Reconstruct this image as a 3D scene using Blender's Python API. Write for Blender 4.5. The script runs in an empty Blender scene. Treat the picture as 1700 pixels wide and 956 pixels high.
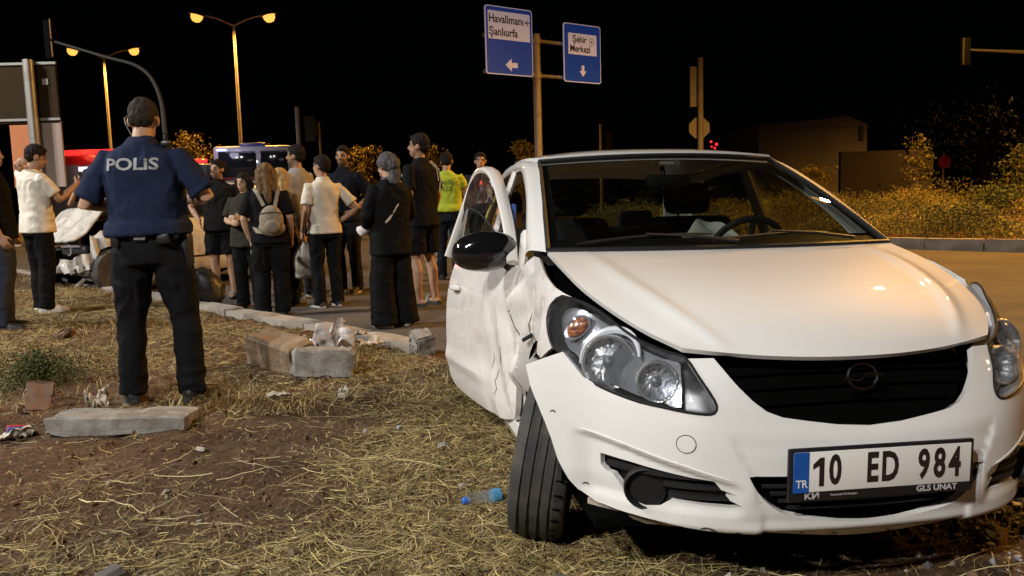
# Night-time road accident: a dented white hatchback on a dry verge, bystanders and police behind it.
import bpy, bmesh, math, random
import numpy as np
from mathutils import Vector, Matrix, Euler
from mathutils.bvhtree import BVHTree

scene = bpy.context.scene
COL = scene.collection
rad = math.radians
random.seed(7)
RNG = np.random.default_rng(11)

# ------------------------------------------------------------------ camera
CAM_H, PITCH, ROLL = 1.234, .1121, .0274
cam = bpy.data.cameras.new('camera')
cam.sensor_width = 36.0
cam.lens = 1405.2 / 1700 * 36
cam.clip_start, cam.clip_end = .05, 3000
cam_ob = bpy.data.objects.new('camera', cam)
COL.objects.link(cam_ob)
_f = Vector((0, math.cos(PITCH), -math.sin(PITCH)))
_d = Vector((0, -math.sin(PITCH), -math.cos(PITCH)))
_r = Vector((1, 0, 0))
_r2 = math.cos(ROLL) * _r + math.sin(ROLL) * _d
_d2 = -math.sin(ROLL) * _r + math.cos(ROLL) * _d
cam_ob.matrix_world = Matrix(((_r2.x, -_d2.x, -_f.x, 0), (_r2.y, -_d2.y, -_f.y, 0), (_r2.z, -_d2.z, -_f.z, CAM_H), (0, 0, 0, 1)))
scene.camera = cam_ob

# ------------------------------------------------------------------ night sky, faint moon, exposure
MOON_EL, MOON_AZ = rad(35), rad(200)
world = bpy.data.worlds.new('World')
scene.world = world
world.use_nodes = True
_nt = world.node_tree
_sky = _nt.nodes.new('ShaderNodeTexSky')
_sky.sky_type = 'NISHITA'
_sky.sun_disc = False
_sky.sun_elevation = MOON_EL
_sky.sun_rotation = MOON_AZ
_bg = _nt.nodes['Background']
_nt.links.new(_sky.outputs[0], _bg.inputs[0])
_bg.inputs[1].default_value = .00010
_ml = bpy.data.lights.new('moon', 'SUN')
_ml.energy = .012
_ml.angle = rad(.5)
_ml.color = (1, .95, .88)
_mo = bpy.data.objects.new('moon', _ml)
COL.objects.link(_mo)
_mo.rotation_euler = (rad(90) - MOON_EL, 0, rad(180) - MOON_AZ)
_mo.location = (0, 0, 60)
vs = scene.view_settings
scene.display_settings.display_device = 'sRGB'
vs.view_transform = 'Standard'
vs.look = 'None'
vs.exposure = -.62
vs.gamma = 1.0
vs.use_curve_mapping = False
scene.render.engine = 'CYCLES'
scene.cycles.use_denoising = True
scene.cycles.max_bounces = 8
scene.cycles.transparent_max_bounces = 16
scene.cycles.caustics_reflective = False
scene.cycles.caustics_refractive = False
scene.cycles.sample_clamp_indirect = 4.0
SODIUM = (1.0, .47, .085)
FLOOD = (1.0, .975, .925)
KEY_W, SODIUM_W = 6500.0, 4600.0          # lamp power in watts (the lamps themselves are built with their posts)

# ------------------------------------------------------------------ helpers: materials
_MATS = {}
def mat(name, col=(.5, .5, .5), rough=.6, metal=0.0, spec=.5, coat=0.0, coat_rough=.05, var=None, vscale=8.0, vdetail=4.0,
        bump=0.0, bscale=60.0, emit=None, estr=0.0, attr=None, dirt=None, dirt_scale=5.0, dirt_amt=.5, sheen=0.0, rvar=0.0, trans=0.0):
    """procedural principled material; var = second colour mixed by noise, dirt = third colour in patches"""
    if name in _MATS:
        return _MATS[name]
    m = bpy.data.materials.new(name)
    m.use_nodes = True
    nt = m.node_tree
    b = nt.nodes['Principled BSDF']
    b.inputs['Base Color'].default_value = (*col, 1)
    b.inputs['Roughness'].default_value = rough
    b.inputs['Metallic'].default_value = metal
    b.inputs['Specular IOR Level'].default_value = spec
    b.inputs['Coat Weight'].default_value = coat
    b.inputs['Coat Roughness'].default_value = coat_rough
    b.inputs['Sheen Weight'].default_value = sheen
    b.inputs['Transmission Weight'].default_value = trans
    if emit:
        b.inputs['Emission Color'].default_value = (*emit, 1)
        b.inputs['Emission Strength'].default_value = estr
    tc = nt.nodes.new('ShaderNodeTexCoord')
    src = None
    def noise(scale, detail, rough_=.55):
        n = nt.nodes.new('ShaderNodeTexNoise')
        n.inputs['Scale'].default_value = scale
        n.inputs['Detail'].default_value = detail
        n.inputs['Roughness'].default_value = rough_
        nt.links.new(tc.outputs['Object'], n.inputs['Vector'])
        return n
    def ramp(n, lo, hi):
        r = nt.nodes.new('ShaderNodeMapRange')
        r.inputs['From Min'].default_value = lo
        r.inputs['From Max'].default_value = hi
        nt.links.new(n.outputs[0], r.inputs['Value'])
        return r
    def mix(fac, a, bb, blend='MIX'):
        x = nt.nodes.new('ShaderNodeMix')
        x.data_type = 'RGBA'
        x.blend_type = blend
        if isinstance(fac, float):
            x.inputs[0].default_value = fac
        else:
            nt.links.new(fac, x.inputs[0])
        for i, v in ((6, a), (7, bb)):
            if isinstance(v, tuple):
                x.inputs[i].default_value = (*v, 1)
            else:
                nt.links.new(v, x.inputs[i])
        return x.outputs[2]
    src = col
    if attr:
        a = nt.nodes.new('ShaderNodeAttribute')
        a.attribute_name = attr
        src = a.outputs['Color']
    if var:
        r = ramp(noise(vscale, vdetail), .32, .68)
        if attr:
            src = mix(r.outputs[0], src, mix(1.0, src, var, 'MULTIPLY'))
        else:
            src = mix(r.outputs[0], src, var)
    if dirt:
        r = ramp(noise(dirt_scale, 6, .7), .62 - .22 * dirt_amt, .80)
        src = mix(r.outputs[0], src, dirt)
    if not isinstance(src, tuple):
        nt.links.new(src, b.inputs['Base Color'])
    if rvar:
        r = ramp(noise(vscale * 1.7, 5), .3, .7)
        r.inputs['To Min'].default_value = max(0, rough - rvar)
        r.inputs['To Max'].default_value = min(1, rough + rvar)
        nt.links.new(r.outputs[0], b.inputs['Roughness'])
    if bump:
        bp = nt.nodes.new('ShaderNodeBump')
        bp.inputs['Strength'].default_value = bump
        bp.inputs['Distance'].default_value = .01
        nt.links.new(noise(bscale, 6).outputs[0], bp.inputs['Height'])
        nt.links.new(bp.outputs[0], b.inputs['Normal'])
    _MATS[name] = m
    return m

def glass(name, tint=(.6, .65, .62), rough=.0, refl=1.0, body=None, bodyamt=.0, ior=1.5):
    """thin pane: fresnel mix of clear transmission and mirror, plus a little dust"""
    if name in _MATS:
        return _MATS[name]
    m = bpy.data.materials.new(name)
    m.use_nodes = True
    nt = m.node_tree
    nt.nodes.remove(nt.nodes['Principled BSDF'])
    out = nt.nodes['Material Output']
    tr = nt.nodes.new('ShaderNodeBsdfTransparent')
    tr.inputs[0].default_value = (*tint, 1)
    gl = nt.nodes.new('ShaderNodeBsdfGlossy')
    gl.inputs['Roughness'].default_value = rough
    gl.inputs['Color'].default_value = (refl, refl, refl, 1)
    lw = nt.nodes.new('ShaderNodeLayerWeight')      # same from both sides of the pane
    lw.inputs['Blend'].default_value = .5
    pw = nt.nodes.new('ShaderNodeMath')
    pw.operation = 'POWER'
    pw.inputs[1].default_value = 4.0
    nt.links.new(lw.outputs['Facing'], pw.inputs[0])
    fr = nt.nodes.new('ShaderNodeMapRange')
    fr.inputs['To Min'].default_value = .05
    fr.inputs['To Max'].default_value = .95
    nt.links.new(pw.outputs[0], fr.inputs['Value'])
    mx = nt.nodes.new('ShaderNodeMixShader')
    nt.links.new(fr.outputs[0], mx.inputs[0])
    nt.links.new(tr.outputs[0], mx.inputs[1])
    nt.links.new(gl.outputs[0], mx.inputs[2])
    last = mx
    if body:
        df = nt.nodes.new('ShaderNodeBsdfDiffuse')
        df.inputs[0].default_value = (*body, 1)
        m2 = nt.nodes.new('ShaderNodeMixShader')
        tc = nt.nodes.new('ShaderNodeTexCoord')
        nn = nt.nodes.new('ShaderNodeTexNoise')
        nn.inputs['Scale'].default_value = 14
        nn.inputs['Detail'].default_value = 5
        nt.links.new(tc.outputs['Object'], nn.inputs['Vector'])
        mr = nt.nodes.new('ShaderNodeMapRange')
        mr.inputs['From Min'].default_value = .3
        mr.inputs['From Max'].default_value = .75
        mr.inputs['To Max'].default_value = bodyamt
        nt.links.new(nn.outputs[0], mr.inputs['Value'])
        nt.links.new(mr.outputs[0], m2.inputs[0])
        nt.links.new(mx.outputs[0], m2.inputs[1])
        nt.links.new(df.outputs[0], m2.inputs[2])
        last = m2
    nt.links.new(last.outputs[0], out.inputs['Surface'])
    _MATS[name] = m
    return m

# ------------------------------------------------------------------ helpers: objects
def tag(o, label=None, cat=None, group=None, kind=None):
    for k, v in (('label', label), ('category', cat), ('group', group), ('kind', kind)):
        if v:
            o[k] = v
    return o

def empty(name, loc=(0, 0, 0), rz=0.0, label=None, cat=None, group=None):
    o = bpy.data.objects.new(name, None)
    COL.objects.link(o)
    o.location = loc
    o.rotation_euler = (0, 0, rz)
    o.empty_display_size = .1
    return tag(o, label, cat, group)

def link(name, me, m, parent=None):
    o = bpy.data.objects.new(name, me)
    COL.objects.link(o)
    if m is not None and not me.materials:
        me.materials.append(m)
    if parent is not None:
        o.parent = parent
    return o

def mk(name, verts, faces, m=None, parent=None, smooth=True, auto=None):
    me = bpy.data.meshes.new(name)
    me.from_pydata([tuple(map(float, v)) for v in verts], [], [tuple(map(int, f)) for f in faces])
    me.update()
    if smooth:
        me.polygons.foreach_set('use_smooth', np.ones(len(me.polygons), bool))
        if auto:
            me.set_sharp_from_angle(angle=rad(auto))
    return link(name, me, m, parent)

def tri_mesh(name, V, F, m=None, parent=None, smooth=True, cols=None):
    """fast path for big numpy meshes; F is (n,3) or (n,4)"""
    V = np.ascontiguousarray(V, np.float32)
    F = np.ascontiguousarray(F, np.int32)
    n, k = F.shape
    me = bpy.data.meshes.new(name)
    me.vertices.add(len(V))
    me.vertices.foreach_set('co', V.ravel())
    me.loops.add(n * k)
    me.loops.foreach_set('vertex_index', F.ravel())
    me.polygons.add(n)
    me.polygons.foreach_set('loop_start', np.arange(n, dtype=np.int32) * k)
    me.polygons.foreach_set('use_smooth', np.full(n, smooth, bool))
    if cols is not None:
        a = me.color_attributes.new('tint', 'FLOAT_COLOR', 'POINT')
        C4 = np.ones((len(V), 4), np.float32)
        C4[:, :3] = cols
        a.data.foreach_set('color', C4.ravel())
    me.update()
    me.validate()
    return link(name, me, m, parent)

class MB:
    """collects simple shapes; build() links them as one mesh"""
    def __init__(s):
        s.v, s.f = [], []
    def add(s, V, F):
        o = len(s.v)
        s.v += [tuple(map(float, q)) for q in V]
        s.f += [tuple(i + o for i in q) for q in F]
        return s
    def box(s, c, d, rot=None, bev=0.0):
        x, y, z = d[0] / 2, d[1] / 2, d[2] / 2
        if bev <= 0:
            V = [(a * x, b * y, e * z) for a in (-1, 1) for b in (-1, 1) for e in (-1, 1)]
            F = [(0, 1, 3, 2), (4, 6, 7, 5), (0, 4, 5, 1), (2, 3, 7, 6), (0, 2, 6, 4), (1, 5, 7, 3)]
        else:
            bm = bmesh.new()
            bmesh.ops.create_cube(bm, size=1)
            for q in bm.verts:
                q.co = Vector((q.co.x * d[0], q.co.y * d[1], q.co.z * d[2]))
            bmesh.ops.bevel(bm, geom=list(bm.edges), offset=bev, segments=2, profile=.5, affect='EDGES')
            bm.verts.index_update()
            V = [tuple(q.co) for q in bm.verts]
            F = [tuple(q.index for q in f.verts) for f in bm.faces]
            bm.free()
        M = Matrix.Translation(c)
        if rot is not None:
            M = M @ (rot if isinstance(rot, Matrix) else Euler(rot).to_matrix().to_4x4())
        return s.add([tuple(M @ Vector(q)) for q in V], F)
    def tube(s, pts, r, n=8, cap=True, ell=None, up=None):
        """tube through pts; r radius or list; ell = (a, b) cross-section scale"""
        P = [Vector(p) for p in pts]
        R = list(r) if hasattr(r, '__len__') else [r] * len(P)
        V, F = [], []
        t0 = (P[1] - P[0]).normalized()
        ref = Vector(up) if up is not None else (Vector((0, 0, 1)) if abs(t0.z) < .9 else Vector((1, 0, 0)))
        u = (ref - t0 * ref.dot(t0)).normalized()
        for i, p in enumerate(P):
            t = (P[min(i + 1, len(P) - 1)] - P[max(i - 1, 0)]).normalized()
            u = (u - t * u.dot(t)).normalized()
            w = t.cross(u)
            a, b = ell or (1, 1)
            for k in range(n):
                th = 2 * math.pi * k / n
                V.append(p + (u * math.cos(th) * a + w * math.sin(th) * b) * R[i])
        for i in range(len(P) - 1):
            for k in range(n):
                F.append((i * n + k, i * n + (k + 1) % n, (i + 1) * n + (k + 1) % n, (i + 1) * n + k))
        if cap:
            F.append(tuple(range(n))[::-1])
            F.append(tuple((len(P) - 1) * n + k for k in range(n)))
        return s.add(V, F)
    def lathe(s, prof, M=None, n=24):
        """prof = [(r, z)]; revolved about z then transformed by M"""
        V, F = [], []
        M = M or Matrix()
        for r, z in prof:
            for k in range(n):
                th = 2 * math.pi * k / n
                V.append(tuple(M @ Vector((r * math.cos(th), r * math.sin(th), z))))
        for i in range(len(prof) - 1):
            for k in range(n):
                F.append((i * n + k, i * n + (k + 1) % n, (i + 1) * n + (k + 1) % n, (i + 1) * n + k))
        if prof[0][0] > 1e-4:
            F.append(tuple(range(n))[::-1])
        if prof[-1][0] > 1e-4:
            F.append(tuple((len(prof) - 1) * n + k for k in range(n)))
        return s.add(V, F)
    def prism(s, poly, h0, h1, M=None):
        """polygon in xy extruded from z=h0 to h1"""
        n = len(poly)
        M = M or Matrix()
        V = [tuple(M @ Vector((x, y, h0))) for x, y in poly] + [tuple(M @ Vector((x, y, h1))) for x, y in poly]
        F = [tuple(range(n))[::-1], tuple(range(n, 2 * n))] + [(k, (k + 1) % n, n + (k + 1) % n, n + k) for k in range(n)]
        return s.add(V, F)
    def build(s, name, m=None, parent=None, smooth=True, auto=35):
        return mk(name, s.v, s.f, m, parent, smooth, auto)

def cr(P, n=6, closed=False):
    """Catmull-Rom through P (any dimension)"""
    P = np.asarray(P, float)
    if closed:
        Q = np.vstack([P[-1:], P, P[:2]])
    else:
        Q = np.vstack([2 * P[:1] - P[1:2], P, 2 * P[-1:] - P[-2:-1]])
    out = []
    for i in range(1, len(Q) - 2):
        t = np.linspace(0, 1, n, endpoint=False)[:, None]
        a, b, c, d = Q[i - 1], Q[i], Q[i + 1], Q[i + 2]
        out.append(.5 * ((2 * b) + (c - a) * t + (2 * a - 5 * b + 4 * c - d) * t * t + (-a + 3 * b - 3 * c + d) * t ** 3))
    if not closed:
        out.append(P[-1:])
    return np.vstack(out)

def net(C, nu=6, nv=6):
    """control net (rows, cols, 3) -> dense smooth grid"""
    C = np.asarray(C, float)
    A = np.stack([cr(C[:, j], nu) for j in range(C.shape[1])], 1)
    return np.stack([cr(A[i], nv) for i in range(A.shape[0])], 0)

def grid_faces(a, b, off=0):
    i, j = np.meshgrid(np.arange(a - 1), np.arange(b - 1), indexing='ij')
    k = (i * b + j).ravel() + off
    return np.stack([k, k + 1, k + b + 1, k + b], 1)

def sheet(name, Gd, m, parent=None, thick=0.0, flip=False):
    """grid surface, optionally with a thickness (second skin + rim)"""
    a, b = Gd.shape[:2]
    V = Gd.reshape(-1, 3)
    F = grid_faces(a, b)
    if flip:
        F = F[:, ::-1]
    if thick:
        du = np.gradient(Gd, axis=0)
        dv = np.gradient(Gd, axis=1)
        N = np.cross(du, dv)
        N /= np.linalg.norm(N, axis=-1, keepdims=True) + 1e-12
        if not flip:
            N = -N
        W = (Gd + N * thick).reshape(-1, 3)
        n = len(V)
        rim = list(range(b)) + [b * i + b - 1 for i in range(1, a)] + [b * (a - 1) + j for j in range(b - 2, -1, -1)] + [b * i for i in range(a - 2, 0, -1)]
        R = [(rim[k], rim[(k + 1) % len(rim)], n + rim[(k + 1) % len(rim)], n + rim[k]) for k in range(len(rim))]
        V = np.vstack([V, W])
        F = np.vstack([F, F[:, ::-1] + n, np.array(R) if flip else np.array(R)[:, ::-1]])
    o = tri_mesh(name, V, F, m, parent)
    if thick:
        o.data.set_sharp_from_angle(angle=rad(40))
    return o

# value noise on numpy arrays ------------------------------------------------
def _hash(ix, iy, iz, seed):
    h = (ix * 374761393 + iy * 668265263 + iz * 2147483647 + seed * 974634777) & 0xFFFFFFFF
    h = ((h ^ (h >> 13)) * 1274126177) & 0xFFFFFFFF
    return ((h ^ (h >> 16)) & 0xFFFF) / 65535.0
def vnoise(P, seed=0):
    P = np.asarray(P, float)
    if P.shape[-1] == 2:
        P = np.concatenate([P, np.zeros(P.shape[:-1] + (1,))], -1)
    I = np.floor(P).astype(np.int64)
    f = P - I
    f = f * f * (3 - 2 * f)
    r = 0
    for dx in (0, 1):
        for dy in (0, 1):
            for dz in (0, 1):
                w = (f[..., 0] if dx else 1 - f[..., 0]) * (f[..., 1] if dy else 1 - f[..., 1]) * (f[..., 2] if dz else 1 - f[..., 2])
                r = r + w * _hash(I[..., 0] + dx, I[..., 1] + dy, I[..., 2] + dz, seed)
    return r * 2 - 1
def facet(P, seed=0):
    """piecewise-linear lattice noise: flat facets meeting in sharp creases"""
    P = np.asarray(P, float)
    I = np.floor(P).astype(np.int64)
    f = P - I
    z = np.zeros_like(I[..., 0])
    h = lambda a, b: _hash(I[..., 0] + a, I[..., 1] + b, z, seed) * 2 - 1
    up = f[..., 0] + f[..., 1] > 1
    a = h(0, 0) + (h(1, 0) - h(0, 0)) * f[..., 0] + (h(0, 1) - h(0, 0)) * f[..., 1]
    b = h(1, 1) + (h(0, 1) - h(1, 1)) * (1 - f[..., 0]) + (h(1, 0) - h(1, 1)) * (1 - f[..., 1])
    return np.where(up, b, a)
def fbm(P, seed=0, oct=4, gain=.5):
    r, a = 0, 1.0
    P = np.asarray(P, float)
    for o in range(oct):
        r = r + a * vnoise(P * 2 ** o + 17.3 * o, seed + o)
        a *= gain
    return r
def sstep(a, b, x):
    t = np.clip((np.asarray(x, float) - a) / (b - a), 0, 1)
    return t * t * (3 - 2 * t)

def text_mesh(body, size=1.0, extrude=0.0, align='CENTER', sx=1.0, bold=0.0, subdiv=0):
    cu = bpy.data.curves.new('lettering', 'FONT')
    cu.body = body
    cu.size = size
    cu.extrude = extrude
    cu.align_x = align
    cu.align_y = 'CENTER'
    cu.offset = bold
    cu.resolution_u = 3
    o = bpy.data.objects.new('lettering', cu)
    COL.objects.link(o)
    dg = bpy.context.evaluated_depsgraph_get()
    me = bpy.data.meshes.new_from_object(o.evaluated_get(dg))
    bpy.data.objects.remove(o)
    bm = bmesh.new()
    bm.from_mesh(me)
    for v in bm.verts:
        v.co.x *= sx
    if subdiv:
        bmesh.ops.triangulate(bm, faces=bm.faces[:])
        for _ in range(subdiv):
            bmesh.ops.subdivide_edges(bm, edges=[e for e in bm.edges if e.calc_length() > size * .12], cuts=1)
            bmesh.ops.triangulate(bm, faces=bm.faces[:])
    bm.to_mesh(me)
    bm.free()
    return me

def lettering(name, body, size, M, m, parent=None, sx=1.0, bold=0.0, extrude=0.0005, align='CENTER'):
    """flat print: text in the xy plane carried by matrix M"""
    me = text_mesh(body, size, extrude, align, sx, bold)
    me.transform(M)
    return link(name, me, m, parent)

def frame_mat(o, x, y):
    """matrix whose x, y axes are given and whose origin is o"""
    x = Vector(x).normalized()
    z = x.cross(Vector(y)).normalized()
    y = z.cross(x)
    return Matrix(((x.x, y.x, z.x, o[0]), (x.y, y.y, z.y, o[1]), (x.z, y.z, z.z, o[2]), (0, 0, 0, 1)))

# ------------------------------------------------------------------ setting: ground, road, verge, median
KP, KD, KN = np.array([-.70, 6.22]), np.array([.688, -.7257]), np.array([.7257, .688])    # kerb line: point, direction, normal to the road
def uv(u, v):
    return KP + KD * u + KN * v
def v_of(x, y):
    return (np.asarray(x) - KP[0]) * KN[0] + (np.asarray(y) - KP[1]) * KN[1]
def u_of(x, y):
    return (np.asarray(x) - KP[0]) * KD[0] + (np.asarray(y) - KP[1]) * KD[1]
def verge_z(x, y, fine=True):
    x = np.asarray(x, float)
    y = np.asarray(y, float)
    P = np.stack([x, y], -1)
    z = .075 * sstep(3.6, 6.2, y) + .03 * sstep(-3, -6, x)
    z = z + .022 * fbm(P * 1.3, 5, 3) * sstep(1.0, 2.6, y)
    near_car = np.exp(-(((x - .55) / .9) ** 2 + ((y - 3.4) / 1.2) ** 2))
    z = z * (1 - .6 * near_car)
    if fine:
        z = z + .013 * fbm(P * 7, 21, 3) + .014 * np.maximum(0, fbm(P * 17, 31, 2)) ** 1.3
    v = v_of(x, y)
    z = z - .05 * sstep(-.10, .25, v) - .06 * sstep(.2, .6, v)
    return z
def median_z(x, y):
    x = np.asarray(x, float)
    y = np.asarray(y, float)
    v, u = v_of(x, y), u_of(x, y)
    P = np.stack([x, y], -1)
    return .19 + .34 * sstep(12.6, 19, v) * sstep(-16, -9, u) * (1 - sstep(25, 28, v)) + .05 * fbm(P * .8, 9, 3)

def soil_material():
    m = bpy.data.materials.new('dry_red_soil')
    m.use_nodes = True
    nt = m.node_tree
    b = nt.nodes['Principled BSDF']
    b.inputs['Roughness'].default_value = .95
    b.inputs['Specular IOR Level'].default_value = .2
    tc = nt.nodes.new('ShaderNodeTexCoord')
    def noise(s, d, r=.6):
        n = nt.nodes.new('ShaderNodeTexNoise')
        n.inputs['Scale'].default_value = s
        n.inputs['Detail'].default_value = d
        n.inputs['Roughness'].default_value = r
        nt.links.new(tc.outputs['Object'], n.inputs['Vector'])
        return n
    def ramp(n, stops):
        r = nt.nodes.new('ShaderNodeValToRGB')
        e = r.color_ramp.elements
        e[0].position, e[0].color = stops[0][0], (*stops[0][1], 1)
        e[1].position, e[1].color = stops[-1][0], (*stops[-1][1], 1)
        for p, c in stops[1:-1]:
            q = e.new(p)
            q.color = (*c, 1)
        nt.links.new(n.outputs[0], r.inputs[0])
        return r
    r1 = ramp(noise(2.2, 8, .7), [(.30, (.068, .038, .020)), (.50, (.135, .080, .045)), (.70, (.215, .142, .086))])
    r2 = ramp(noise(38, 6, .7), [(.35, (.45, .45, .45)), (.65, (1.25, 1.2, 1.15))])
    mx = nt.nodes.new('ShaderNodeMix')
    mx.data_type = 'RGBA'
    mx.blend_type = 'MULTIPLY'
    mx.inputs[0].default_value = 1
    nt.links.new(r1.outputs[0], mx.inputs[6])
    nt.links.new(r2.outputs[0], mx.inputs[7])
    nt.links.new(mx.outputs[2], b.inputs['Base Color'])
    bp = nt.nodes.new('ShaderNodeBump')
    bp.inputs['Strength'].default_value = 1.0
    bp.inputs['Distance'].default_value = .02
    nt.links.new(noise(55, 8, .75).outputs[0], bp.inputs['Height'])
    nt.links.new(bp.outputs[0], b.inputs['Normal'])
    return m
SOIL = soil_material()
ASPHALT = mat('worn_asphalt', (.062, .056, .050), .82, spec=.35, var=(.098, .088, .078), vscale=.9, vdetail=9, dirt=(.13, .105, .080), dirt_scale=3.1, dirt_amt=.5, bump=.55, bscale=170, rvar=.12)
CONC = mat('weathered_concrete', (.36, .33, .29), .9, spec=.2, var=(.25, .225, .195), vscale=7, vdetail=8, dirt=(.16, .11, .075), dirt_scale=5, dirt_amt=.55, bump=.5, bscale=75)
CONC2 = mat('broken_concrete', (.30, .285, .26), .92, spec=.2, var=(.20, .19, .17), vscale=13, vdetail=8, dirt=(.13, .085, .055), dirt_scale=7, dirt_amt=.6, bump=.9, bscale=60)

def build_setting():
    g = MB()
    q = 1500
    n = 24
    gx = np.linspace(-q, q, n)
    V = np.array([[(x, y, -.12) for x in gx] for y in gx])
    o = sheet('ground', V, SOIL)
    tag(o, kind='structure')
    # verge: soil sheet with clods
    st = .042
    xs = np.arange(-10.5, 3.6, st)
    ys = np.arange(.4, 14.5, st)
    X, Y = np.meshgrid(xs, ys, indexing='ij')
    Z = verge_z(X, Y)
    V = np.stack([X, Y, Z], -1).reshape(-1, 3)
    F = grid_faces(len(xs), len(ys))
    vv = v_of(V[:, 0], V[:, 1])
    F = F[(vv[F] < .55).all(1)]
    used = np.unique(F)
    mp = np.full(len(V), -1)
    mp[used] = np.arange(len(used))
    o = tri_mesh('verge', V[used], mp[F], SOIL)
    tag(o, kind='structure')
    # road
    us = np.linspace(-70, 60, 66)
    vs_ = np.concatenate([np.linspace(.02, 1, 6), np.linspace(2, 12.3, 12)])
    V = np.array([[(*uv(u, v), .0 - .006 * (v - 6) ** 2 / 36) for v in vs_] for u in us])
    tag(sheet('road', V, ASPHALT, flip=True), kind='structure')
    vs2 = np.linspace(27, 40, 6)
    V = np.array([[(*uv(u, v), .0) for v in vs2] for u in us])
    tag(sheet('road', V, ASPHALT, flip=True), kind='structure')
    # median with plants
    us = np.arange(-60, 30, .5)
    vs_ = np.arange(12.45, 27.0, .4)
    U, VV = np.meshgrid(us, vs_, indexing='ij')
    X = KP[0] + KD[0] * U + KN[0] * VV
    Y = KP[1] + KD[1] * U + KN[1] * VV
    tag(sheet('median', np.stack([X, Y, median_z(X, Y)], -1), SOIL, flip=True), kind='structure')
    # kerbs: single stones, slightly out of line
    def kerb(label, u0, u1, v, L, w, h, z0, seed, far=False):
        rnd = random.Random(seed)
        k = empty('kerb')
        k['kind'] = 'structure'
        k['label'] = label
        u = u0
        while u < u1 - .05:
            l = L
            c = uv(u + l / 2, v)
            st_ = concrete_block((l - .012, w, h), rnd.randrange(999), .004, ends=.5)
            o = link('kerb_stone', st_, CONC, k)
            o.location = (c[0] + rnd.uniform(-.008, .008), c[1], z0 + rnd.uniform(-.012, .01))
            o.rotation_euler = (rnd.uniform(-.02, .02), rnd.uniform(-.012, .012), math.atan2(KD[1], KD[0]) + rnd.uniform(-.012, .012))
            u += l
        return k
    kerb('pale concrete kerb between verge and road', -12.6, -.1, .10, .78, .22, .24, .005, 3)
    kerb('tall grey kerb along the planted median', -44, 14, 12.38, 1.0, .16, .42, .0, 5)

def concrete_block(d, seed, amp=.012, ends=1.0, cuts=5):
    """box with rounded, chipped edges and rough ends"""
    nx = max(4, int(d[0] / .05))
    bm = bmesh.new()
    bmesh.ops.create_cube(bm, size=1)
    bmesh.ops.subdivide_edges(bm, edges=bm.edges[:], cuts=cuts, use_grid_fill=True)
    for v in bm.verts:
        v.co = Vector((v.co.x * d[0], v.co.y * d[1], v.co.z * d[2]))
    co = np.array([v.co for v in bm.verts])
    n = fbm(co * 9 + seed * 3.1, seed, 3)
    n2 = fbm(co * 26 + seed, seed + 5, 2)
    e = np.maximum(0, np.abs(co[:, 0]) / (d[0] / 2) - .80) / .2
    hw = np.array(d) / 2
    edge = (np.sort(np.abs(co) / hw, 1)[:, 1] > .97)
    for i, v in enumerate(bm.verts):
        dr = Vector((co[i][0] / d[0] * .3, co[i][1] / d[1], co[i][2] / d[2])).normalized()
        k = amp * n[i] + amp * .5 * n2[i] - (amp * 1.2 if edge[i] else 0)
        v.co += dr * k
        v.co.x -= math.copysign(1, co[i][0]) * e[i] * amp * 3.0 * ends * abs(n[i] + .6 * n2[i])
    me = bpy.data.meshes.new('kerb_stone')
    bm.to_mesh(me)
    bm.free()
    me.polygons.foreach_set('use_smooth', np.ones(len(me.polygons), bool))
    me.set_sharp_from_angle(angle=rad(38))
    return me
build_setting()

# ------------------------------------------------------------------ street lamps (the scene's lights)
POSTM = mat('galvanised_post', (.34, .31, .28), .5, metal=.6, dirt=(.2, .15, .1), dirt_scale=3, bump=.05)
RUSTP = mat('painted_post', (.42, .38, .33), .55, metal=.2, dirt=(.22, .14, .08), dirt_scale=4, dirt_amt=.5, bump=.05)
def street_lamp(x, y, h, ang, colr, watts, label, z0=0.0, span=1.15, glow=2.3, spot=None):
    r = empty('street_lamp', (x, y, z0), 0, label, 'street lamp', 'double-armed street lamps')
    MB().tube([(0, 0, 0), (0, 0, .5), (0, 0, h * .5), (0, 0, h)], [.11, .085, .07, .05], 12).build('post', RUSTP, r)
    MB().lathe([(.20, 0), (.20, .04), (.12, .08), (.09, .1)], None, 12).build('base', CONC, r)
    GL = mat('lamp_glow_%d' % int(colr[2] * 1000), (.8, .5, .2), .3, emit=colr, estr=glow)
    HD = mat('lamp_housing', (.25, .25, .25), .5, metal=.4)
    for sg in (-1, 1):
        dx, dy = math.cos(ang) * sg, math.sin(ang) * sg
        MB().tube([(0, 0, h - .05), (dx * span * .5, dy * span * .5, h + .22), (dx * span, dy * span, h + .38)], [.04, .035, .03], 8).build('arm', RUSTP, r)
        c = Vector((dx * (span + .28), dy * (span + .28), h + .40))
        M = Matrix.Translation(c) @ Matrix.Rotation(math.atan2(dy, dx), 4, 'Z') @ Matrix.Rotation(rad(-14), 4, 'Y') @ Matrix.Diagonal((.36, .17, .10, 1))
        hd = MB().lathe([(0, .55), (.5, .5), (.9, .25), (1.0, 0), (1.0, -.3)], M, 16).build('lamp_head', HD, r)
        M2 = Matrix.Translation(c + Vector((0, 0, -.03))) @ Matrix.Rotation(math.atan2(dy, dx), 4, 'Z') @ Matrix.Rotation(rad(-14), 4, 'Y') @ Matrix.Diagonal((.25, .22, .30, 1))
        MB().lathe([(1.0, 0), (.92, -.45), (.6, -.85), (0, -1.0)], M2, 16).build('lens', GL, hd)
        l = bpy.data.lights.new('lamp_light', 'SPOT')
        l.spot_size = rad(165)
        l.spot_blend = .5
        l.energy = watts
        l.color = colr
        l.shadow_soft_size = .16
        lo = bpy.data.objects.new('lamp_light', l)
        COL.objects.link(lo)
        lo.parent = r
        lo.location = c + Vector((0, 0, -.52))
    return r
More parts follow.
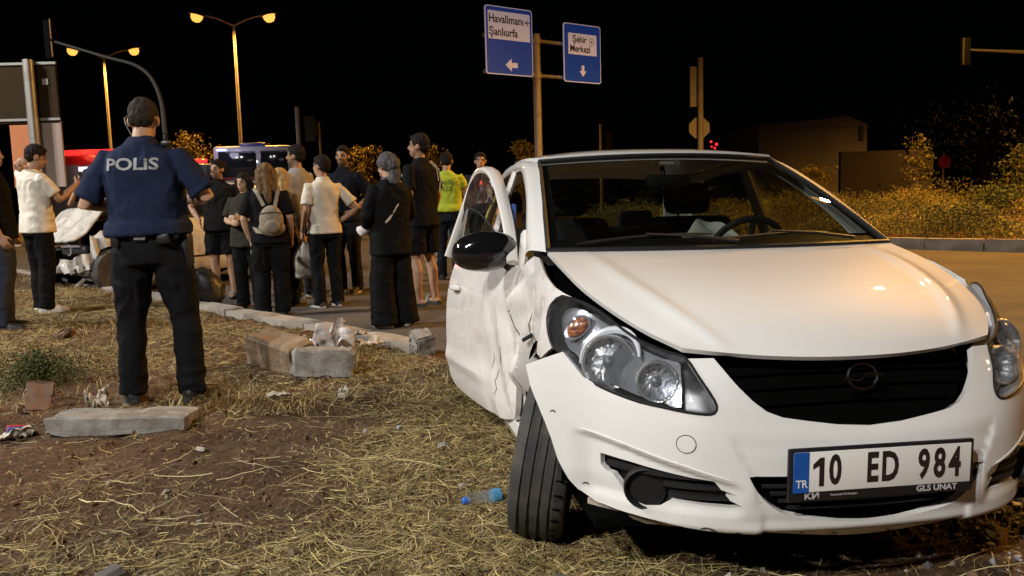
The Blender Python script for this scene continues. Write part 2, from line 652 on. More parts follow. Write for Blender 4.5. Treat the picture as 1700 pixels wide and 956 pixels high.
street_lamp(-19.9, 43, 8.45, rad(8), SODIUM, SODIUM_W, 'lit double street lamp with the lower pair of lights, farther left', 0)
street_lamp(-11.2, 36, 8.45, rad(8), SODIUM, SODIUM_W, 'lit double street lamp, taller of the two behind the crowd', 0)
street_lamp(10.2, 14.9, 8.8, rad(-45), SODIUM, SODIUM_W * 1.7, 'double street lamp on the median beyond the right edge', .2)
street_lamp(-6.6, -7.0, 9.0, rad(20), FLOOD, KEY_W, 'double street lamp on the near verge behind the viewer', 0)
street_lamp(-13.5, 7.0, 9.0, rad(20), FLOOD, KEY_W * .95, 'double street lamp on the near verge beyond the left edge', 0)
street_lamp(36, 53, 9.0, rad(20), SODIUM, SODIUM_W * .7, 'added street lamp lighting the far building, beyond the right edge', 0)  # unseen lamp, added to bring out the building, wall and large tree
street_lamp(19.8, 4.7, 8.8, rad(-45), SODIUM, SODIUM_W * .6, 'added street lamp on the median, nearest to the viewer on the right', .2)  # unseen lamp, added to brighten the right road and far headlight
import numpy as np
# ---- hull of the hatchback: plan curve (arc length s) x height profile -------------------------
HPLAN = np.array([(.012,0),(.005,.15),(-.008,.268),(-.035,.37),(-.085,.48),(-.16,.58),(-.26,.67),(-.38,.745),(-.52,.80),
    (-.75,.835),(-1.1,.85),(-1.6,.858),(-2.2,.86),(-2.9,.848),(-3.4,.815),(-3.68,.75),(-3.86,.62),(-3.95,.4),(-3.985,.15),(-3.985,0)])
def _dense(P, n=40):
    P = np.vstack([2*P[0]-P[1], P, 2*P[-1]-P[-2]]); P[0] = (P[2][0], -P[2][1])
    out = []
    for i in range(1, len(P)-2):
        t = np.linspace(0, 1, n, endpoint=False)[:, None]
        a, b, c, d = P[i-1], P[i], P[i+1], P[i+2]
        out.append(.5*((2*b)+(-a+c)*t+(2*a-5*b+4*c-d)*t*t+(-a+3*b-3*c+d)*t**3))
    return np.vstack(out+[P[-2][None]])
HP = _dense(HPLAN)
HS = np.concatenate([[0], np.cumsum(np.hypot(*np.diff(HP, axis=0).T))])
def s_of_x(x):
    return float(np.interp(-x, -HP[:, 0], HS))
HT = [ # (s, [(z, inset)...])
 (0.0,  [(.15,.13),(.17,.10),(.20,.075),(.235,.035),(.28,.014),(.34,.003),(.46,.003),(.50,.02),(.53,.05),(.58,.062),(.65,.082),(.70,.10),(.74,.13),(.80,.22),(.9,.45),(1.05,.9)]),
 (.27,  [(.15,.125),(.17,.095),(.20,.07),(.235,.033),(.28,.012),(.34,.002),(.46,.002),(.50,.012),(.53,.03),(.58,.052),(.65,.08),(.70,.10),(.74,.13),(.80,.22),(.9,.45),(1.05,.9)]),
 (.46,  [(.15,.12),(.17,.09),(.20,.065),(.235,.03),(.28,.012),(.34,0),(.46,0),(.50,.002),(.53,.005),(.58,.018),(.65,.055),(.70,.095),(.74,.13),(.80,.2),(.9,.4),(1.05,.8)]),
 (.75,  [(.15,.11),(.17,.08),(.20,.055),(.235,.028),(.28,.012),(.34,0),(.46,0),(.50,0),(.53,.001),(.58,.005),(.65,.022),(.70,.045),(.74,.07),(.80,.115),(.9,.23),(1.05,.5)]),
 (1.10, [(.15,.10),(.17,.07),(.20,.045),(.235,.025),(.28,.012),(.34,.003),(.46,0),(.50,0),(.53,0),(.58,0),(.65,.003),(.70,.009),(.74,.016),(.80,.034),(.9,.09),(1.05,.22)]),
 (1.45, [(.15,.12),(.17,.09),(.20,.06),(.235,.035),(.28,.018),(.34,.006),(.46,0),(.50,0),(.53,0),(.58,0),(.65,.002),(.70,.005),(.74,.009),(.80,.018),(.9,.05),(1.05,.15)]),
 (3.2,  [(.15,.12),(.17,.09),(.20,.06),(.235,.035),(.28,.018),(.34,.006),(.46,0),(.50,0),(.53,0),(.58,0),(.65,.002),(.70,.005),(.74,.009),(.80,.018),(.9,.04),(1.05,.085)]),
 (4.5,  [(.15,.12),(.17,.09),(.20,.06),(.235,.04),(.28,.02),(.34,.008),(.46,0),(.50,0),(.53,0),(.58,0),(.65,.006),(.70,.02),(.74,.03),(.80,.04),(.9,.06),(1.05,.11)]),
 (5.2,  [(.15,.12),(.17,.09),(.20,.06),(.235,.04),(.28,.02),(.34,.008),(.46,0),(.50,0),(.53,0),(.58,0.01),(.65,.03),(.70,.05),(.74,.06),(.80,.07),(.9,.1),(1.05,.16)]),
]
HZ = np.linspace(.15, 1.05, 181)
def _smooth(a, k):
    for _ in range(k):
        a = np.concatenate([a[:1], (a[:-2]+2*a[1:-1]+a[2:])/4, a[-1:]])
    return a
HTS = np.array([t[0] for t in HT]); HTV = np.array([_smooth(np.interp(HZ, *np.array(t[1]).T), 10) for t in HT])
_ss = np.linspace(0, HS[-1], 541)
HTD = np.stack([_smooth(np.interp(_ss, HTS, HTV[:, j]), 60) for j in range(len(HZ))], 1)   # (s, z) inset
def hull(s, z, off=0.0):
    """s signed arc length (negative = car right), z height -> local xyz and outward normal"""
    s = np.asarray(s, float); z = np.asarray(z, float); s, z = np.broadcast_arrays(s, z)
    sg = np.where(s < 0, -1.0, 1.0); a = np.clip(np.abs(s), 0, HS[-1]-1e-4)
    def pos(a, z):
        bx = np.interp(a, HS, HP[:, 0]); by = np.interp(a, HS, HP[:, 1])
        e = .03
        def q(t):
            m = np.abs(t)
            return np.interp(m, HS, HP[:, 0]), np.interp(m, HS, HP[:, 1])*np.where(t < 0, -1, 1)
        x1, y1 = q(a-e); x2, y2 = q(np.minimum(a+e, HS[-1]))
        tx, ty = x2-x1, y2-y1; L = np.hypot(tx, ty)+1e-9
        nx, ny = ty/L, -tx/L
        fi = np.clip(a/_ss[1], 0, len(_ss)-1.001); i = fi.astype(int); fs = fi-i
        fj = np.clip((z-HZ[0])/(HZ[1]-HZ[0]), 0, len(HZ)-1.001); j = fj.astype(int); ft = fj-j
        ins = (HTD[i, j]*(1-fs)*(1-ft)+HTD[i+1, j]*fs*(1-ft)+HTD[i, j+1]*(1-fs)*ft+HTD[i+1, j+1]*fs*ft)
        return np.stack([bx-nx*ins, by-ny*ins, z], -1)
    P = pos(a, z); e = .012
    du = pos(np.minimum(a+e, HS[-1]-1e-4), z)-pos(np.maximum(a-e, 0), z); dv = pos(a, z+e)-pos(a, z-e)
    N = np.cross(du, dv); N /= np.linalg.norm(N, axis=-1, keepdims=True)+1e-12
    P = P+N*off
    P = P*np.stack([np.ones_like(sg), sg, np.ones_like(sg)], -1); N = N*np.stack([np.ones_like(sg), sg, np.ones_like(sg)], -1)
    return P, N

# ------------------------------------------------------------------ the dented white hatchback
def numN(fn, s, z, e=.006):
    du = fn(s + e, z) - fn(s - e, z)
    dv = fn(s, z + e) - fn(s, z - e)
    N = np.cross(du, dv)
    N /= np.linalg.norm(N, axis=-1, keepdims=True) + 1e-12
    return N

def panel(name, outline, fn, m, parent, holes=(), ds=.035, dz=.035, thick=.015, crumple=False, sharp=28):
    """sheet-metal panel: outline (and holes) in (s, z), mapped through fn to the body surface, with a turned-in rim"""
    bm = bmesh.new()
    edges = []
    for loop in [outline] + list(holes):
        vs_ = [bm.verts.new((a, b, 0)) for a, b in loop]
        edges += [bm.edges.new((vs_[i], vs_[(i + 1) % len(vs_)])) for i in range(len(vs_))]
    bmesh.ops.triangle_fill(bm, use_beauty=True, use_dissolve=False, edges=edges, normal=(0, 0, 1))
    for ax, st in ((0, ds), (1, dz)):
        lo = min(q[ax] for q in outline)
        hi = max(q[ax] for q in outline)
        k = math.floor(lo / st) + 1
        while k * st < hi:
            co = (k * st, 0, 0) if ax == 0 else (0, k * st, 0)
            no = (1, 0, 0) if ax == 0 else (0, 1, 0)
            bmesh.ops.bisect_plane(bm, geom=bm.verts[:] + bm.edges[:] + bm.faces[:], dist=1e-6, plane_co=co, plane_no=no)
            k += 1
    bmesh.ops.remove_doubles(bm, verts=bm.verts[:], dist=2e-5)
    bm.verts.index_update()
    co = np.array([v.co[:2] for v in bm.verts])
    P = fn(co[:, 0], co[:, 1])
    N = numN(fn, co[:, 0], co[:, 1])
    faces = [[v.index for v in f.verts] for f in bm.faces]
    bnd = [(e.verts[0].index, e.verts[1].index) for e in bm.edges if len(e.link_faces) == 1]
    own = {tuple(sorted((a, b))): None for a, b in bnd}
    bm.free()
    cen = P.mean(0)
    for f in faces:
        q = P[f]
        if np.dot(np.cross(q[1] - q[0], q[2] - q[0]), N[f].mean(0)) < 0:
            f.reverse()
    # outward sense: away from the car's middle
    sg = np.sign((N * (P - np.array([-1.9, 0, .5]))).sum(1).mean()) or 1
    if sg < 0:
        N = -N
        for f in faces:
            f.reverse()
    bi = sorted({i for e in bnd for i in e})
    n = len(P)
    m1 = {v: n + k for k, v in enumerate(bi)}
    m2 = {v: n + len(bi) + k for k, v in enumerate(bi)}
    V = np.vstack([P, P[bi], P[bi] - N[bi] * thick])
    faces += [[m1[a], m1[b], m2[b], m2[a]] for a, b in bnd]
    o = mk(name, V, faces, m, parent)
    if crumple:
        o.data.set_sharp_from_angle(angle=rad(sharp))
    else:
        nn = np.zeros((len(V), 3))
        nn[:n] = N
        o.data.normals_split_custom_set_from_vertices([tuple(q) for q in nn])
    return o

def mir(L):
    return [(-a, b) for a, b in L][::-1]

PAINT = mat('white_car_paint', (.70, .69, .67), .5, spec=.12, coat=1.0, coat_rough=.018, var=(.67, .66, .64), vscale=1.4, dirt=(.45, .38, .32), dirt_scale=52, dirt_amt=-.28)
PAINT_DENT = mat('scraped_white_paint', (.70, .68, .66), .5, spec=.12, coat=1.0, coat_rough=.03, var=(.66, .62, .60), vscale=5, dirt=(.50, .41, .37), dirt_scale=11, dirt_amt=.42, bump=.03, bscale=26)
BLACKP = mat('black_plastic_trim', (.012, .012, .013), .52, spec=.3, bump=.08, bscale=400)
GLOSSB = mat('gloss_black_plastic', (.006, .006, .007), .12, spec=.5, coat=.6, bump=.01, bscale=20)
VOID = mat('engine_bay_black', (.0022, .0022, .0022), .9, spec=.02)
RUBBER = mat('tyre_rubber', (.035, .035, .036), .75, spec=.3, var=(.055, .052, .048), vscale=14, dirt=(.11, .09, .07), dirt_scale=9, dirt_amt=.6, bump=.2, bscale=90)
CHROME = mat('headlight_chrome', (.86, .87, .9), .17, metal=.8, bump=1.0, bscale=48)
SATIN = mat('headlight_satin_bezel', (.30, .31, .345), .24, metal=.55, bump=.15, bscale=60)
HOUSE = mat('headlight_dark_housing', (.040, .041, .045), .30, metal=.3, spec=.5)
LENS = glass('headlight_lens', (.93, .94, .95), 0.0, 1.0, (.5, .5, .48), .05)
SCREEN = glass('windscreen_glass', (.50, .53, .49), 0.0, 1.0, (.3, .28, .24), .006)
SIDEGL = glass('side_window_glass', (.55, .58, .52), 0.0, 1.0, (.3, .28, .24), .05)
AMBER = mat('amber_indicator', (.55, .15, .02), .2, spec=.6, coat=.8, var=(.12, .03, .01), vscale=75, vdetail=1, bump=1.0, bscale=80)
STEEL = mat('brake_steel', (.35, .34, .33), .45, metal=1.0, dirt=(.2, .12, .07), dirt_scale=20, dirt_amt=.6)
SEATF = mat('dark_seat_fabric', (.030, .029, .030), .9, spec=.2, bump=.25, bscale=220)
DASH = mat('dashboard_plastic', (.022, .021, .021), .6, spec=.35, bump=.15, bscale=300)
AIRBAG = mat('airbag_cloth', (.72, .72, .70), .8, bump=.2, bscale=120)

CAR_O, CAR_YAW, CAR_ROLL, CAR_PITCH = Vector((.9961, 2.2627, .0365)), .1372, -.0097, -.0413
_c, _s = math.cos(CAR_YAW), math.sin(CAR_YAW)
_B = Matrix(((_s, _c, 0), (-_c, _s, 0), (0, 0, 1)))
CAR_M = Matrix.Translation(CAR_O) @ (_B @ Matrix.Rotation(CAR_PITCH, 3, 'Y') @ Matrix.Rotation(CAR_ROLL, 3, 'X')).to_4x4()

def hP(s, z, off=0.0):
    return hull(s, z, off)[0]

def tri_wave(x):
    return np.abs(x - np.floor(x) - .5) * 4 - 1

def build_car():
    root = empty('white_hatchback', label='white hatchback in front with crushed front corner and open passenger door', cat='car')
    root.matrix_world = CAR_M

    # ---- front bumper
    CZ = np.array([(.36, .368), (.392, .376), (.532, .412), (.72, .452), (.908, .478), (1.2, .49)])
    XL = np.array([(.25, .33), (.40, .36), (.452, .392), (.504, .42), (.6, .45)])
    def f_bump(s, z):
        s = np.asarray(s, float)
        z = np.asarray(z, float)
        P, N = hull(s, z)
        a = np.abs(s)
        zc = np.interp(a, CZ[:, 0], CZ[:, 1])
        rec = .016 * sstep(0, .022, zc - z) * sstep(.262, .30, z) * sstep(.36, .42, a) * (1 - sstep(.86, .93, a))
        xl = np.interp(z, XL[:, 0], XL[:, 1])
        cen = .009 * sstep(0, .02, xl - a) * (1 - sstep(.47, .53, z))
        lip = .010 * np.exp(-((z - .238) / .016) ** 2)
        P = P - N * (rec + cen - lip)[..., None]
        w = sstep(0, 1, (-s - .80) / .40)          # torn-off right end stands away from the wing
        P[..., 1] -= .115 * w
        P[..., 0] += .03 * w
        return P
    grille_b = [(0, .524), (-.1, .531), (-.188, .544), (-.26, .556), (-.304, .572), (-.344, .6), (-.384, .636), (-.432, .684), (-.464, .712)]
    hl_low = [(-.558, .710), (-.516, .670), (-.468, .62), (-.448, .588), (-.4485, .575), (-.456, .570), (-.48, .566), (-.54, .570), (-.604, .578), (-.68, .586), (-.768, .602), (-.84, .618), (-.888, .638), (-.932, .678)]
    right_end = [(-.964, .708), (-1.02, .685), (-1.088, .656), (-1.064, .592), (-1.036, .54), (-1.008, .484), (-.986, .43), (-.968, .372), (-.936, .308), (-.912, .28)]
    left_end = [(-.972, .672), (-1.028, .70), (-1.06, .69), (-1.06, .60), (-1.05, .50), (-1.02, .40), (-.98, .32), (-.94, .27)]
    bottom = [(-.856, .254), (-.78, .248), (-.696, .246), (-.60, .242), (-.52, .236), (-.42, .229), (-.312, .22), (-.22, .208), (-.136, .196), (-.06, .189), (0, .187)]
    R_ = grille_b + hl_low + right_end + bottom
    L_ = mir(grille_b[1:] + hl_low + left_end + bottom[:-1])
    intake = [(0, .397), (-.18, .397), (-.36, .397), (-.348, .372), (-.336, .352), (-.318, .328), (-.296, .308), (-.26, .284), (-.208, .269), (-.15, .260), (-.088, .254), (0, .25)]
    intake_loop = intake + mir(intake[1:-1])
    fog = [(-.834, .408), (-.724, .402), (-.616, .391), (-.52, .381), (-.456, .376), (-.436, .352), (-.392, .338), (-.424, .336), (-.412, .32), (-.372, .306), (-.416, .298), (-.496, .300), (-.585, .306), (-.62, .284), (-.67, .277), (-.72, .284), (-.748, .304), (-.768, .332), (-.788, .354), (-.812, .357), (-.834, .374)]
    bp = panel('front_bumper', R_ + L_, f_bump, PAINT, root, holes=[intake_loop, fog, mir(fog)], ds=.02, dz=.0095, thick=.022)
    tag(bp, 'scuffed front bumper torn away from the crushed wing')
    for sg in (-1, 1):          # sharp ledge above the fog pocket
        tt = np.linspace(.40, .90, 22)
        zz = np.interp(tt, CZ[:, 0], CZ[:, 1])
        MB().tube([tuple(q) for q in f_bump(sg * tt, zz + .004)], [.0006] + [.0032] * 20 + [.0006], 6).build('bumper_ledge', PAINT, root)
    # tow-hook cover: round cap with a dark joint
    th = np.linspace(0, 2 * math.pi, 20, endpoint=False)
    panel('tow_cover', [(-.532 + .026 * math.cos(t), .48 + .0235 * math.sin(t)) for t in th], lambda s, z: f_bump(s, z) + numN(f_bump, s, z) * np.array(.0015), PAINT, root, ds=.02, dz=.02, thick=.003)
    mb = MB()
    ring = [tuple(f_bump(np.array([-.532 + .0285 * math.cos(t)]), np.array([.48 + .0258 * math.sin(t)]))[0]) for t in np.append(th, th[0])]
    mb.tube(ring, .0013, 5, cap=False)
    mb.build('tow_cover_joint', BLACKP, root)
    # scuffs on the lower lip: scraped dark marks with their own relief
    for (s0, z0, L) in ((-.50, .240, .05), (-.40, .232, .02), (-.33, .226, .015), (-.20, .212, .012), (-.10, .200, .02), (.08, .198, .012), (-.99, .52, .02), (-.90, .30, .02)):
        pts = [tuple(f_bump(np.array([s0 + L * t + .002 * math.sin(9 * t)]), np.array([z0 + .004 * math.sin(5 * t + s0)]))[0] + np.array([.001, 0, 0])) for t in np.linspace(0, 1, 5)]
        MB().tube(pts, [.0004, .0022, .0016, .0024, .0004], 5).build('scuff_mark', BLACKP, root)

    # ---- black insides: grille, lower intake, fog inserts, bay liner
    def off(d):
        return lambda s, z: hP(s, z, d)
    gtop = [(-.464, .718), (-.25, .712), (0, .708)]
    gout = [(a * 1.04, b - .012) for a, b in grille_b] + [(-.48, .725)] + [(-.25, .72), (0, .716)]
    gl = gout + mir(gout[1:-1])
    g = panel('grille', gl, off(-.075), VOID, root, ds=.05, dz=.03, thick=.01)
    for k, zz in enumerate((.60, .645, .69)):
        half = .27 + .17 * (zz - .56) / .14
        pts = [tuple(hP(np.array([t]), np.array([zz]), -.060)[0]) for t in np.linspace(-half, half, 15)]
        MB().tube(pts, .0045, 6, ell=(.6, 1.3)).build('grille_bar', VOID, g)
    # badge: dark ring with a jagged bar, half broken
    bc = hP(np.array([0.0]), np.array([.655]), .0)[0]
    fr = Matrix.Translation(bc) @ Matrix.Rotation(rad(80), 4, 'Y')
    mb = MB()
    for k in range(28):
        t0, t1 = 2 * math.pi * k / 28, 2 * math.pi * (k + 1) / 28
        mb.tube([fr @ Vector((.036 * math.cos(t0), .044 * math.sin(t0), 0)), fr @ Vector((.036 * math.cos(t1), .044 * math.sin(t1), 0))], .0045, 6)
    DKCH = mat('dark_chrome_badge', (.12, .12, .13), .22, metal=1.0)
    bo = mb.build('badge', DKCH, g)
    mb = MB()
    mb.tube([fr @ Vector(q) for q in ((.004, -.06, .002), (.010, -.012, .004), (-.008, .010, .004), (-.002, .06, .002))], [.004, .006, .006, .004], 6)
    mb.build('badge_bar', DKCH, g)
    iout = [(a * 1.05, b + (.02 if b > .39 else -.012)) for a, b in intake]
    it = panel('lower_intake', iout + mir(iout[1:-1]), off(-.06), VOID, root, ds=.05, dz=.03, thick=.01)
    for zz in (.285, .31, .335, .36):
        half = .24 + .10 * (zz - .28) / .1
        pts = [tuple(hP(np.array([t]), np.array([zz]), -.04)[0]) for t in np.linspace(-half, half, 13)]
        MB().tube(pts, .006, 5).build('intake_bar', BLACKP, it)
    for sg in (-1, 1):
        fo = [(a * (1 + .0), b) for a, b in fog]
        cx = sum(a for a, b in fo) / len(fo)
        cz = sum(b for a, b in fo) / len(fo)
        fo = [(cx + (a - cx) * 1.05, cz + (b - cz) * 1.12) for a, b in fo]
        if sg > 0:
            fo = mir(fo)
        fi = panel('fog_insert', fo, lambda s, z: f_bump(s, z) - numN(hP, s, z) * (.034 if True else 0) * np.where(np.asarray(s) < 0, -1, 1)[..., None] * np.where(np.asarray(s) < 0, -1, 1)[..., None], BLACKP, root, ds=.03, dz=.02, thick=.01)
        P, N = hull(np.array([sg * .67]), np.array([.326]))
        P = f_bump(np.array([sg * .67]), np.array([.326]))[0]
        d = (Vector(N[0]) + Vector((1.3, 0, 0))).normalized()
        Mf = Vector((0, 0, 1)).rotation_difference(d).to_matrix().to_4x4()
        Mf = Matrix.Translation(Vector(P) + d * .006) @ Mf
        mb = MB()
        mb.lathe([(.044, -.06), (.050, -.02), (.054, 0), (.058, .004), (.062, .0), (.064, -.02)], Mf, 28)
        fr_ = mb.build('fog_ring', BLACKP, fi)
        MB().lathe([(0.0, -.045), (.03, -.047), (.046, -.05)], Mf, 20).build('fog_lens', GLOSSB, fi)
        for zz, s0, s1 in ((.352, .60, .405), (.322, .585, .385), (.375, .80, .46)):
            pts = [Vector(tuple(f_bump(np.array([sg * t]), np.array([zz + (.0 if zz < .37 else .02 * (t - .46))]))[0])) + Vector((-.012, 0, 0)) for t in np.linspace(s0, s1, 7)]
            MB().tube(pts, [.012, .013, .013, .012, .011, .008, .002], 6, ell=(.8, 1.1)).build('fog_slat', BLACKP, fi)

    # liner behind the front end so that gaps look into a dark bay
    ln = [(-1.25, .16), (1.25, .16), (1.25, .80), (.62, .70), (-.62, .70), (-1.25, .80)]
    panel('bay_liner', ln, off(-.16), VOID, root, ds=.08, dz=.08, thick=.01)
    # black sheet under the hood edge, standing for the unlit bay
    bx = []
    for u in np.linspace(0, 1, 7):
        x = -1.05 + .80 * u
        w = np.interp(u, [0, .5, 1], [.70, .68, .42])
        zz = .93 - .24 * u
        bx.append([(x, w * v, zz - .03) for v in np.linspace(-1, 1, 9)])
    sheet('bay_shade_sheet', np.array(bx), VOID, root)

    # ---- number plate
    pm = frame_mat((.030, 0, .412), (0, 1, 0), (.055, 0, 1))
    PF = mat('plate_frame', (.012, .012, .014), .35, spec=.5)
    pl = MB().box((0, 0, -.004), (.545, .150, .014), bev=.005).build('number_plate', PF, root)
    pl.matrix_local = pm
    MB().box((0, .010, .0055), (.520, .112, .006), bev=.0025).build('plate_sheet', mat('plate_white', (.74, .72, .68), .35, coat=.3, bump=.02, bscale=200), pl)
    MB().box((-.2385, .010, .0064), (.043, .1118, .006)).build('plate_band', mat('plate_blue', (.01, .085, .36), .35), pl)
    INK = mat('plate_ink', (.02, .014, .012), .4)
    WHT = mat('print_white', (.7, .7, .7), .5)
    def let(t, size, x, y, m, sx=1.0, bold=0.0, align='CENTER', z=.0097):
        return lettering('lettering', t, size, Matrix.Translation((x, y, z)), m, pl, sx, bold, .0004, align)
    MB().prism([(.004, -.040), (.004, .018), (-.014, .008), (-.014, .022), (.006, .040), (.018, .040), (.018, -.040)], .0, .0008, Matrix.Translation((-.192, .010, .0089))).build('lettering', INK, pl, smooth=False)
    for t, x in (('0', -.142), ('E', -.034), ('D', .018), ('9', .118), ('8', .165), ('4', .211)):
        let(t, .114, x, .0100, INK, .62, .0036, z=.0093)
    let('TR', .031, -.2385, -.022, WHT, .9, .0005, z=.0100)
    let('GLS UNAT', .0235, .163, -.0585, mat('print_grey', (.45, .45, .46), .5), 1.1, .0006, z=.0040)
    let('KИ', .0255, -.205, -.0590, mat('print_grey', (.45, .45, .46), .5), 1.25, .0007, z=.0040)
    let('Motorised Yol Araçları', .0085, -.112, -.0585, mat('print_grey', (.45, .45, .46), .5), 1.0, .0, z=.0040)

    # ---- headlights
    HL = [(-1.096, .864), (-1.15, .862), (-1.190, .850), (-1.207, .828), (-1.194, .792), (-1.150, .744), (-1.088, .704), (-1.028, .692), (-.972, .668), (-.908, .640), (-.844, .618), (-.768, .602), (-.68, .586), (-.604, .578), (-.54, .570), (-.48, .566), (-.456, .570), (-.4485, .588), (-.468, .62), (-.516, .672), (-.560, .712), (-.616, .724), (-.672, .738), (-.728, .754), (-.80, .781), (-.876, .812), (-.96, .840), (-1.028, .855)]
    HLs = [tuple(q) for q in cr(HL, 2, True)]
    cs = np.array(HLs).mean(0)
    for sg in (-1, 1):
        HO = HLs if sg < 0 else mir(HLs)
        hl = panel('headlight', HO, off(-.085), HOUSE if sg < 0 else mat('headlight_lightened_housing', (.42, .42, .44), .28, metal=.4, bump=.2, bscale=40), root, ds=.04, dz=.03, thick=-.083)  # far lamp's housing coloured lighter in place of light falling in
        tag(hl, 'large headlight with round chrome reflectors and amber indicator' if sg < 0 else None)
        # satin bezel tray inside, following the lens
        sh = [(cs[0] - .01 + (a - cs[0]) * .95, cs[1] + .004 + (b - cs[1]) * .90) for a, b in HL]
        sh = [q for q in sh if q[0] < -.56]
        sh = [tuple(q) for q in cr(sh, 2, True)]
        panel('bezel', sh if sg < 0 else mir(sh), off(-.052), SATIN, hl, ds=.03, dz=.025, thick=.02)
        for (s0, z0, r, dp, nm) in ((-.835, .692, .074, .060, 'main_reflector'), (-.645, .652, .054, .046, 'inner_reflector')):
            P, N = hull(np.array([sg * abs(s0)]), np.array([z0]), -.030)
            d = (Vector(N[0]) * .55 + Vector((1.0, 0, -.02))).normalized()
            Mf = Matrix.Translation(Vector(P[0])) @ Vector((0, 0, 1)).rotation_difference(d).to_matrix().to_4x4()
            mb = MB()
            mb.lathe([(r * 1.14, -.03), (r * 1.16, .0), (r * 1.10, .008), (r * 1.0, .004), (r * .97, -.008), (r * .86, -dp * .4), (r * .6, -dp * .8), (r * .25, -dp), (.0, -dp)], Mf, 36)
            rf = mb.build(nm, CHROME, hl)
            MB().lathe([(0, .004 - dp * .2), (r * .26, -dp * .28), (r * .34, -dp * .6), (r * .30, -dp)], Mf, 18).build('bulb_shield', SATIN, rf)
            mb = MB()
            for k in range(12):
                t = 2 * math.pi * k / 12 + .2
                mb.tube([Mf @ Vector((r * .38 * math.cos(t), r * .38 * math.sin(t), -dp * .85)), Mf @ Vector((r * .9 * math.cos(t), r * .9 * math.sin(t), -dp * .22))], .0028, 4)
            mb.build('reflector_facet', CHROME, rf)
            MB().lathe([(r * 1.02, .012), (r * .7, .022), (r * .3, .027), (0, .028)], Mf, 28).build('lamp_glass', LENS, rf)
        # bright crescent above the main lamp
        mb = MB()
        ar = []
        for t in np.linspace(rad(15), rad(190), 18):
            P, N = hull(np.array([sg * (.835 - .118 * math.cos(t))]), np.array([.690 + .098 * math.sin(t)]), -.022)
            ar.append(Vector(P[0]))
        mb.tube(ar, [.004 + .010 * math.sin(math.pi * k / 17) for k in range(18)], 8)
        mb.build('light_crescent', mat('white_reflector', (.82, .85, .92), .22, metal=.2), hl)
        # amber indicator
        P, N = hull(np.array([sg * 1.03]), np.array([.785]), -.035)
        d = (Vector(N[0]) + Vector((.6, 0, 0))).normalized()
        Mf = Matrix.Translation(Vector(P[0])) @ Vector((0, 0, 1)).rotation_difference(d).to_matrix().to_4x4() @ Matrix.Diagonal((.85, 1.25, 1, 1))
        MB().lathe([(0.034, -.03), (.034, 0), (.029, .010), (.017, .016), (0, .018)], Mf, 20).build('indicator', AMBER, hl)
        MB().lathe([(0.040, -.03), (.041, .002), (.036, .0)], Mf, 24).build('indicator_ring', SATIN, hl)
        panel('lens', [(a, b) for a, b in HO], off(.002), LENS, hl, ds=.04, dz=.03, thick=.004)
        # black seal round the lens
        pts = [Vector(hP(np.array([a]), np.array([b]), .001)[0]) for a, b in HO]
        MB().tube(pts + pts[:2], .0045, 6, cap=False).build('lens_seal', BLACKP, hl)

    # ---- hood
    cc = np.array([(-1.0, 1.003), (-.8, .955), (-.6, .905), (-.4, .848), (-.25, .790), (-.15, .738), (-.092, .702)])
    ee = np.array([(-1.10, .715, 1.006), (-.85, .704, .950), (-.65, .680, .893), (-.45, .628, .832), (-.31, .565, .782), (-.235, .515, .755), (-.198, .485, .740)])
    cu, eu = cr(cc, 5), cr(ee, 5)
    vv = np.linspace(-1, 1, 61)
    H = np.zeros((len(cu), len(vv), 3))
    for j, v in enumerate(vv):
        a = abs(v)
        H[:, j, 0] = cu[:, 0] + (eu[:, 0] - cu[:, 0]) * a ** 2
        H[:, j, 1] = eu[:, 1] * v
        uu = np.linspace(0, 1, len(cu))
        cz = eu[:, 2] + (cu[:, 1] - eu[:, 2]) * (1 - a ** 2.4)
        crown = .030 * (1 - a ** 3) * np.sin(math.pi * np.clip(uu * .9, 0, 1))
        ridge = .012 * np.exp(-((a - (.80 - .05 * uu)) / .045) ** 2) * np.sin(math.pi * uu) ** .7
        H[:, j, 2] = cz + crown + ridge
    hd = sheet('hood', H, PAINT, root, thick=.016, flip=False)

    # ---- windscreen, cowl, wipers
    nb = 33
    yb = np.linspace(-1, 1, nb)
    rows = []
    for t in np.linspace(0, 1, 17):
        hw = .712 + (.590 - .712) * t
        xc = -.985 + (-1.835 + .985) * t
        xe = -1.098 + (-1.952 + 1.098) * t
        zc = 1.003 + (1.432 - 1.003) * t + .030 * math.sin(math.pi * t)
        ze = 1.006 + (1.418 - 1.006) * t + .018 * math.sin(math.pi * t)
        rows.append([(xc + (xe - xc) * v * v, hw * v, zc + (ze - zc) * abs(v) ** 2.2) for v in yb])
    WS = np.array(rows)
    wsn = sheet('windscreen', WS, SCREEN, root)
    def wsp(t, v, d=0.0):
        i = min(int(t * 16), 15)
        f = t * 16 - i
        k = (v + 1) / 2 * (nb - 1)
        j = min(int(k), nb - 2)
        g = k - j
        q = WS[i, j] * (1 - f) * (1 - g) + WS[i + 1, j] * f * (1 - g) + WS[i, j + 1] * (1 - f) * g + WS[i + 1, j + 1] * f * g
        return Vector(q) + Vector((.45, 0, .89)) * d
    edge = [wsp(0, v, .003) for v in np.linspace(-1, 1, 30)] + [wsp(t, 1, .003) for t in np.linspace(.06, 1, 12)] + [wsp(1, v, .003) for v in np.linspace(.95, -1, 30)] + [wsp(t, -1, .003) for t in np.linspace(.95, 0, 14)]
    MB().tube(edge + edge[:1], .011, 6, cap=False, ell=(1, 1)).build('windscreen_seal', BLACKP, wsn)
    # black frit border, inside of the glass
    fr_ = []
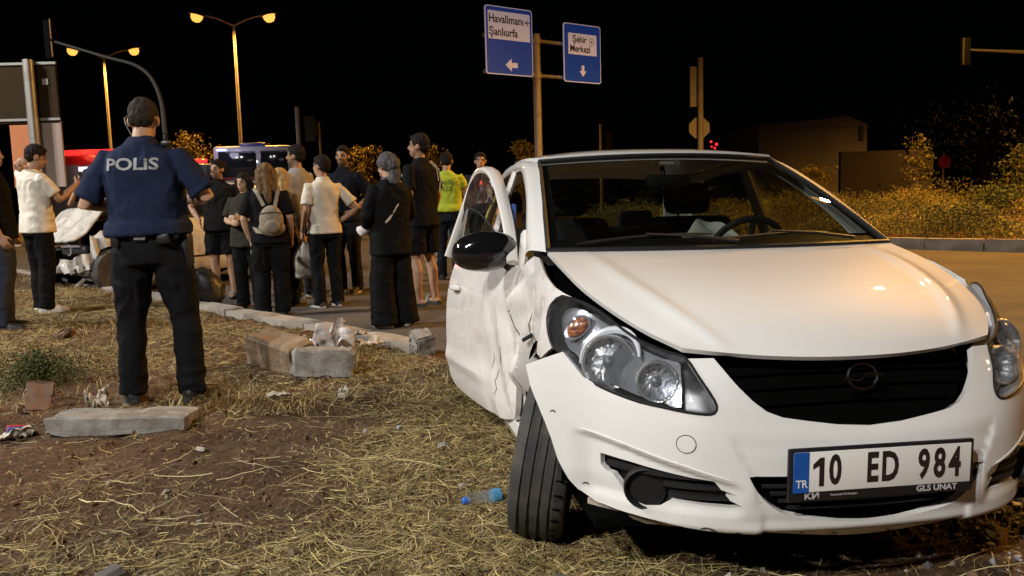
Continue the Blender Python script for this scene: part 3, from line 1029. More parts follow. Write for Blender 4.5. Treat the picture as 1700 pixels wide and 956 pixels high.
    for (t0, t1, v0, v1) in ((0, .07, -1, 1), (.93, 1, -1, 1), (0, 1, -1, -.94), (0, 1, .94, 1)):
        Gd = np.array([[tuple(wsp(t0 + (t1 - t0) * i / 8, v0 + (v1 - v0) * j / 16, -.004)) for j in range(17)] for i in range(9)])
        sheet('glass_border', Gd, BLACKP, wsn)
    MB().box(wsp(.90, -.02, -.008), (.008, .07, .012)).build('toll_sticker', mat('sticker_white', (.55, .55, .53), .6), wsn)
    cw = np.array([[(-.93 - .10 * v * v + dx, .73 * v, .955 - .0 * v * v + dz) for v in np.linspace(-1, 1, 25)] for dx, dz in ((.02, .0), (-.06, .012), (-.14, .045), (-.2, .09))])
    sheet('cowl', cw, BLACKP, root)
    for (v0, v1, t1) in ((-.85, -.10, .085), (-.12, .62, .07)):
        pts = [wsp(.015 + t1 * math.sin(math.pi * .5 * k / 9) * (1 - .35 * k / 9), v0 + (v1 - v0) * k / 9, .022) for k in range(10)]
        w = MB().tube(pts, [.003, .006, .006, .006, .0055, .0055, .0055, .005, .005, .003], 6).build('wiper', BLACKP, root)
        MB().tube([wsp(.0, v1 + .12, .03), wsp(.02, (v0 + v1) / 2 + .25, .045), wsp(.06, (v0 + v1) / 2, .035)], [.007, .006, .004], 6).build('wiper_arm', BLACKP, w)

    # ---- roof, pillars, side glass
    yr = np.linspace(-1, 1, 25)
    RX = [(-1.835, -1.955, .594, 1.434, 1.420), (-1.95, -2.03, .60, 1.453, 1.424), (-2.25, -2.28, .615, 1.480, 1.440), (-2.7, -2.7, .61, 1.485, 1.440), (-3.2, -3.15, .585, 1.462, 1.415), (-3.5, -3.42, .56, 1.425, 1.385)]
    RG = np.array([[(xc + (xe - xc) * v * v, hw * v, zc + (ze - zc) * abs(v) ** 2.6) for v in yr] for xc, xe, hw, zc, ze in RX])
    sheet('roof', net(RG, 4, 1), PAINT, root, thick=.02)
    for sg in (-1, 1):
        W_ = [(-1.085, .722, 1.004), (-1.32, .688, 1.135), (-1.60, .648, 1.275), (-1.955, .602, 1.418), (-2.28, .618, 1.438), (-2.7, .612, 1.438), (-3.15, .588, 1.413), (-3.42, .562, 1.383)]
        D_ = [(-1.30, .770, .985), (-1.47, .738, 1.115), (-1.70, .700, 1.245), (-2.02, .668, 1.375), (-2.28, .662, 1.402), (-2.7, .658, 1.400), (-3.12, .640, 1.370), (-3.40, .610, 1.330)]
        Mid = [((a[0] + b[0]) / 2, (a[1] + b[1]) / 2 + .022, (a[2] + b[2]) / 2 + .014) for a, b in zip(W_, D_)]
        In = [(a[0] - .01, a[1] - .035, a[2] - .02) for a in D_]
        Gd = net(np.array([W_, Mid, D_, In]) * np.array([1, sg, 1]), 5, 5)
        sheet('pillar', Gd, PAINT, root)
        # wing top triangle between pillar foot and the belt
        if sg > 0:
            L1 = [(-1.40, .775, 1.0), (-1.9, .80, .985), (-2.4, .80, .985), (-2.9, .79, .99), (-3.35, .755, 1.0)]
            L2 = [(-1.60, .725, 1.18), (-2.04, .668, 1.365), (-2.4, .662, 1.395), (-2.9, .65, 1.39), (-3.33, .62, 1.345)]
            sheet('side_window', net(np.array([L1, [((a[0] + b[0]) / 2, (a[1] + b[1]) / 2 + .025, (a[2] + b[2]) / 2) for a, b in zip(L1, L2)], L2]), 4, 4), SIDEGL, root)
        else:
            L1 = [(-2.44, -.80, .985), (-2.9, -.79, .99), (-3.35, -.755, 1.0)]
            L2 = [(-2.42, -.662, 1.395), (-2.9, -.65, 1.39), (-3.33, -.62, 1.345)]
            sheet('side_window', net(np.array([L1, [((a[0] + b[0]) / 2, (a[1] + b[1]) / 2 - .025, (a[2] + b[2]) / 2) for a, b in zip(L1, L2)], L2]), 4, 4), SIDEGL, root)
        # B pillar
        MB().tube([(-2.36, sg * .80, .28), (-2.38, sg * .80, .95), (-2.39, sg * .70, 1.25), (-2.39, sg * .645, 1.40)], [.05, .045, .035, .03], 8, ell=(1.3, .6), up=(1, 0, 0)).build('door_pillar', PAINT if sg > 0 else mat('aperture_paint', (.66, .63, .60), .4, coat=.5), root)
        # C pillar
        Gd = net(np.array([[(-3.30, sg * .765, .98), (-3.34, sg * .70, 1.18), (-3.35, sg * .63, 1.36)], [(-3.6, sg * .735, .98), (-3.55, sg * .68, 1.2), (-3.45, sg * .60, 1.36)], [(-3.80, sg * .62, .99), (-3.70, sg * .60, 1.2), (-3.52, sg * .55, 1.38)]]), 4, 4)
        sheet('rear_pillar', Gd, PAINT, root)
        # sill
        MB().tube([(-1.15, sg * .79, .245), (-1.8, sg * .80, .245), (-3.0, sg * .79, .25)], .05, 8, ell=(1, .8)).build('sill', PAINT, root)
    Gd = net(np.array([[(-3.80, -.60, .99), (-3.87, 0, .98), (-3.80, .60, .99)], [(-3.70, -.58, 1.2), (-3.76, 0, 1.2), (-3.70, .58, 1.2)], [(-3.52, -.54, 1.375), (-3.56, 0, 1.41), (-3.52, .54, 1.375)]]), 4, 6)
    sheet('rear_window', Gd, SIDEGL, root)

    # ---- body sides from the hull
    def arch(s0, r, z0=.31, a0=-8, a1=188, n=22):
        return [(s0 + r * math.cos(rad(t)), z0 + r * math.sin(rad(t))) for t in np.linspace(a0, a1, n)]
    rear_w = s_of_x(-3.341)
    def side_outline(s0, s1, zlo, top, wheels):
        lo = []
        for w in wheels:
            if s0 < w < s1:
                lo += [(q[0], q[1]) for q in arch(w, .335)][::-1]
        lo = [(s0, zlo)] + lo + [(s1, zlo)]
        return lo + top
    left = side_outline(1.075, 5.05, .20, [(5.05, .99), (4.4, .985), (3.5, .985), (2.4, .985), (1.80, .985), (1.62, .975), (1.40, .93), (1.215, .872), (1.215, .83), (1.19, .775), (1.14, .728), (1.08, .69)], [s_of_x(-.83), rear_w])
    panel('left_side', left, off(0), PAINT, root, ds=.06, dz=.05, thick=.02)
    rq = side_outline(2.885, 5.05, .20, [(5.05, .99), (4.4, .985), (3.5, .985), (2.885, .985)], [rear_w])
    panel('rear_quarter', mir(rq), off(0), PAINT, root, ds=.06, dz=.05, thick=.02)
    panel('tailgate', [(5.02, .30), (5.08, .30), (5.08, .985), (5.02, .985)], off(-.004), PAINT, root, ds=.1, dz=.1)

    # ---- crushed right wing
    def f_wing(s, z):
        s = np.asarray(s, float)
        z = np.asarray(z, float)
        P, N = hull(s, z)
        a = -s
        q = np.stack([a * 5.1 + 2.1 * z, z * 4.3 - a * 1.1], -1)
        wob = vnoise(q, 3) * .16
        f1 = tri_wave(a * 4.4 + .9 * z + wob + .13)
        f2 = tri_wave(z * 3.1 - a * 2.0 + 1.5 * wob)
        f3 = tri_wave(a * 11 + z * 7.0 + wob)
        dmg = sstep(1.24, 1.42, a) * (1 - sstep(.74, .90, z))
        fq = np.stack([a * 9.5 + .35 * wob, z * 6.2 + a * 2.2], -1)
        d = -.045 * dmg + dmg * (.018 * f1 + .006 * f2 + .042 * facet(fq, 5) + .014 * facet(fq * 2.3, 9))
        kink = .050 * np.exp(-((a - 1.72 + .08 * (z - .6)) / .05) ** 2) * sstep(.22, .5, z) * (1 - sstep(.80, .92, z))
        P = P + N * (d + kink)[..., None]
        low = (1 - sstep(.38, .58, z)) * dmg
        P[..., 1] += .055 * low
        P[..., 0] -= .03 * low
        return P
    def f_door(s, z):
        s = np.asarray(s, float)
        z = np.asarray(z, float)
        P, N = hull(s, z)
        a = -s
        q = np.stack([a * 6 + 1.5 * z, z * 5], -1)
        wob = vnoise(q, 8) * .2
        dm = (1 - sstep(1.86, 2.22, a)) * (1 - sstep(.70, .85, z))
        soft = -.02 * np.exp(-(((a - 2.12) / .16) ** 2 + ((z - .52) / .12) ** 2))
        fq = np.stack([a * 7.5 - 1.6 * z, z * 4.6 + a], -1)
        d = dm * (.015 * tri_wave(a * 5.2 - 1.9 * z + wob) - .026 + .011 * facet(fq, 3)) + soft + .005 * facet(fq * 1.4, 4) * np.exp(-(((a - 2.15) / .22) ** 2 + ((z - .55) / .16) ** 2))
        d = d + .012 * np.exp(-((z - .42 - .02 * (a - 2)) / .035) ** 2) * sstep(2.0, 2.3, a)
        return P + N * d[..., None]
    CR = []
    CREASE = mat('crease_shade_grey', (.10, .085, .08), .8)  # shade of the folds, put into a dark colour
    wing = [(-1.09, .868), (-1.155, .872), (-1.20, .858), (-1.213, .83), (-1.20, .785), (-1.155, .735), (-1.11, .70), (-1.20, .655), (-1.30, .672), (-1.42, .675), (-1.53, .645), (-1.595, .60), (-1.60, .50), (-1.61, .40), (-1.60, .31), (-1.66, .27), (-1.73, .24), (-1.79, .27), (-1.80, .40), (-1.83, .55), (-1.80, .70), (-1.795, .85), (-1.80, .96), (-1.73, .985), (-1.62, .982), (-1.50, .955), (-1.38, .925), (-1.24, .892)]
    wg = panel('crushed_wing', wing, f_wing, PAINT_DENT, root, ds=.014, dz=.014, thick=.012, crumple=True, sharp=13)
    tag(wg, 'crumpled white wing with scraped folds behind the headlight')
    # dark jagged lines along the folds, painted in for crease shade
    rc = random.Random(4)
    for fn, n_, s0, s1, z0, z1 in ((f_wing, 9, 1.42, 1.78, .32, .80), (f_door, 3, 1.86, 2.10, .34, .66)):
        for k in range(n_):
            s_, z_ = rc.uniform(s0, s1), rc.uniform(z0, z1)
            pts = []
            for j in range(rc.randint(4, 8)):
                pts.append((s_, z_))
                s_ += rc.uniform(-.022, .022)
                z_ -= rc.uniform(.012, .040)
            q = np.array(pts)
            P = fn(-q[:, 0], q[:, 1]) + numN(fn, -q[:, 0], q[:, 1]) * 0
            mb_ = MB().tube([tuple(v) for v in P], [.0006] + [rc.uniform(.0012, .0030) for _ in range(len(P) - 2)] + [.0005], 5)
            CR.append((mb_, fn is f_door))
    for mb_, on_door in CR:
        if not on_door:
            mb_.build('crease_line', CREASE, root)
    # torn edge strip and clips where the wing broke
    for (pts, r, m_) in (([(-.99, -.80, .695), (-1.03, -.83, .67)], .008, BLACKP), ([(-1.16, -.845, .80), (-1.19, -.86, .77)], .011, BLACKP), ([(-1.05, -.80, .46), (-1.09, -.815, .40), (-1.07, -.80, .34)], .014, BLACKP)):
        MB().tube(pts, r, 6, ell=(1, .5)).build('torn_clip', m_, root)

    # ---- open passenger door
    hx, hy, ang = -1.27, -.82, rad(10)
    dout = [(-1.815, .40), (-1.83, .31), (-1.90, .275), (-2.1, .27), (-2.5, .275), (-2.74, .29), (-2.83, .33), (-2.87, .42), (-2.88, .6), (-2.875, .80), (-2.85, .90), (-2.80, .945), (-2.6, .958), (-2.3, .955), (-2.0, .950), (-1.88, .945), (-1.835, .93), (-1.82, .86), (-1.815, .6)]
    dr = panel('passenger_door', [tuple(q) for q in cr(dout, 2, True)], f_door, PAINT_DENT, root, ds=.018, dz=.018, thick=.03, crumple=True, sharp=16)
    tag(dr, 'dented passenger door standing ajar')
    dr.matrix_local = Matrix.Translation((hx, hy, 0)) @ Matrix.Rotation(ang, 4, 'Z') @ Matrix.Translation((-hx, -hy, 0))
    for mb_, on_door in CR:
        if on_door:
            mb_.build('crease_line', CREASE, dr)
    # inner door card
    panel('door_card', [(-1.84, .32), (-2.84, .34), (-2.85, .93), (-1.86, .93)], off(-.07), DASH, dr, ds=.08, dz=.08, thick=.01)
    # handle
    s_h, z_h = -2.68, .80
    Pm, Nm = hull(np.array([s_h]), np.array([z_h]))
    cup = [(s_h + .052 * math.cos(t), z_h + .03 * math.sin(t)) for t in np.linspace(0, 2 * math.pi, 18, endpoint=False)]
    panel('handle_cup', cup, off(.0025), mat('handle_cup_grey', (.5, .48, .46), .4, coat=.4), dr, ds=.04, dz=.03, thick=.004)
    pts = [Vector(hP(np.array([s_h + t]), np.array([z_h + .004]), o_)[0]) for t, o_ in ((.075, .008), (.05, .028), (0, .034), (-.05, .028), (-.075, .008))]
    MB().tube(pts, [.010, .013, .014, .013, .010], 8, ell=(1.1, .7)).build('door_handle', PAINT, dr)
    # window frame: an outer white arch, orange-lit rear post, slim front post
    FR = mat('aperture_paint', (.66, .63, .60), .4, coat=.5)
    arch_pts = [(-1.36, -.800, .955), (-1.48, -.772, 1.085), (-1.66, -.737, 1.205), (-1.86, -.700, 1.310), (-2.02, -.677, 1.372), (-2.16, -.668, 1.395), (-2.28, -.670, 1.388), (-2.345, -.690, 1.335), (-2.37, -.735, 1.20), (-2.385, -.79, 1.05), (-2.395, -.825, .955)]
    ap = cr(arch_pts, 4)
    wid = np.interp(np.arange(len(ap)), [0, 10, 16, 24, 28, 40], [.026, .030, .036, .036, .026, .024])
    MB().tube([tuple(q) for q in ap], list(wid), 10, ell=(1.0, .62), up=(0, -1, 0)).build('window_frame', FR, dr)
    # wind deflector: dark visor following the arch
    dp = cr(arch_pts[3:9], 6)
    nrm = np.array([0, -1, .25])
    rows = []
    for k, q in enumerate(dp):
        t = k / (len(dp) - 1)
        w = .15 * math.sin(math.pi * min(1, .12 + t * .80)) ** .5 + .015
        rows.append([q + np.array([0, -.022, .012]), q + np.array([.02 * (1 - t), -.040, .0]) + np.array([0, 0, -w * .5]), q + np.array([.03 * (1 - t), -.034, .0]) + np.array([0, 0, -w])])
    DEF = glass('smoked_deflector', (.05, .04, .035), .05, 1.0, (.07, .045, .035), .9)
    sheet('wind_deflector', np.array(rows), DEF, dr)
    # half-lowered glass
    gp = [(-1.44, -.785, .95), (-1.62, -.772, 1.035), (-1.85, -.752, 1.12), (-2.1, -.738, 1.185), (-2.34, -.735, 1.215)]
    gb = [(-1.44, -.800, .93), (-1.62, -.805, .93), (-1.85, -.81, .93), (-2.1, -.81, .93), (-2.36, -.81, .93)]
    sheet('door_glass', net(np.array([gp, gb]), 3, 5), SIDEGL, dr)
    MB().tube([tuple(q) for q in cr(gp, 5)], .005, 5).build('glass_edge', BLACKP, dr)
    # mirror on the door
    mc = Vector((-1.47, -.888, 1.003))
    Mm = Matrix.Translation(mc) @ Matrix.Rotation(rad(-14), 4, 'Z') @ Matrix.Rotation(rad(4), 4, 'X') @ Matrix.Diagonal((1, 1.05, 1.08, 1))
    V, F = [], []
    nu_, nv_ = 14, 24
    for i in range(nu_ + 1):
        ph = -math.pi / 2 + math.pi * i / nu_
        for j in range(nv_):
            th_ = 2 * math.pi * j / nv_
            cx_ = abs(math.cos(th_)) ** .75 * math.copysign(1, math.cos(th_))
            cz_ = abs(math.sin(th_)) ** .8 * math.copysign(1, math.sin(th_))
            rr = max(0, math.cos(ph)) ** .55
            yy = -.135 * cx_ * rr
            zz = .082 * cz_ * rr * (1 - .22 * max(0, -(-cx_)) * .0 + .12 * (cx_ if cx_ < 0 else -cx_ * 1.2))
            xx = .085 * math.sin(ph) if ph > 0 else .02 * math.sin(ph)
            V.append(tuple(Mm @ Vector((xx, yy, zz))))
    for i in range(nu_):
        for j in range(nv_):
            F.append((i * nv_ + j, i * nv_ + (j + 1) % nv_, (i + 1) * nv_ + (j + 1) % nv_, (i + 1) * nv_ + j))
    mi = mk('door_mirror', V, F, GLOSSB, dr)
    MB().tube([Mm @ Vector((.0, .09, -.05)), Mm @ Vector((.01, .13, -.095)), Mm @ Vector((.02, .175, -.115))], [.042, .036, .03], 10, ell=(.8, 1)).build('mirror_foot', BLACKP, dr)
    # front edge of the aperture: hinge post, blue sealing strip seen in the gap
    MB().tube([(-1.33, -.775, .32), (-1.34, -.775, .95), (-1.45, -.745, 1.07)], .035, 8, ell=(1, .6)).build('hinge_post', FR, root)
    BLUE = mat('blue_door_seal', (.04, .08, .30), .5)
    MB().tube([(-1.47, -.800, .90), (-1.56, -.785, 1.08), (-1.70, -.760, 1.20)], .016, 6).build('door_seal', BLUE, root)

    # ---- wheels
    def wheel(name, c, camber, steer, label=None):
        w = empty(name)
        w.parent = root
        Mw = Matrix.Translation(c) @ Matrix.Rotation(steer, 4, 'Z') @ Matrix.Rotation(camber, 4, 'X') @ Matrix.Rotation(rad(90), 4, 'X')
        R, hw = .302, .092
        pr = [(.19, -hw * .80), (.215, -hw * 1.0), (.255, -hw * 1.08), (.283, -hw * 1.0), (.296, -hw * .82)]
        for g0 in (-.052, -.018, .018, .052):
            pr += [(R, g0 - .0075), (R - .008, g0 - .0045), (R - .008, g0 + .0045), (R, g0 + .0075)]
        pr += [(.296, hw * .82), (.283, hw), (.255, hw * 1.08), (.215, hw), (.19, hw * .80)]
        mb = MB()
        mb.lathe(pr, None, 64)
        mb.f = [f for f in mb.f if len(f) == 4]
        t = mb.build('tyre', RUBBER, w, auto=30)
        t.matrix_local = Mw
        # sipes across the shoulder
        for k in range(36):
            a = 2 * math.pi * k / 36
            for sg in (-1, 1):
                s_ = MB().box((R - .002, 0, sg * .072), (.006, .004, .030), rot=None)
                so = s_.build('tread_sipe', VOID, t)
                so.matrix_local = Matrix.Rotation(a, 4, 'Z')
                break
        mb = MB()
        mb.lathe([(.0, .05), (.05, .055), (.06, .04), (.15, .045), (.178, .06), (.196, .078), (.192, .06), (.186, -.07), (.19, -.075)], None, 40)
        r = mb.build('rim', mat('rim_alloy', (.40, .40, .41), .35, metal=.9, dirt=(.08, .07, .06), dirt_scale=8), w)
        r.matrix_local = Mw
        mb = MB().lathe([(0, .0), (.13, .0), (.13, -.02), (0, -.02)], None, 28)
        b = mb.build('brake_disc', STEEL, w)
        b.matrix_local = Mw
        return w
    wheel('front_wheel', (-.815, -.775, .285), rad(-10), rad(-17))
    wheel('front_wheel', (-.83, .735, .290), 0, rad(180 + 4))
    wheel('rear_wheel', (-3.341, -.735, .395), 0, 0)
    wheel('rear_wheel', (-3.341, .735, .395), 0, rad(180))
    # front suspension: broken arm, shaft and liner
    MB().tube([(-.82, -.70, .30), (-.85, -.35, .27)], .022, 8).build('drive_shaft', STEEL, root)
    MB().tube([(-.78, -.70, .22), (-.95, -.40, .22)], [.03, .04], 8, ell=(1, .5)).build('suspension_arm', STEEL, root)
    MB().tube([(-.55, -.70, .22), (-.45, -.30, .20), (-.45, .30, .20), (-.55, .70, .22)], .035, 8).build('subframe', mat('dirty_subframe', (.16, .13, .11), .7, dirt=(.35, .28, .22), dirt_scale=14, dirt_amt=.7), root)
    rows = []
    for t in np.linspace(rad(-5), rad(185), 20):
        rows.append([(-.83 + .37 * math.cos(t), y, .32 + .37 * math.sin(t)) for y in (-.80, -.45)])
    sheet('arch_liner', np.array(rows), VOID, root)
    rows = [[(a, -b, c) for a, b, c in r] for r in rows]
    sheet('arch_liner', np.array(rows), VOID, root)
    # undertray and cabin floor
    MB().box((-1.95, 0, .20), (3.3, 1.46, .04), bev=.01).build('floor_pan', VOID, root)
    MB().box((-1.05, 0, .55), (.04, 1.4, .75)).build('bulkhead', VOID, root)
    # splinters of plastic hanging under the torn bumper
    PL = mat('broken_foam', (.45, .38, .32), .85, dirt=(.15, .11, .08), dirt_scale=18, dirt_amt=.8)
    pts = [Vector(f_bump(np.array([-t]), np.array([.262]))[0]) + Vector((-.05, .03, -.035)) for t in np.linspace(.90, .55, 9)]
    MB().tube(pts, [.012, .024, .02, .026, .02, .024, .018, .016, .008], 6, ell=(1.1, .5)).build('bumper_foam', PL, root)

    # ---- cabin
    db = net(np.array([[(-1.10, .70 * v, .965 - .01 * v * v), (-1.25, .72 * v, .985 - .02 * v * v), (-1.45, .73 * v, .965), (-1.56, .73 * v, .90), (-1.58, .73 * v, .70)] for v in np.linspace(-1, 1, 9)]), 3, 4)
    sheet('dashboard', db, DASH, root)
    MB().box((-1.46, .37, .970), (.20, .34, .06), bev=.028).build('instrument_hood', DASH, root)
    def seat(y):
        s = MB().box((-2.05, y, .50), (.52, .50, .16), bev=.05).build('seat', SEATF, root)
        b = MB().box((0, 0, .31), (.15, .50, .62), bev=.06).build('backrest', SEATF, s)
        b.matrix_local = Matrix.Translation((-2.30, y, .56)) @ Matrix.Rotation(rad(-20), 4, 'Y')
        h = MB().box((0, 0, .09), (.10, .27, .18), bev=.045).build('headrest', SEATF, s)
        h.matrix_local = Matrix.Translation((-2.51, y, 1.16)) @ Matrix.Rotation(rad(-12), 4, 'Y')
        MB().tube([(-2.49, y - .06, 1.10), (-2.51, y - .06, 1.2)], .006, 6).build('headrest_post', STEEL, s)
        MB().tube([(-2.49, y + .06, 1.10), (-2.51, y + .06, 1.2)], .006, 6).build('headrest_post', STEEL, s)
    seat(-.36)
    seat(.36)
    rb = MB().box((-3.05, 0, .55), (.5, 1.25, .16), bev=.05).build('rear_seat', SEATF, root)
    o = MB().box((0, 0, .28), (.14, 1.25, .56), bev=.05).build('backrest', SEATF, rb)
    o.matrix_local = Matrix.Translation((-3.28, 0, .56)) @ Matrix.Rotation(rad(-18), 4, 'Y')
    for y in (-.33, .33):
        o = MB().box((0, 0, 0), (.08, .24, .14), bev=.035).build('headrest', SEATF, rb)
        o.matrix_local = Matrix.Translation((-3.48, y, 1.14))
    sw = empty('steering_column')
    sw = MB()
    Ms = Matrix.Translation((-1.68, .35, .955)) @ Matrix.Rotation(rad(-62), 4, 'Y')
    rim = [Ms @ Vector((.185 * math.cos(t), .185 * math.sin(t), 0)) for t in np.linspace(0, 2 * math.pi, 33)]
    sw.tube(rim, .016, 8, cap=False)
    bpy.data.objects.remove(bpy.data.objects['steering_column'])
    so = sw.build('steering_wheel', DASH, root)
    for a in (0, 120, 240):
        MB().tube([Ms @ Vector((.03 * math.cos(rad(a)), .03 * math.sin(rad(a)), -.02)), Ms @ Vector((.18 * math.cos(rad(a)), .18 * math.sin(rad(a)), 0))], .014, 6).build('spoke', DASH, so)
    # collapsed airbag hanging from the wheel hub
    V, F = [], []
    for i in range(13):
        for j in range(17):
            u, v = i / 12, j / 16
            x = -.02 + .17 * (v - .5) + .02 * math.sin(7 * u + 3 * v)
            y = .34 * (u - .5) + .03 * math.sin(9 * v)
            z = .03 + .06 * math.sin(math.pi * u) * math.sin(math.pi * v) + .02 * math.sin(11 * u) * math.cos(8 * v)
            V.append((-1.60 + .06 * math.sin(4 * u + 2) - .10 * v + .02 * math.sin(9 * v + 5 * u), .04 + .30 * u + .03 * math.sin(6 * v), .97 + (.05 + .10 * math.sin(math.pi * (.15 + .75 * u)) ** 1.2) * v + .012 * math.sin(13 * u + 4 * v)))
    ab = mk('airbag', V, grid_faces(13, 17), AIRBAG, so)
    MB().box((-1.05, 0, .5), (.02, .1, .1)).build('heater_box', VOID, root)
    MB().tube([(-1.86, -.0, 1.38), (-1.84, 0, 1.33)], .012, 6).build('mirror_stem', BLACKP, root)
    MB().box((-1.83, .02, 1.31), (.03, .22, .06), bev=.012).build('cabin_mirror', BLACKP, root)
    return root
CAR = build_car()

# ------------------------------------------------------------------ road signs, masts, far buildings
BLUE_S = mat('sign_blue', (.012, .075, .55), .45, coat=.2, dirt=(.03, .08, .45), dirt_scale=6, bump=.02, emit=(.008, .050, .38), estr=.34)   # emission stands in for light thrown back by reflective sheeting
WHITE_S = mat('sign_white', (.72, .70, .70), .5, emit=(.62, .58, .74), estr=.36)  # white parts glow too, in place of thrown-back light
BLACK_S = mat('sign_print_black', (.02, .02, .022), .5)
BACK_S = mat('sign_back_grey', (.28, .27, .25), .55, metal=.5, dirt=(.2, .16, .12), dirt_scale=5)
def plate(name, w, h, rr, m, parent, M, t=.02):
    """rounded rectangle panel in M's xy plane"""
    P = []
    for cx, cy, a0 in ((w / 2 - rr, h / 2 - rr, 0), (-w / 2 + rr, h / 2 - rr, 90), (-w / 2 + rr, -h / 2 + rr, 180), (w / 2 - rr, -h / 2 + rr, 270)):
        for k in range(5):
            a = rad(a0 + 90 * k / 4)
            P.append((cx + rr * math.cos(a), cy + rr * math.sin(a)))
    o = MB().prism(P, -t / 2, t / 2).build(name, m, parent, smooth=False)
    o.matrix_local = M
    return o
def arrow(parent, x, y, s, rot, m, z=.0135):
    P = [(-.5, 0), (0, .42), (0, .16), (.5, .16), (.5, -.16), (0, -.16), (0, -.42)]
    o = MB().prism([(a * s, b * s) for a, b in P], 0, .003).build('arrow', m, parent, smooth=False)
    o.matrix_local = Matrix.Translation((x, y, z)) @ Matrix.Rotation(rot, 4, 'Z')
    return o
def build_signs():
    # blue direction signs on a T post
    r = empty('direction_sign', (.87, 24.5, .35), 0, 'two blue direction signs on one post above the crashed hatchback', 'road sign')
    MB().tube([(0, 0, -.4), (0, 0, 5.3)], .11, 14).build('post', RUSTP, r)
    ax = Vector((.79, .613, 0)).normalized()
    for z in (4.16, 5.12):
        MB().tube([ax * -1.75 + Vector((0, 0, z)), ax * 2.2 + Vector((0, 0, z))], .05, 8).build('crossbar', RUSTP, r)
        MB().tube([Vector((0, 0, z - .09)), Vector((0, 0, z + .09))], .135, 14).build('clamp', RUSTP, r)
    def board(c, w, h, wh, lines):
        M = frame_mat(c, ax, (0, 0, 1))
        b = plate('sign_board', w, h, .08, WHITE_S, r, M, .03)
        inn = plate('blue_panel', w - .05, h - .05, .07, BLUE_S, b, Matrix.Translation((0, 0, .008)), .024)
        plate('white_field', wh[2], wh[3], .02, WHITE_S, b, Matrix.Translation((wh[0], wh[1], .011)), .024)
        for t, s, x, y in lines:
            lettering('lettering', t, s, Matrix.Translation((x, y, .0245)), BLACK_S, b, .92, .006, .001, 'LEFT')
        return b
    c1 = Vector((-.62 + .30, 23.5 - 24.5, 5.02)) + Vector((-.20, .12, 0))
    c1 = ax * -1.08 + Vector((.09, -.14, 4.98))
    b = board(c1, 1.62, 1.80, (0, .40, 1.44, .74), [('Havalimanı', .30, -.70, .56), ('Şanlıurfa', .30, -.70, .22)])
    # aeroplane mark
    mb = MB()
    for poly in ([(-.09, -.012), (.08, -.012), (.10, 0), (.08, .012), (-.09, .012)], [(.0, .01), (-.05, .085), (-.03, .085), (.04, .01)], [(.0, -.01), (-.05, -.085), (-.03, -.085), (.04, -.01)], [(-.08, .0), (-.11, .035), (-.095, .035), (-.06, .0)], [(-.08, .0), (-.11, -.035), (-.095, -.035), (-.06, .0)]):
        mb.prism(poly, 0, .002)
    o = mb.build('aeroplane_mark', BLACK_S, b, smooth=False)
    o.matrix_local = Matrix.Translation((.615, .545, .0245)) @ Matrix.Rotation(rad(180), 4, 'Z')
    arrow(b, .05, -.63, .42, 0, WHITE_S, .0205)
    c2 = ax * 1.62 + Vector((.09, -.14, 4.86))
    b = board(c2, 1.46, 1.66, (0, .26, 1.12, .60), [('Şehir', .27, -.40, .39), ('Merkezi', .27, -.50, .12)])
    mb = MB()
    for k in range(16):
        t0, t1 = 2 * math.pi * k / 16, 2 * math.pi * (k + 1) / 16
        mb.tube([(.10 * math.cos(t0), .10 * math.sin(t0), 0), (.10 * math.cos(t1), .10 * math.sin(t1), 0)], .008, 4)
    mb.lathe([(.0, .004), (.035, .003), (.035, -.001)], None, 10)
    o = mb.build('centre_mark', mat('sign_brown', (.25, .12, .10), .5), b)
    o.matrix_local = Matrix.Translation((.36, .36, .0245))
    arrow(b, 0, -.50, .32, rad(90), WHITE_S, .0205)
    for x, z in ((-1.86, 5.12), (-1.86, 4.16)):
        MB().tube([ax * (x + .2) + Vector((0, 0, z)), ax * x + Vector((0, 0, z))], .06, 8).build('bar_end', POSTM, r)
    # post with the backs of a plate and of a stop sign
    r = empty('sign_post', (6.97, 31, .3), 0, 'tall post showing grey backs of a plate and an octagonal sign', 'road sign')
    MB().tube([(0, 0, -.4), (0, 0, 5.55)], .10, 12).build('post', RUSTP, r)
    MB().box((-.14, .14, 4.55), (.42, .03, 1.42)).build('plate_back', BACK_S, r, smooth=False)
    oc = [(.40 * math.cos(rad(22.5 + 45 * k)), .40 * math.sin(rad(22.5 + 45 * k))) for k in range(8)]
    MB().prism(oc, -.012, .012, Matrix.Translation((-.02, .14, 3.08)) @ Matrix.Rotation(rad(90), 4, 'X')).build('octagon_back', BACK_S, r, smooth=False)
    # red stop sign far right
    r = empty('stop_sign', (21.4, 42, .4), 0, 'small red octagonal sign on a pale post among the bushes', 'road sign')
    MB().tube([(-.05, 0, -.4), (0, 0, 2.2)], .05, 8).build('post', mat('pale_red_post', (.55, .38, .36), .5), r)
    oc = [(.32 * math.cos(rad(22.5 + 45 * k)), .32 * math.sin(rad(22.5 + 45 * k))) for k in range(8)]
    MB().prism(oc, -.012, .012, Matrix.Translation((0, -.06, 1.75)) @ Matrix.Rotation(rad(90), 4, 'X')).build('octagon', mat('sign_red', (.80, .03, .06), .45), r, smooth=False)
    # slim posts
    for x, y, h, lab in ((4.33, 40, 4.1, 'slim pale post with a small sign, just above the hatchback roof'), (-7.31, 30, 4.2, 'slim pale signal post behind the man in grey')):
        r = empty('slim_post', (x, y, .2), 0, lab, 'post')
        MB().tube([(0, 0, -.3), (0, 0, h)], .075, 10).build('post', RUSTP, r)
        MB().box((.38, .12, h - .75), (.34, .05, .85)).build('small_panel', mat('dark_panel', (.06, .045, .03), .7), r, smooth=False)
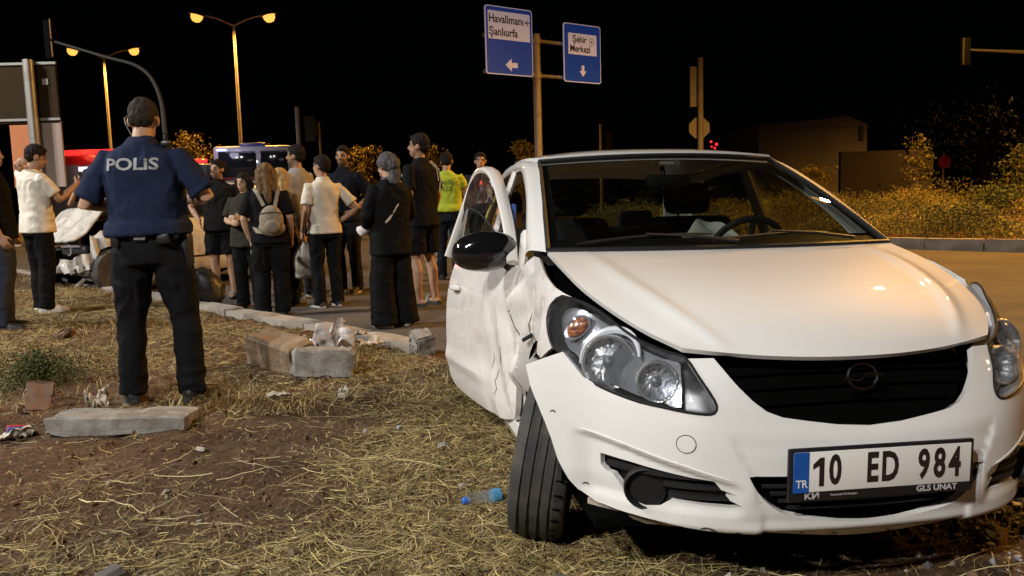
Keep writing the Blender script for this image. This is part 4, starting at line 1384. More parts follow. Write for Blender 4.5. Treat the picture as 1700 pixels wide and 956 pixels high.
    # the big sign seen from behind at the left edge
    r = empty('large_sign', (-6.80, 12.35, .05), 0, 'large road sign seen from the back at the left edge', 'road sign')
    MB().tube([(0, 0, -.2), (.0, 0, 3.25)], .072, 14).build('post', mat('sign_post_steel', (.42, .40, .37), .4, metal=.7, dirt=(.2, .14, .08), dirt_scale=4), r)
    BR = mat('sign_back_brown', (.034, .021, .009), .8, spec=.1, dirt=(.022, .014, .006), dirt_scale=3, bump=.1, bscale=12)
    MB().box((-.32, .115, 2.80), (1.30, .05, .86)).build('upper_panel', BR, r, smooth=False)
    for z in (2.42, 3.21):
        MB().box((-.32, .085, z), (1.34, .035, .035)).build('panel_rail', BACK_S, r, smooth=False)
    MB().box((.18, .083, 2.95), (.085, .012, .085)).build('sticker', mat('sticker_grey', (.35, .30, .24), .7), r, smooth=False)
    MB().box((-.225, .125, 1.90), (.36, .04, .90)).build('lower_panel', mat('panel_sodium_tint', (.45, .15, .05), .7, dirt=(.36, .12, .04), dirt_scale=3), r, smooth=False)  # sodium light on the left face, put into the colour
    MB().box((.15, .115, 1.92), (.38, .04, .94)).build('lower_panel', mat('panel_pale_lit', (.30, .225, .19), .7, dirt=(.24, .17, .14), dirt_scale=3), r, smooth=False)  # whiter light on the right face, put into the colour
    # signal masts
    SM = mat('mast_grey', (.055, .052, .05), .6, metal=.3, spec=.2)
    r = empty('signal_mast', (-6.36, 16, 0), 0, 'curved grey mast arm with a signal head, behind the police officer', 'traffic signal')
    pts = cr(np.array([(0, 0, 0), (-.0, 0, 1.6), (-.02, 0, 2.6), (-.05, 0, 3.10), (-.20, 0, 3.52), (-.48, 0, 3.76), (-1.0, 0, 3.92), (-1.92, 0, 4.22)]), 5)
    MB().tube([tuple(q) for q in pts], list(np.linspace(.052, .024, len(pts))), 10).build('mast', SM, r)
    sh = MB().box((-2.02, .05, 4.26), (.18, .16, .70), bev=.03).build('signal_head', mat('signal_black', (.004, .004, .004), .8, spec=.05), r)
    MB().box((-1.955, -.04, 4.44), (.014, .05, .36), bev=.003).build('visor_edge', mat('visor_orange_lit', (.35, .18, .06), .6), sh)  # orange lamplight along the signal's edge, put into the colour
    MB().box((-1.955, -.04, 4.08), (.014, .05, .28), bev=.003).build('visor_edge', mat('visor_orange_lit', (.35, .18, .06), .6), sh)
    r = empty('signal_mast', (14.6, 22, .3), 0, 'thin grey mast arm with a signal head at upper right', 'traffic signal')
    MB().tube([(0, 0, 0), (0, 0, 3.6), (-.2, 0, 3.95), (-.8, 0, 4.08), (-2.85, 0, 4.22)], [.09, .08, .07, .06, .03], 10).build('mast', SM, r)
    sh = MB().box((-2.90, .05, 4.18), (.22, .16, .70), bev=.03).build('signal_head', mat('signal_black', (.004, .004, .004), .8, spec=.05), r)
    MB().box((-3.0, -.04, 4.18), (.03, .06, .66), bev=.004).build('visor_edge', SM, sh)
    # distant signals: lamps that are lit
    def far_signal(x, y, z, col, lab, bars):
        r = empty('distant_signal', (x, y, 0), 0, lab, 'traffic signal')
        MB().tube([(.5, .2, 0), (.5, .2, z + .3)], .06, 8).build('post', SM, r)
        MB().box((.2, .1, z), (.5, .2, .9)).build('signal_head', mat('signal_black', (.004, .004, .004), .8, spec=.05), r, smooth=False)
        for dx, dz, w, h in bars:
            MB().box((dx, -.02, z + dz), (w, .04, h), bev=.01).build('signal_lamp', mat('signal_glow_%s' % lab[:5], col, .4, emit=col, estr=2.2), r)
    far_signal(-10.4, 45, 4.9, (1, .25, .06), 'amber signal lamp glowing beside the slim post', ((0, .10, .28, .05), (.05, -.14, .36, .08)))
    far_signal(19.2, 80, 5.2, (1, .03, .04), 'red signal lamps glowing far beyond the hatchback roof', ((-.25, .25, .2, .2), (.25, 0, .25, .25), (.1, -.35, .2, .2), (-.2, -.2, .16, .16)))
    # far building with a gable and a low wall
    WB = mat('plastered_block', (.44, .41, .36), .9, var=(.34, .31, .27), vscale=.4)
    r = empty('far_building', (23.3, 70, 0), 0, 'dim plastered building with a low gable beyond the hatchback', 'building')
    mb = MB()
    w, d = 4.15, 9
    prof = [(-w, 0), (w, 0), (w, 5.7), (2.5, 6.45), (.8, 6.15), (-w, 5.85)]
    mb.prism(prof, -d / 2, d / 2, Matrix.Rotation(rad(90), 4, 'X'))
    mb.build('wall', WB, r, smooth=False)
    MB().box((3.7, -4.55, 5.0), (.3, .12, 1.1)).build('window', mat('dark_window', (.02, .02, .02), .3), r, smooth=False)
    MB().box((-.4, -4.56, 5.55), (7.2, .1, .12)).build('eave_band', mat('eave_grey', (.36, .33, .28), .8), r, smooth=False)
    MB().box((5.2, 0, 4.4), (.9, .9, .8)).build('water_tank', mat('tank_white', (.4, .4, .4), .5), r, smooth=False)
    o = MB().box((26.5, 60, 1.5), (6.5, .4, 3.9)).build('boundary_wall', mat('dark_wall', (.10, .085, .07), .9), smooth=False)
    tag(o, 'dark boundary wall below the far building', 'wall')
build_signs()

# ------------------------------------------------------------------ emergency vehicles behind the crowd
def build_vehicles():
    RED = mat('fire_red', (.22, .012, .012), .35, coat=.8)
    GLW = mat('dark_cab_glass', (.02, .022, .025), .08)
    REDL = mat('red_light_bar', (.8, .05, .03), .3, emit=(1, .03, .03), estr=1.6)
    WHL = mat('work_light', (.8, .85, 1), .3, emit=(.65, .8, 1), estr=2.2)
    TY = mat('truck_tyre', (.02, .02, .02), .8)
    ALU = mat('roller_shutter', (.20, .20, .22), .4, metal=.7)
    r = empty('red_truck', (-13.0, 30.6, 0), rad(-4), 'red truck with glowing red light bars behind the police officer', 'truck')
    b = MB().box((-1.1, 0, 1.75), (3.6, 2.2, 2.3), bev=.06).build('body', RED, r)
    for k in range(3):
        MB().box((-2.3 + 1.15 * k, -1.105, 1.75), (1.05, .04, 1.7), bev=.01).build('shutter', ALU, b)
    c = MB().box((1.75, 0, 1.55), (2.0, 2.2, 1.95), bev=.12).build('cab', mat('cab_dark', (.06, .06, .065), .5, coat=.4), r)
    MB().box((1.75, -1.105, 1.95), (1.5, .04, .7), bev=.01).build('cab_window', GLW, c)
    MB().box((2.76, 0, 1.9), (.04, 1.8, .8), bev=.01).build('windscreen', GLW, c)
    MB().box((1.95, -.75, 2.62), (1.3, .18, .14), bev=.03).build('light_bar', REDL, c)
    MB().box((-1.6, -1.0, 3.02), (2.2, .12, .18), bev=.02).build('light_bar', REDL, b)
    MB().box((-2.55, -1.13, 2.72), (.42, .05, .28), bev=.01).build('light_bar', REDL, b)
    MB().box((-1.62, -1.135, 2.15), (.34, .05, .75), bev=.01).build('work_lamp', WHL, b)
    MB().box((-1.5, -1.135, 1.55), (.5, .05, .30), bev=.01).build('work_lamp', WHL, b)
    MB().box((-1.1, 0, .55), (3.6, 2.0, .2)).build('chassis', TY, r)
    for x in (-2.1, 1.7):
        for y in (-.95, .95):
            w = MB().lathe([(.28, -.14), (.46, -.14), (.48, 0), (.46, .14), (.28, .14)], Matrix.Translation((x, y, .48)) @ Matrix.Rotation(rad(90), 4, 'X'), 20).build('wheel', TY, r)
    l = bpy.data.lights.new('truck_glow', 'POINT')
    l.energy, l.color, l.shadow_soft_size = 35, (1, .1, .06), .3
    lo = bpy.data.objects.new('truck_glow', l)
    COL.objects.link(lo)
    lo.parent = r
    lo.location = (-1.6, -1.4, 3.1)
    # ambulance
    WV = mat('van_white', (.62, .62, .68), .4, coat=.5)
    r = empty('white_van', (-9.2, 31.6, 0), rad(3), 'white van with red stripe and dark windows behind the crowd', 'van')
    b = MB().box((0, 0, 1.85), (2.75, 2.1, 2.6), bev=.10).build('body', WV, r)
    MB().box((-.52, -1.055, 2.50), (1.32, .05, .92), bev=.02).build('window', GLW, b)
    MB().box((.78, -1.055, 2.50), (.98, .05, .92), bev=.02).build('window', GLW, b)
    MB().box((0, -1.06, 2.02), (2.74, .03, .16)).build('stripe', RED, b, smooth=False)
    MB().box((0, -1.06, 1.78), (2.74, .03, .10)).build('stripe', RED, b, smooth=False)
    MB().box((-1.05, -1.09, 3.02), (.35, .06, .06), bev=.01).build('side_lamp', WHL, b)
    MB().box((0, -.8, 3.2), (.9, .2, .12), bev=.03).build('roof_bar', mat('blue_bar', (.05, .08, .3), .3), b)
    MB().box((.2, -1.065, 2.92), (2.2, .03, .045)).build('gutter', mat('gutter_white', (.7, .7, .75), .4), b, smooth=False)
    for x in (-.8, .9):
        MB().lathe([(.2, -.12), (.34, -.12), (.36, 0), (.34, .12), (.2, .12)], Matrix.Translation((x, -.9, .36)) @ Matrix.Rotation(rad(90), 4, 'X'), 18).build('wheel', TY, r)
    l = bpy.data.lights.new('van_glow', 'POINT')
    l.energy, l.color, l.shadow_soft_size = 55, (.74, .70, 1), .3
    lo = bpy.data.objects.new('van_glow', l)
    COL.objects.link(lo)
    lo.parent = r
    lo.location = (-1.05, -2.4, 3.3)
build_vehicles()

# ------------------------------------------------------------------ people
_Q = []      # bodies and clothes waiting for their voxel skin
def _ell(mb, c, r, M=None, n=14, m=9):
    V, F = [], []
    for i in range(m + 1):
        ph = math.pi * i / m
        for j in range(n):
            th = 2 * math.pi * j / n
            v = Vector((c[0] + r[0] * math.sin(ph) * math.cos(th), c[1] + r[1] * math.sin(ph) * math.sin(th), c[2] + r[2] * math.cos(ph)))
            V.append(tuple(M @ v) if M else tuple(v))
    for i in range(m):
        for j in range(n):
            F.append((i * n + j, (i + 1) * n + j, (i + 1) * n + (j + 1) % n, i * n + (j + 1) % n))
    mb.add(V, F)
def _caps(mb, pts, rs, M=None, n=12, ell=None, up=None, round0=True, round1=True):
    """tube with rounded ends"""
    P = [Vector(p) for p in pts]
    R = list(rs)
    if round0:
        d = (P[0] - P[1]).normalized()
        P = [P[0] + d * R[0] * .9, P[0] + d * R[0] * .6] + P
        R = [R[0] * .35, R[0] * .78] + R
    if round1:
        d = (P[-1] - P[-2]).normalized()
        P = P + [P[-1] + d * R[-1] * .6, P[-1] + d * R[-1] * .9]
        R = R + [R[-1] * .78, R[-1] * .35]
    if M:
        P = [M @ p for p in P]
        if up is not None:
            up = M.to_3x3() @ Vector(up)
    mb.tube(P, R, n, True, ell, up)
def _rings(mb, rings, n=22, M=None):
    """stack of horizontal ellipses (cx, cy, z, rx, ry), slightly squared"""
    V, F = [], []
    for cx, cy, z, rx, ry in rings:
        for j in range(n):
            t = 2 * math.pi * j / n
            c, s = math.cos(t), math.sin(t)
            v = Vector((cx + rx * math.copysign(abs(c) ** .85, c), cy + ry * math.copysign(abs(s) ** .85, s), z))
            V.append(tuple(M @ v) if M else tuple(v))
    for i in range(len(rings) - 1):
        for j in range(n):
            F.append((i * n + j, i * n + (j + 1) % n, (i + 1) * n + (j + 1) % n, (i + 1) * n + j))
    F.append(tuple(range(n))[::-1])
    F.append(tuple((len(rings) - 1) * n + j for j in range(n)))
    mb.add(V, F)
def _hand(mb, w, d, palm, side, curl):
    """palm and five fingers; d = pointing direction, palm = palm normal, side +1 right / -1 left"""
    d = Vector(d).normalized()
    p = Vector(palm)
    p = (p - d * p.dot(d)).normalized()
    a = d.cross(p) * side                      # towards the thumb
    w = Vector(w)
    _caps(mb, [w, w + d * .045, w + d * .085], [.027, .037, .036], None, 10, (1.0, .42), tuple(a))
    for k, (off, L) in enumerate(((.030, .92), (.010, 1.05), (-.010, .98), (-.029, .78))):
        q = w + d * .088 + a * off
        dd = (d + a * off * 2.2).normalized()
        ax = dd.cross(p)
        pts = [q - dd * .02, q]
        ang = 0.0
        for seg in (.040, .026, .021):
            ang += curl
            v = dd * math.cos(ang) + p * math.sin(ang)
            q = q + v * seg * L
            pts.append(q)
        _caps(mb, pts, [.0095, .0095, .009, .0085, .007], None, 7)
    q = w + d * .03 + a * .026
    t1 = (d * .65 + a * .75 + p * .25).normalized()
    t2 = (d * .9 + a * .25 + p * .45).normalized()
    _caps(mb, [q - t1 * .015, q + t1 * .035, q + t1 * .035 + t2 * .03], [.014, .012, .009], None, 8)

def human(label, loc, yaw, h=1.75, build=1.0, pose=None, skin=(.42, .25, .16), top=None, bottom=None, shoes=None, hair=None, turn=0, nod=0, beard=0.0, lean=0.0, vox=.0075, extras=None, group='bystanders standing on the road', depth=1.0, belly=0.0):
    """one person: continuous skin mesh plus clothes, shoes and hair as children. x right, y forward, z up"""
    k = h / 1.75
    r = empty('person', loc, yaw, label, 'person', group)
    ps = dict(shR=(.178, -.008, 1.392), elR=(.235, -.04, 1.13), wrR=(.245, .06, .90), shL=(-.178, -.008, 1.392), elL=(-.235, -.04, 1.13), wrL=(-.245, .06, .90),
              hiR=(.095, 0, .90), knR=(.105, .02, .49), anR=(.11, -.02, .085), hiL=(-.095, 0, .90), knL=(-.105, .02, .49), anL=(-.11, -.02, .085), ftR=8, ftL=-8, curl=.45, palmR=None, palmL=None)
    ps.update(pose or {})
    b = build
    for q in ('shR', 'shL'):
        x, y, z = ps[q]
        ps[q] = (x * (1 + .8 * (b - 1)), y, z)
    SC = Matrix.Diagonal((k, k, k, 1))
    LN = Matrix.Translation((0, 0, .95)) @ Matrix.Rotation(-lean, 4, 'X') @ Matrix.Translation((0, 0, -.95))
    HM = LN @ Matrix.Translation((0, -.012, 1.475)) @ Matrix.Rotation(rad(turn), 4, 'Z') @ Matrix.Rotation(-rad(nod), 4, 'X') @ Matrix.Translation((0, .012, -1.475))
    def V(q):
        return LN @ Vector(ps[q])
    mb = MB()
    # core
    _rings(mb, [(0, 0, .88, .12, .08), (0, 0, 1.1, .11, .08), (0, -.01, 1.32, .14, .085), (0, -.012, 1.44, .08, .06)], 14, LN)
    _caps(mb, [(0, -.018, 1.42), (0, -.012, 1.50), (0, .004, 1.57)], [.062, .056, .056], HM, 12)
    # head
    _ell(mb, (0, -.008, 1.650), (.0765, .097, .098), HM)
    _ell(mb, (0, .026, 1.588), (.060, .066, .070), HM)
    _ell(mb, (0, .048, 1.548), (.036, .040, .030), HM)
    _ell(mb, (0, .060, 1.655), (.052, .030, .018), HM)
    _caps(mb, [(0, .082, 1.645), (0, .103, 1.612), (0, .100, 1.606)], [.010, .0155, .013], HM, 8)
    _ell(mb, (0, .085, 1.566), (.024, .012, .012), HM, 10, 6)
    for s in (-1, 1):
        _ell(mb, (s * .078, -.006, 1.625), (.011, .026, .034), HM, 10, 6)
    # arms
    for S, s in (('R', 1), ('L', -1)):
        sh, el, wr = V('sh' + S), V('el' + S), V('wr' + S)
        inn = sh + Vector((-s * .10, 0, -.02))
        m1 = sh.lerp(el, .45)
        m2 = el.lerp(wr, .35)
        _caps(mb, [inn, sh, m1, el, m2, wr], [.05, .052 * b ** .5, .048 * b ** .5, .040, .042, .0285], None, 12)
        d = (wr - m2).normalized()
        pal = ps['palm' + S]
        if pal is None:
            pal = Vector((-s, .15, 0))
        hd = ps.get('hd' + S)
        _hand(mb, wr, Vector(hd) if hd else d, LN.to_3x3() @ Vector(pal), s, ps['curl'])
    bare = bottom.get('bare') if bottom else None
    if bare:
        for S, s in (('R', 1), ('L', -1)):
            hi, kn, an = V('hi' + S) if 0 else Vector(ps['hi' + S]), Vector(ps['kn' + S]), Vector(ps['an' + S])
            m2 = kn.lerp(an, .32) + Vector((0, -.018, 0))
            _caps(mb, [hi, hi.lerp(kn, .5), kn, m2, kn.lerp(an, .75), an, an + Vector((0, 0, -.02))], [.085, .072, .053, .057, .040, .034, .036], None, 12)
            F_ = Matrix.Translation(an) @ Matrix.Rotation(-rad(ps['ft' + S]), 4, 'Z')
            _caps(mb, [(0, -.035, -.045), (0, .06, -.045), (0, .15, -.062)], [.034, .038, .026], F_, 10, (.7, 1), (0, 0, 1))
    _Q.append(dict(mb=mb, name='body', root=r, SC=SC, vox=vox, kind='skin', skin=skin, HM=HM, beard=beard, smooth=3))
    # ---- top
    t = dict(col=(.02, .02, .02), hem=.865, sleeve=.55, loose=1.0, mat=None)
    t.update(top or {})
    mb = MB()
    lo = t['loose']
    w = .178 * b * lo
    d = .118 * b * lo * depth
    by = belly
    _rings(mb, [(0, .004, t['hem'], w * 1.08, d * 1.22 + by), (0, .006, t['hem'] + .06, w * 1.06, d * 1.18 + by), (0, .010, 1.05, w * .98, d * 1.06 + by), (0, .004, 1.20, w * 1.0, d * 1.03 + by * .5), (0, -.004, 1.32, w * 1.04, d * 1.04), (0, -.012, 1.39, w * .94, d * .94), (0, -.014, 1.435, w * .74, d * .76), (0, -.014, 1.470, w * .44, d * .62), (0, -.012, 1.492, w * .37, d * .56)], 24, LN)
    for S, s in (('R', 1), ('L', -1)):
        sh, el, wr = V('sh' + S), V('el' + S), V('wr' + S)
        inn = sh + Vector((-s * .09, 0, -.015))
        f = t['sleeve']
        rs = .066 * b ** .5 * lo ** .5
        if f <= 1.0:
            _caps(mb, [inn, sh, sh.lerp(el, f * .5), sh.lerp(el, f)], [.050 * b, rs * .92, rs, rs * 1.02], None, 14, None, None, True, False)
        else:
            _caps(mb, [inn, sh, sh.lerp(el, .55), el, el.lerp(wr, .5), el.lerp(wr, f - 1)], [.050 * b, rs * .92, rs * .95, rs * .85, rs * .74, rs * .62], None, 14, None, None, True, False)
    if t.get('long'):
        _rings(mb, [(0, .0, t['long'], w * t.get('flare', 1.15), d * 1.25), (0, 0, t['hem'] + .05, w * 1.04, d * 1.08)], 24, LN)
    if t.get('collar'):
        _rings(mb, [(0, -.012, 1.468, .074, .070), (0, -.010, 1.512, .066, .066)], 18, LN)
    _Q.append(dict(mb=mb, name=t.get('name', 'shirt'), root=r, SC=SC, vox=vox * 1.25, kind='cloth', col=t['col'], mat=t['mat'], amp=t.get('amp', .009), smooth=4, store=t.get('store')))
    # ---- bottom
    bt = dict(col=(.014, .014, .016), wide=1.0, name='trousers')
    bt.update(bottom or {})
    mb = MB()
    wd = bt['wide']
    hw = .165 * b
    _rings(mb, [(0, 0, .80, hw * 1.0, .116 * b), (0, -.005, .87, hw * 1.0, .118 * b), (0, 0, .95, hw * .95, .106 * b + by), (0, .002, 1.0, hw * .92, .102 * b + by)], 20)
    for S, s in (('R', 1), ('L', -1)):
        hi, kn, an = Vector(ps['hi' + S]), Vector(ps['kn' + S]), Vector(ps['an' + S])
        if bare:
            e = hi.lerp(kn, bare)
            _caps(mb, [hi + Vector((0, 0, -.03)), hi.lerp(kn, .4), e], [.098 * b, .095 * wd * b, .092 * wd * b], None, 14, None, None, True, False)
        elif bt.get('skirt'):
            _caps(mb, [hi + Vector((0, 0, -.03)), kn + Vector((s * .01, 0, 0)), Vector((an.x * 1.15, an.y, .03))], [.10 * b, .115 * wd, .125 * wd], None, 16, None, None, True, False)
        else:
            _caps(mb, [hi + Vector((0, 0, -.03)), hi.lerp(kn, .5), kn, kn.lerp(an, .45) + Vector((0, -.012, 0)), an + Vector((0, -.004, -.035))], [.097 * b, .088 * wd * b, .070 * wd, .068 * wd, .064 * wd], None, 14, None, None, True, False)
    _Q.append(dict(mb=mb, name=bt['name'], root=r, SC=SC, vox=vox * 1.25, kind='cloth', col=bt['col'], mat=bt.get('mat'), amp=bt.get('amp', .011), smooth=4))
    # ---- shoes
    so = dict(col=(.02, .018, .016), sole=(.03, .03, .03))
    so.update(shoes or {})
    for S, s in (('R', 1), ('L', -1)):
        an = Vector(ps['an' + S])
        F_ = SC @ Matrix.Translation((an.x, an.y, an.z - .085)) @ Matrix.Rotation(-rad(ps['ft' + S]), 4, 'Z')
        SM = mat('shoe_%02d%02d%02d' % tuple(int(99 * c) for c in so['col']), so['col'], .55, spec=.4, bump=.1)
        SO = mat('sole_%02d%02d%02d' % tuple(int(99 * c) for c in so['sole']), so['sole'], .7)
        mb = MB()
        if so.get('sandal'):
            mb.prism([(.045 * math.copysign(abs(math.cos(a)) ** .7, math.cos(a)), .06 + .14 * math.sin(a)) for a in np.linspace(0, 2 * math.pi, 18, endpoint=False)], .0, .028, F_)
            o = mb.build('sandal', SO, r)
            mb = MB()
            mb.tube([F_ @ Vector(q) for q in ((-.048, .09, .02), (-.03, .10, .07), (0, .105, .085), (.03, .10, .07), (.048, .09, .02))], .016, 6, ell=(.45, 1.3))
            mb.build('strap', SM, o)
        else:
            n = 14
            prof = [(-.075, .030, .060), (-.055, .040, .085), (-.01, .042, .100), (.06, .044, .080), (.12, .047, .064), (.17, .043, .052), (.20, .028, .040)]
            Vv, F = [], []
            for y, hwid, ht in prof:
                for j in range(n):
                    a = math.pi * j / (n - 1)
                    Vv.append(tuple(F_ @ Vector((hwid * math.copysign(abs(math.cos(a)) ** .6, math.cos(a)), y, .012 + (ht - .012) * max(0, math.sin(a)) ** .7))))
            for i in range(len(prof) - 1):
                for j in range(n - 1):
                    F.append((i * n + j, i * n + j + 1, (i + 1) * n + j + 1, (i + 1) * n + j))
                F.append(((i + 1) * n, (i + 1) * n + n - 1, i * n + n - 1, i * n))
            F.append(tuple(range(n))[::-1])
            F.append(tuple((len(prof) - 1) * n + j for j in range(n)))
            mb.add(Vv, F)
            o = mb.build('shoe', SM, r, auto=50)
            mb = MB()
            mb.prism([(.050 * math.copysign(abs(math.cos(a)) ** .7, math.cos(a)), .063 + .145 * math.sin(a)) for a in np.linspace(0, 2 * math.pi, 18, endpoint=False)], .0, .024, F_)
            mb.build('sole', SO, o)
    # ---- hair or scarf
    hr = dict(col=(.014, .010, .008), style='short')
    hr.update(hair or {})
    mb = MB()
    st = hr['style']
    if st in ('short', 'crop'):
        g = .006 if st == 'crop' else .014
        _ell(mb, (0, -.020, 1.668), (.0785 + g * .6, .092 + g * .6, .088 + g), HM, 16, 12)
        _ell(mb, (0, -.045, 1.622), (.072 + g * .5, .062 + g * .4, .062), HM, 14, 9)
        if st == 'short':
            _ell(mb, (0, .045, 1.722), (.052, .038, .026), HM, 12, 8)
    elif st == 'long':
        _ell(mb, (0, -.018, 1.668), (.088, .102, .096), HM, 16, 12)
        for x, y, zz, rr in ((-.06, -.055, 1.36, .042), (0, -.085, 1.33, .055), (.06, -.055, 1.36, .042), (-.082, -.01, 1.42, .026), (.082, -.01, 1.42, .026)):
            _caps(mb, [(x * .9, y + .01, 1.66), (x * 1.15, y - .005, 1.54), (x, y - .02, zz)], [.045, .05 if abs(x) < .07 else .03, rr], HM, 10)
    elif st == 'tied':
        _ell(mb, (0, -.020, 1.668), (.086, .099, .094), HM, 16, 12)
        _ell(mb, (0, -.115, 1.66), (.035, .035, .035), HM, 10, 8)
        _caps(mb, [(0, -.12, 1.65), (0, -.13, 1.55), (0, -.11, 1.47)], [.03, .03, .018], HM, 10)
    elif st == 'scarf':
        _ell(mb, (0, -.022, 1.664), (.098, .112, .106), HM, 16, 12)
        _ell(mb, (0, -.095, 1.640), (.075, .070, .075), HM, 14, 10)
        _caps(mb, [(.03, -.07, 1.62), (.02, -.085, 1.53), (0, -.06, 1.46)], [.06, .062, .07], HM, 12)
        _ell(mb, (0, -.01, 1.49), (.082, .075, .045), LN, 14, 8)
    _Q.append(dict(mb=mb, name='headscarf' if st == 'scarf' else 'hair', root=r, SC=SC, vox=vox * .95, kind='hair', col=hr['col'], col2=hr.get('col2'), amp=hr.get('amp', .005), smooth=1))
    r['_k'] = k
    if extras:
        extras(r, SC, LN, HM, ps)
    del r['_k']
    return r

def flush_people():
    dg_objs = []
    for q in _Q:
        me = bpy.data.meshes.new('raw')
        S = q['SC']
        me.from_pydata([tuple(S @ Vector(v)) for v in q['mb'].v], [], q['mb'].f)
        o = bpy.data.objects.new('raw', me)
        COL.objects.link(o)
        m = o.modifiers.new('skin', 'REMESH')
        m.mode = 'VOXEL'
        m.voxel_size = q['vox']
        m.use_smooth_shade = True
        s = o.modifiers.new('relax', 'SMOOTH')
        s.factor = .5
        s.iterations = q['smooth']
        dg_objs.append(o)
    dg = bpy.context.evaluated_depsgraph_get()
    for q, o in zip(_Q, dg_objs):
        me = bpy.data.meshes.new_from_object(o.evaluated_get(dg))
        me.name = q['name']
        n = len(me.vertices)
        co = np.zeros(n * 3, np.float32)
        me.vertices.foreach_get('co', co)
        co = co.reshape(-1, 3).astype(float)
        no = np.zeros(n * 3, np.float32)
        me.vertices.foreach_get('normal', no)
        no = no.reshape(-1, 3)
        sd = (hash(q['name']) % 7) if False else len(q['mb'].v) % 97
        if q['kind'] == 'cloth':
            rg = 1 - np.abs(vnoise(co * np.array([7, 7, 11]) + 2.0 * np.stack([vnoise(co * 3, sd + 5)] * 3, -1), sd + 6)) * 2
            low = np.exp(-(co[:, 2] / .22) ** 2) + .6 * np.exp(-((co[:, 2] - .52) / .10) ** 2) + .7 * np.exp(-((co[:, 2] - 1.0) / .12) ** 2)
            warp = co * np.array([9, 9, 5.5]) + 1.2 * np.stack([vnoise(co * 6, sd), vnoise(co * 6 + 9, sd), vnoise(co * 6 + 4, sd)], -1)
            dd = .75 * q['amp'] * (1 - 2 * np.abs(vnoise(warp, sd + 1))) + q['amp'] * .3 * vnoise(co * 22, sd + 2) + q['amp'] * 1.1 * low * np.sign(rg) * np.abs(rg) ** 1.5
            co = co + no * dd[:, None]
        elif q['kind'] == 'hair':
            dd = q['amp'] * vnoise(co * np.array([60, 60, 22]), sd) + q['amp'] * .5 * vnoise(co * 130, sd + 3)
            co = co + no * dd[:, None]
        me.vertices.foreach_set('co', co.astype(np.float32).ravel())
        if q['kind'] == 'skin':
            inv = np.array((S_inv(q)))
            hl = (np.c_[co, np.ones(n)] @ inv.T)[:, :3]
            C = np.tile(np.array(q['skin']), (n, 1))
            C *= (1 + .10 * vnoise(co * 30, 4))[:, None]
            x, y, z = np.abs(hl[:, 0]), hl[:, 1], hl[:, 2]
            head = z > 1.50
            lips = head & (x < .024) & (np.abs(z - 1.566) < .009) & (y > .07)
            C[lips] *= (.85, .55, .52)
            eye = head & ((((x - .031) / .012) ** 2 + ((z - 1.632) / .006) ** 2) < 1) & (y > .04)
            C[eye] = (.06, .045, .035)
            sock = head & ((((x - .031) / .024) ** 2 + ((z - 1.632) / .016) ** 2) < 1) & (y > .04) & ~eye
            C[sock] *= .85
            brow = head & (np.abs(x - .033) < .021) & (np.abs(z - 1.656 - .10 * (x - .033) * 0) < .0065) & (y > .04)
            C[brow] = (.06, .042, .03)
            if q['beard']:
                bd = head & (z < 1.605) & (y > -.01) & (z > 1.50) & ~lips
                bd |= head & (np.abs(z - 1.585) < .008) & (x < .03) & (y > .07)
                C[bd] = C[bd] * (1 - q['beard']) + np.array((.025, .018, .014)) * q['beard']
            a = me.color_attributes.new('tint', 'FLOAT_COLOR', 'POINT')
            C4 = np.ones((n, 4), np.float32)
            C4[:, :3] = C
            a.data.foreach_set('color', C4.ravel())
            m = mat('skin', (.4, .25, .16), .55, spec=.4, attr='tint', bump=.05, bscale=150)
        elif q['kind'] == 'hair':
            c2 = q['col2'] or tuple(c * 1.7 + .001 for c in q['col'])
            m = mat('hair_%s' % '_'.join('%03d' % int(999 * c) for c in q['col']), q['col'], .75, spec=.12, var=c2, vscale=26, bump=.4, bscale=140)
        else:
            m = q['mat'] or cloth(q['col'])
        me.materials.clear()
        ob = link(q['name'], me, m, q['root'])
        if q.get('store') is not None:
            q['store'].append(ob)
        bpy.data.objects.remove(o)
    _Q.clear()
def S_inv(q):
    return (q['SC'] @ q['HM']).inverted()
def cloth(c, rough=.85):
    return mat('cloth_%s' % '_'.join('%03d' % int(999 * x) for x in c), c, rough, spec=.10, var=tuple(x * 1.3 for x in c), vscale=9, bump=.25, bscale=240)

def strap(root, SC, name, pts, w, col, th=.25, n=8):
    return MB().tube([SC @ Vector(p) for p in pts], [w] * len(pts), n, True, (1, th), (1, 0, 0)).build(name, cloth(col), root)

def wrap_text(store, body, size, origin, xdir, m, root, sx=1.0, bold=0.0, ydir=(0, 0, 1)):
    """print lettering onto a garment: letters are laid along the cloth surface"""
    me = text_mesh(body, size, 0.0, 'CENTER', sx, bold, subdiv=2)
    bvh = BVHTree.FromObject(store[0], bpy.context.evaluated_depsgraph_get())
    X, Y = Vector(xdir).normalized(), Vector(ydir).normalized()
    D = Y.cross(X).normalized()            # looking into the cloth
    for v in me.vertices:
        p = Vector(origin) + X * v.co.x + Y * v.co.y
        hit = bvh.ray_cast(p - D * .5, D, 1.2)
        v.co = (hit[0] - D * .004) if hit[0] is not None else p
    return link('lettering', me, m, root)

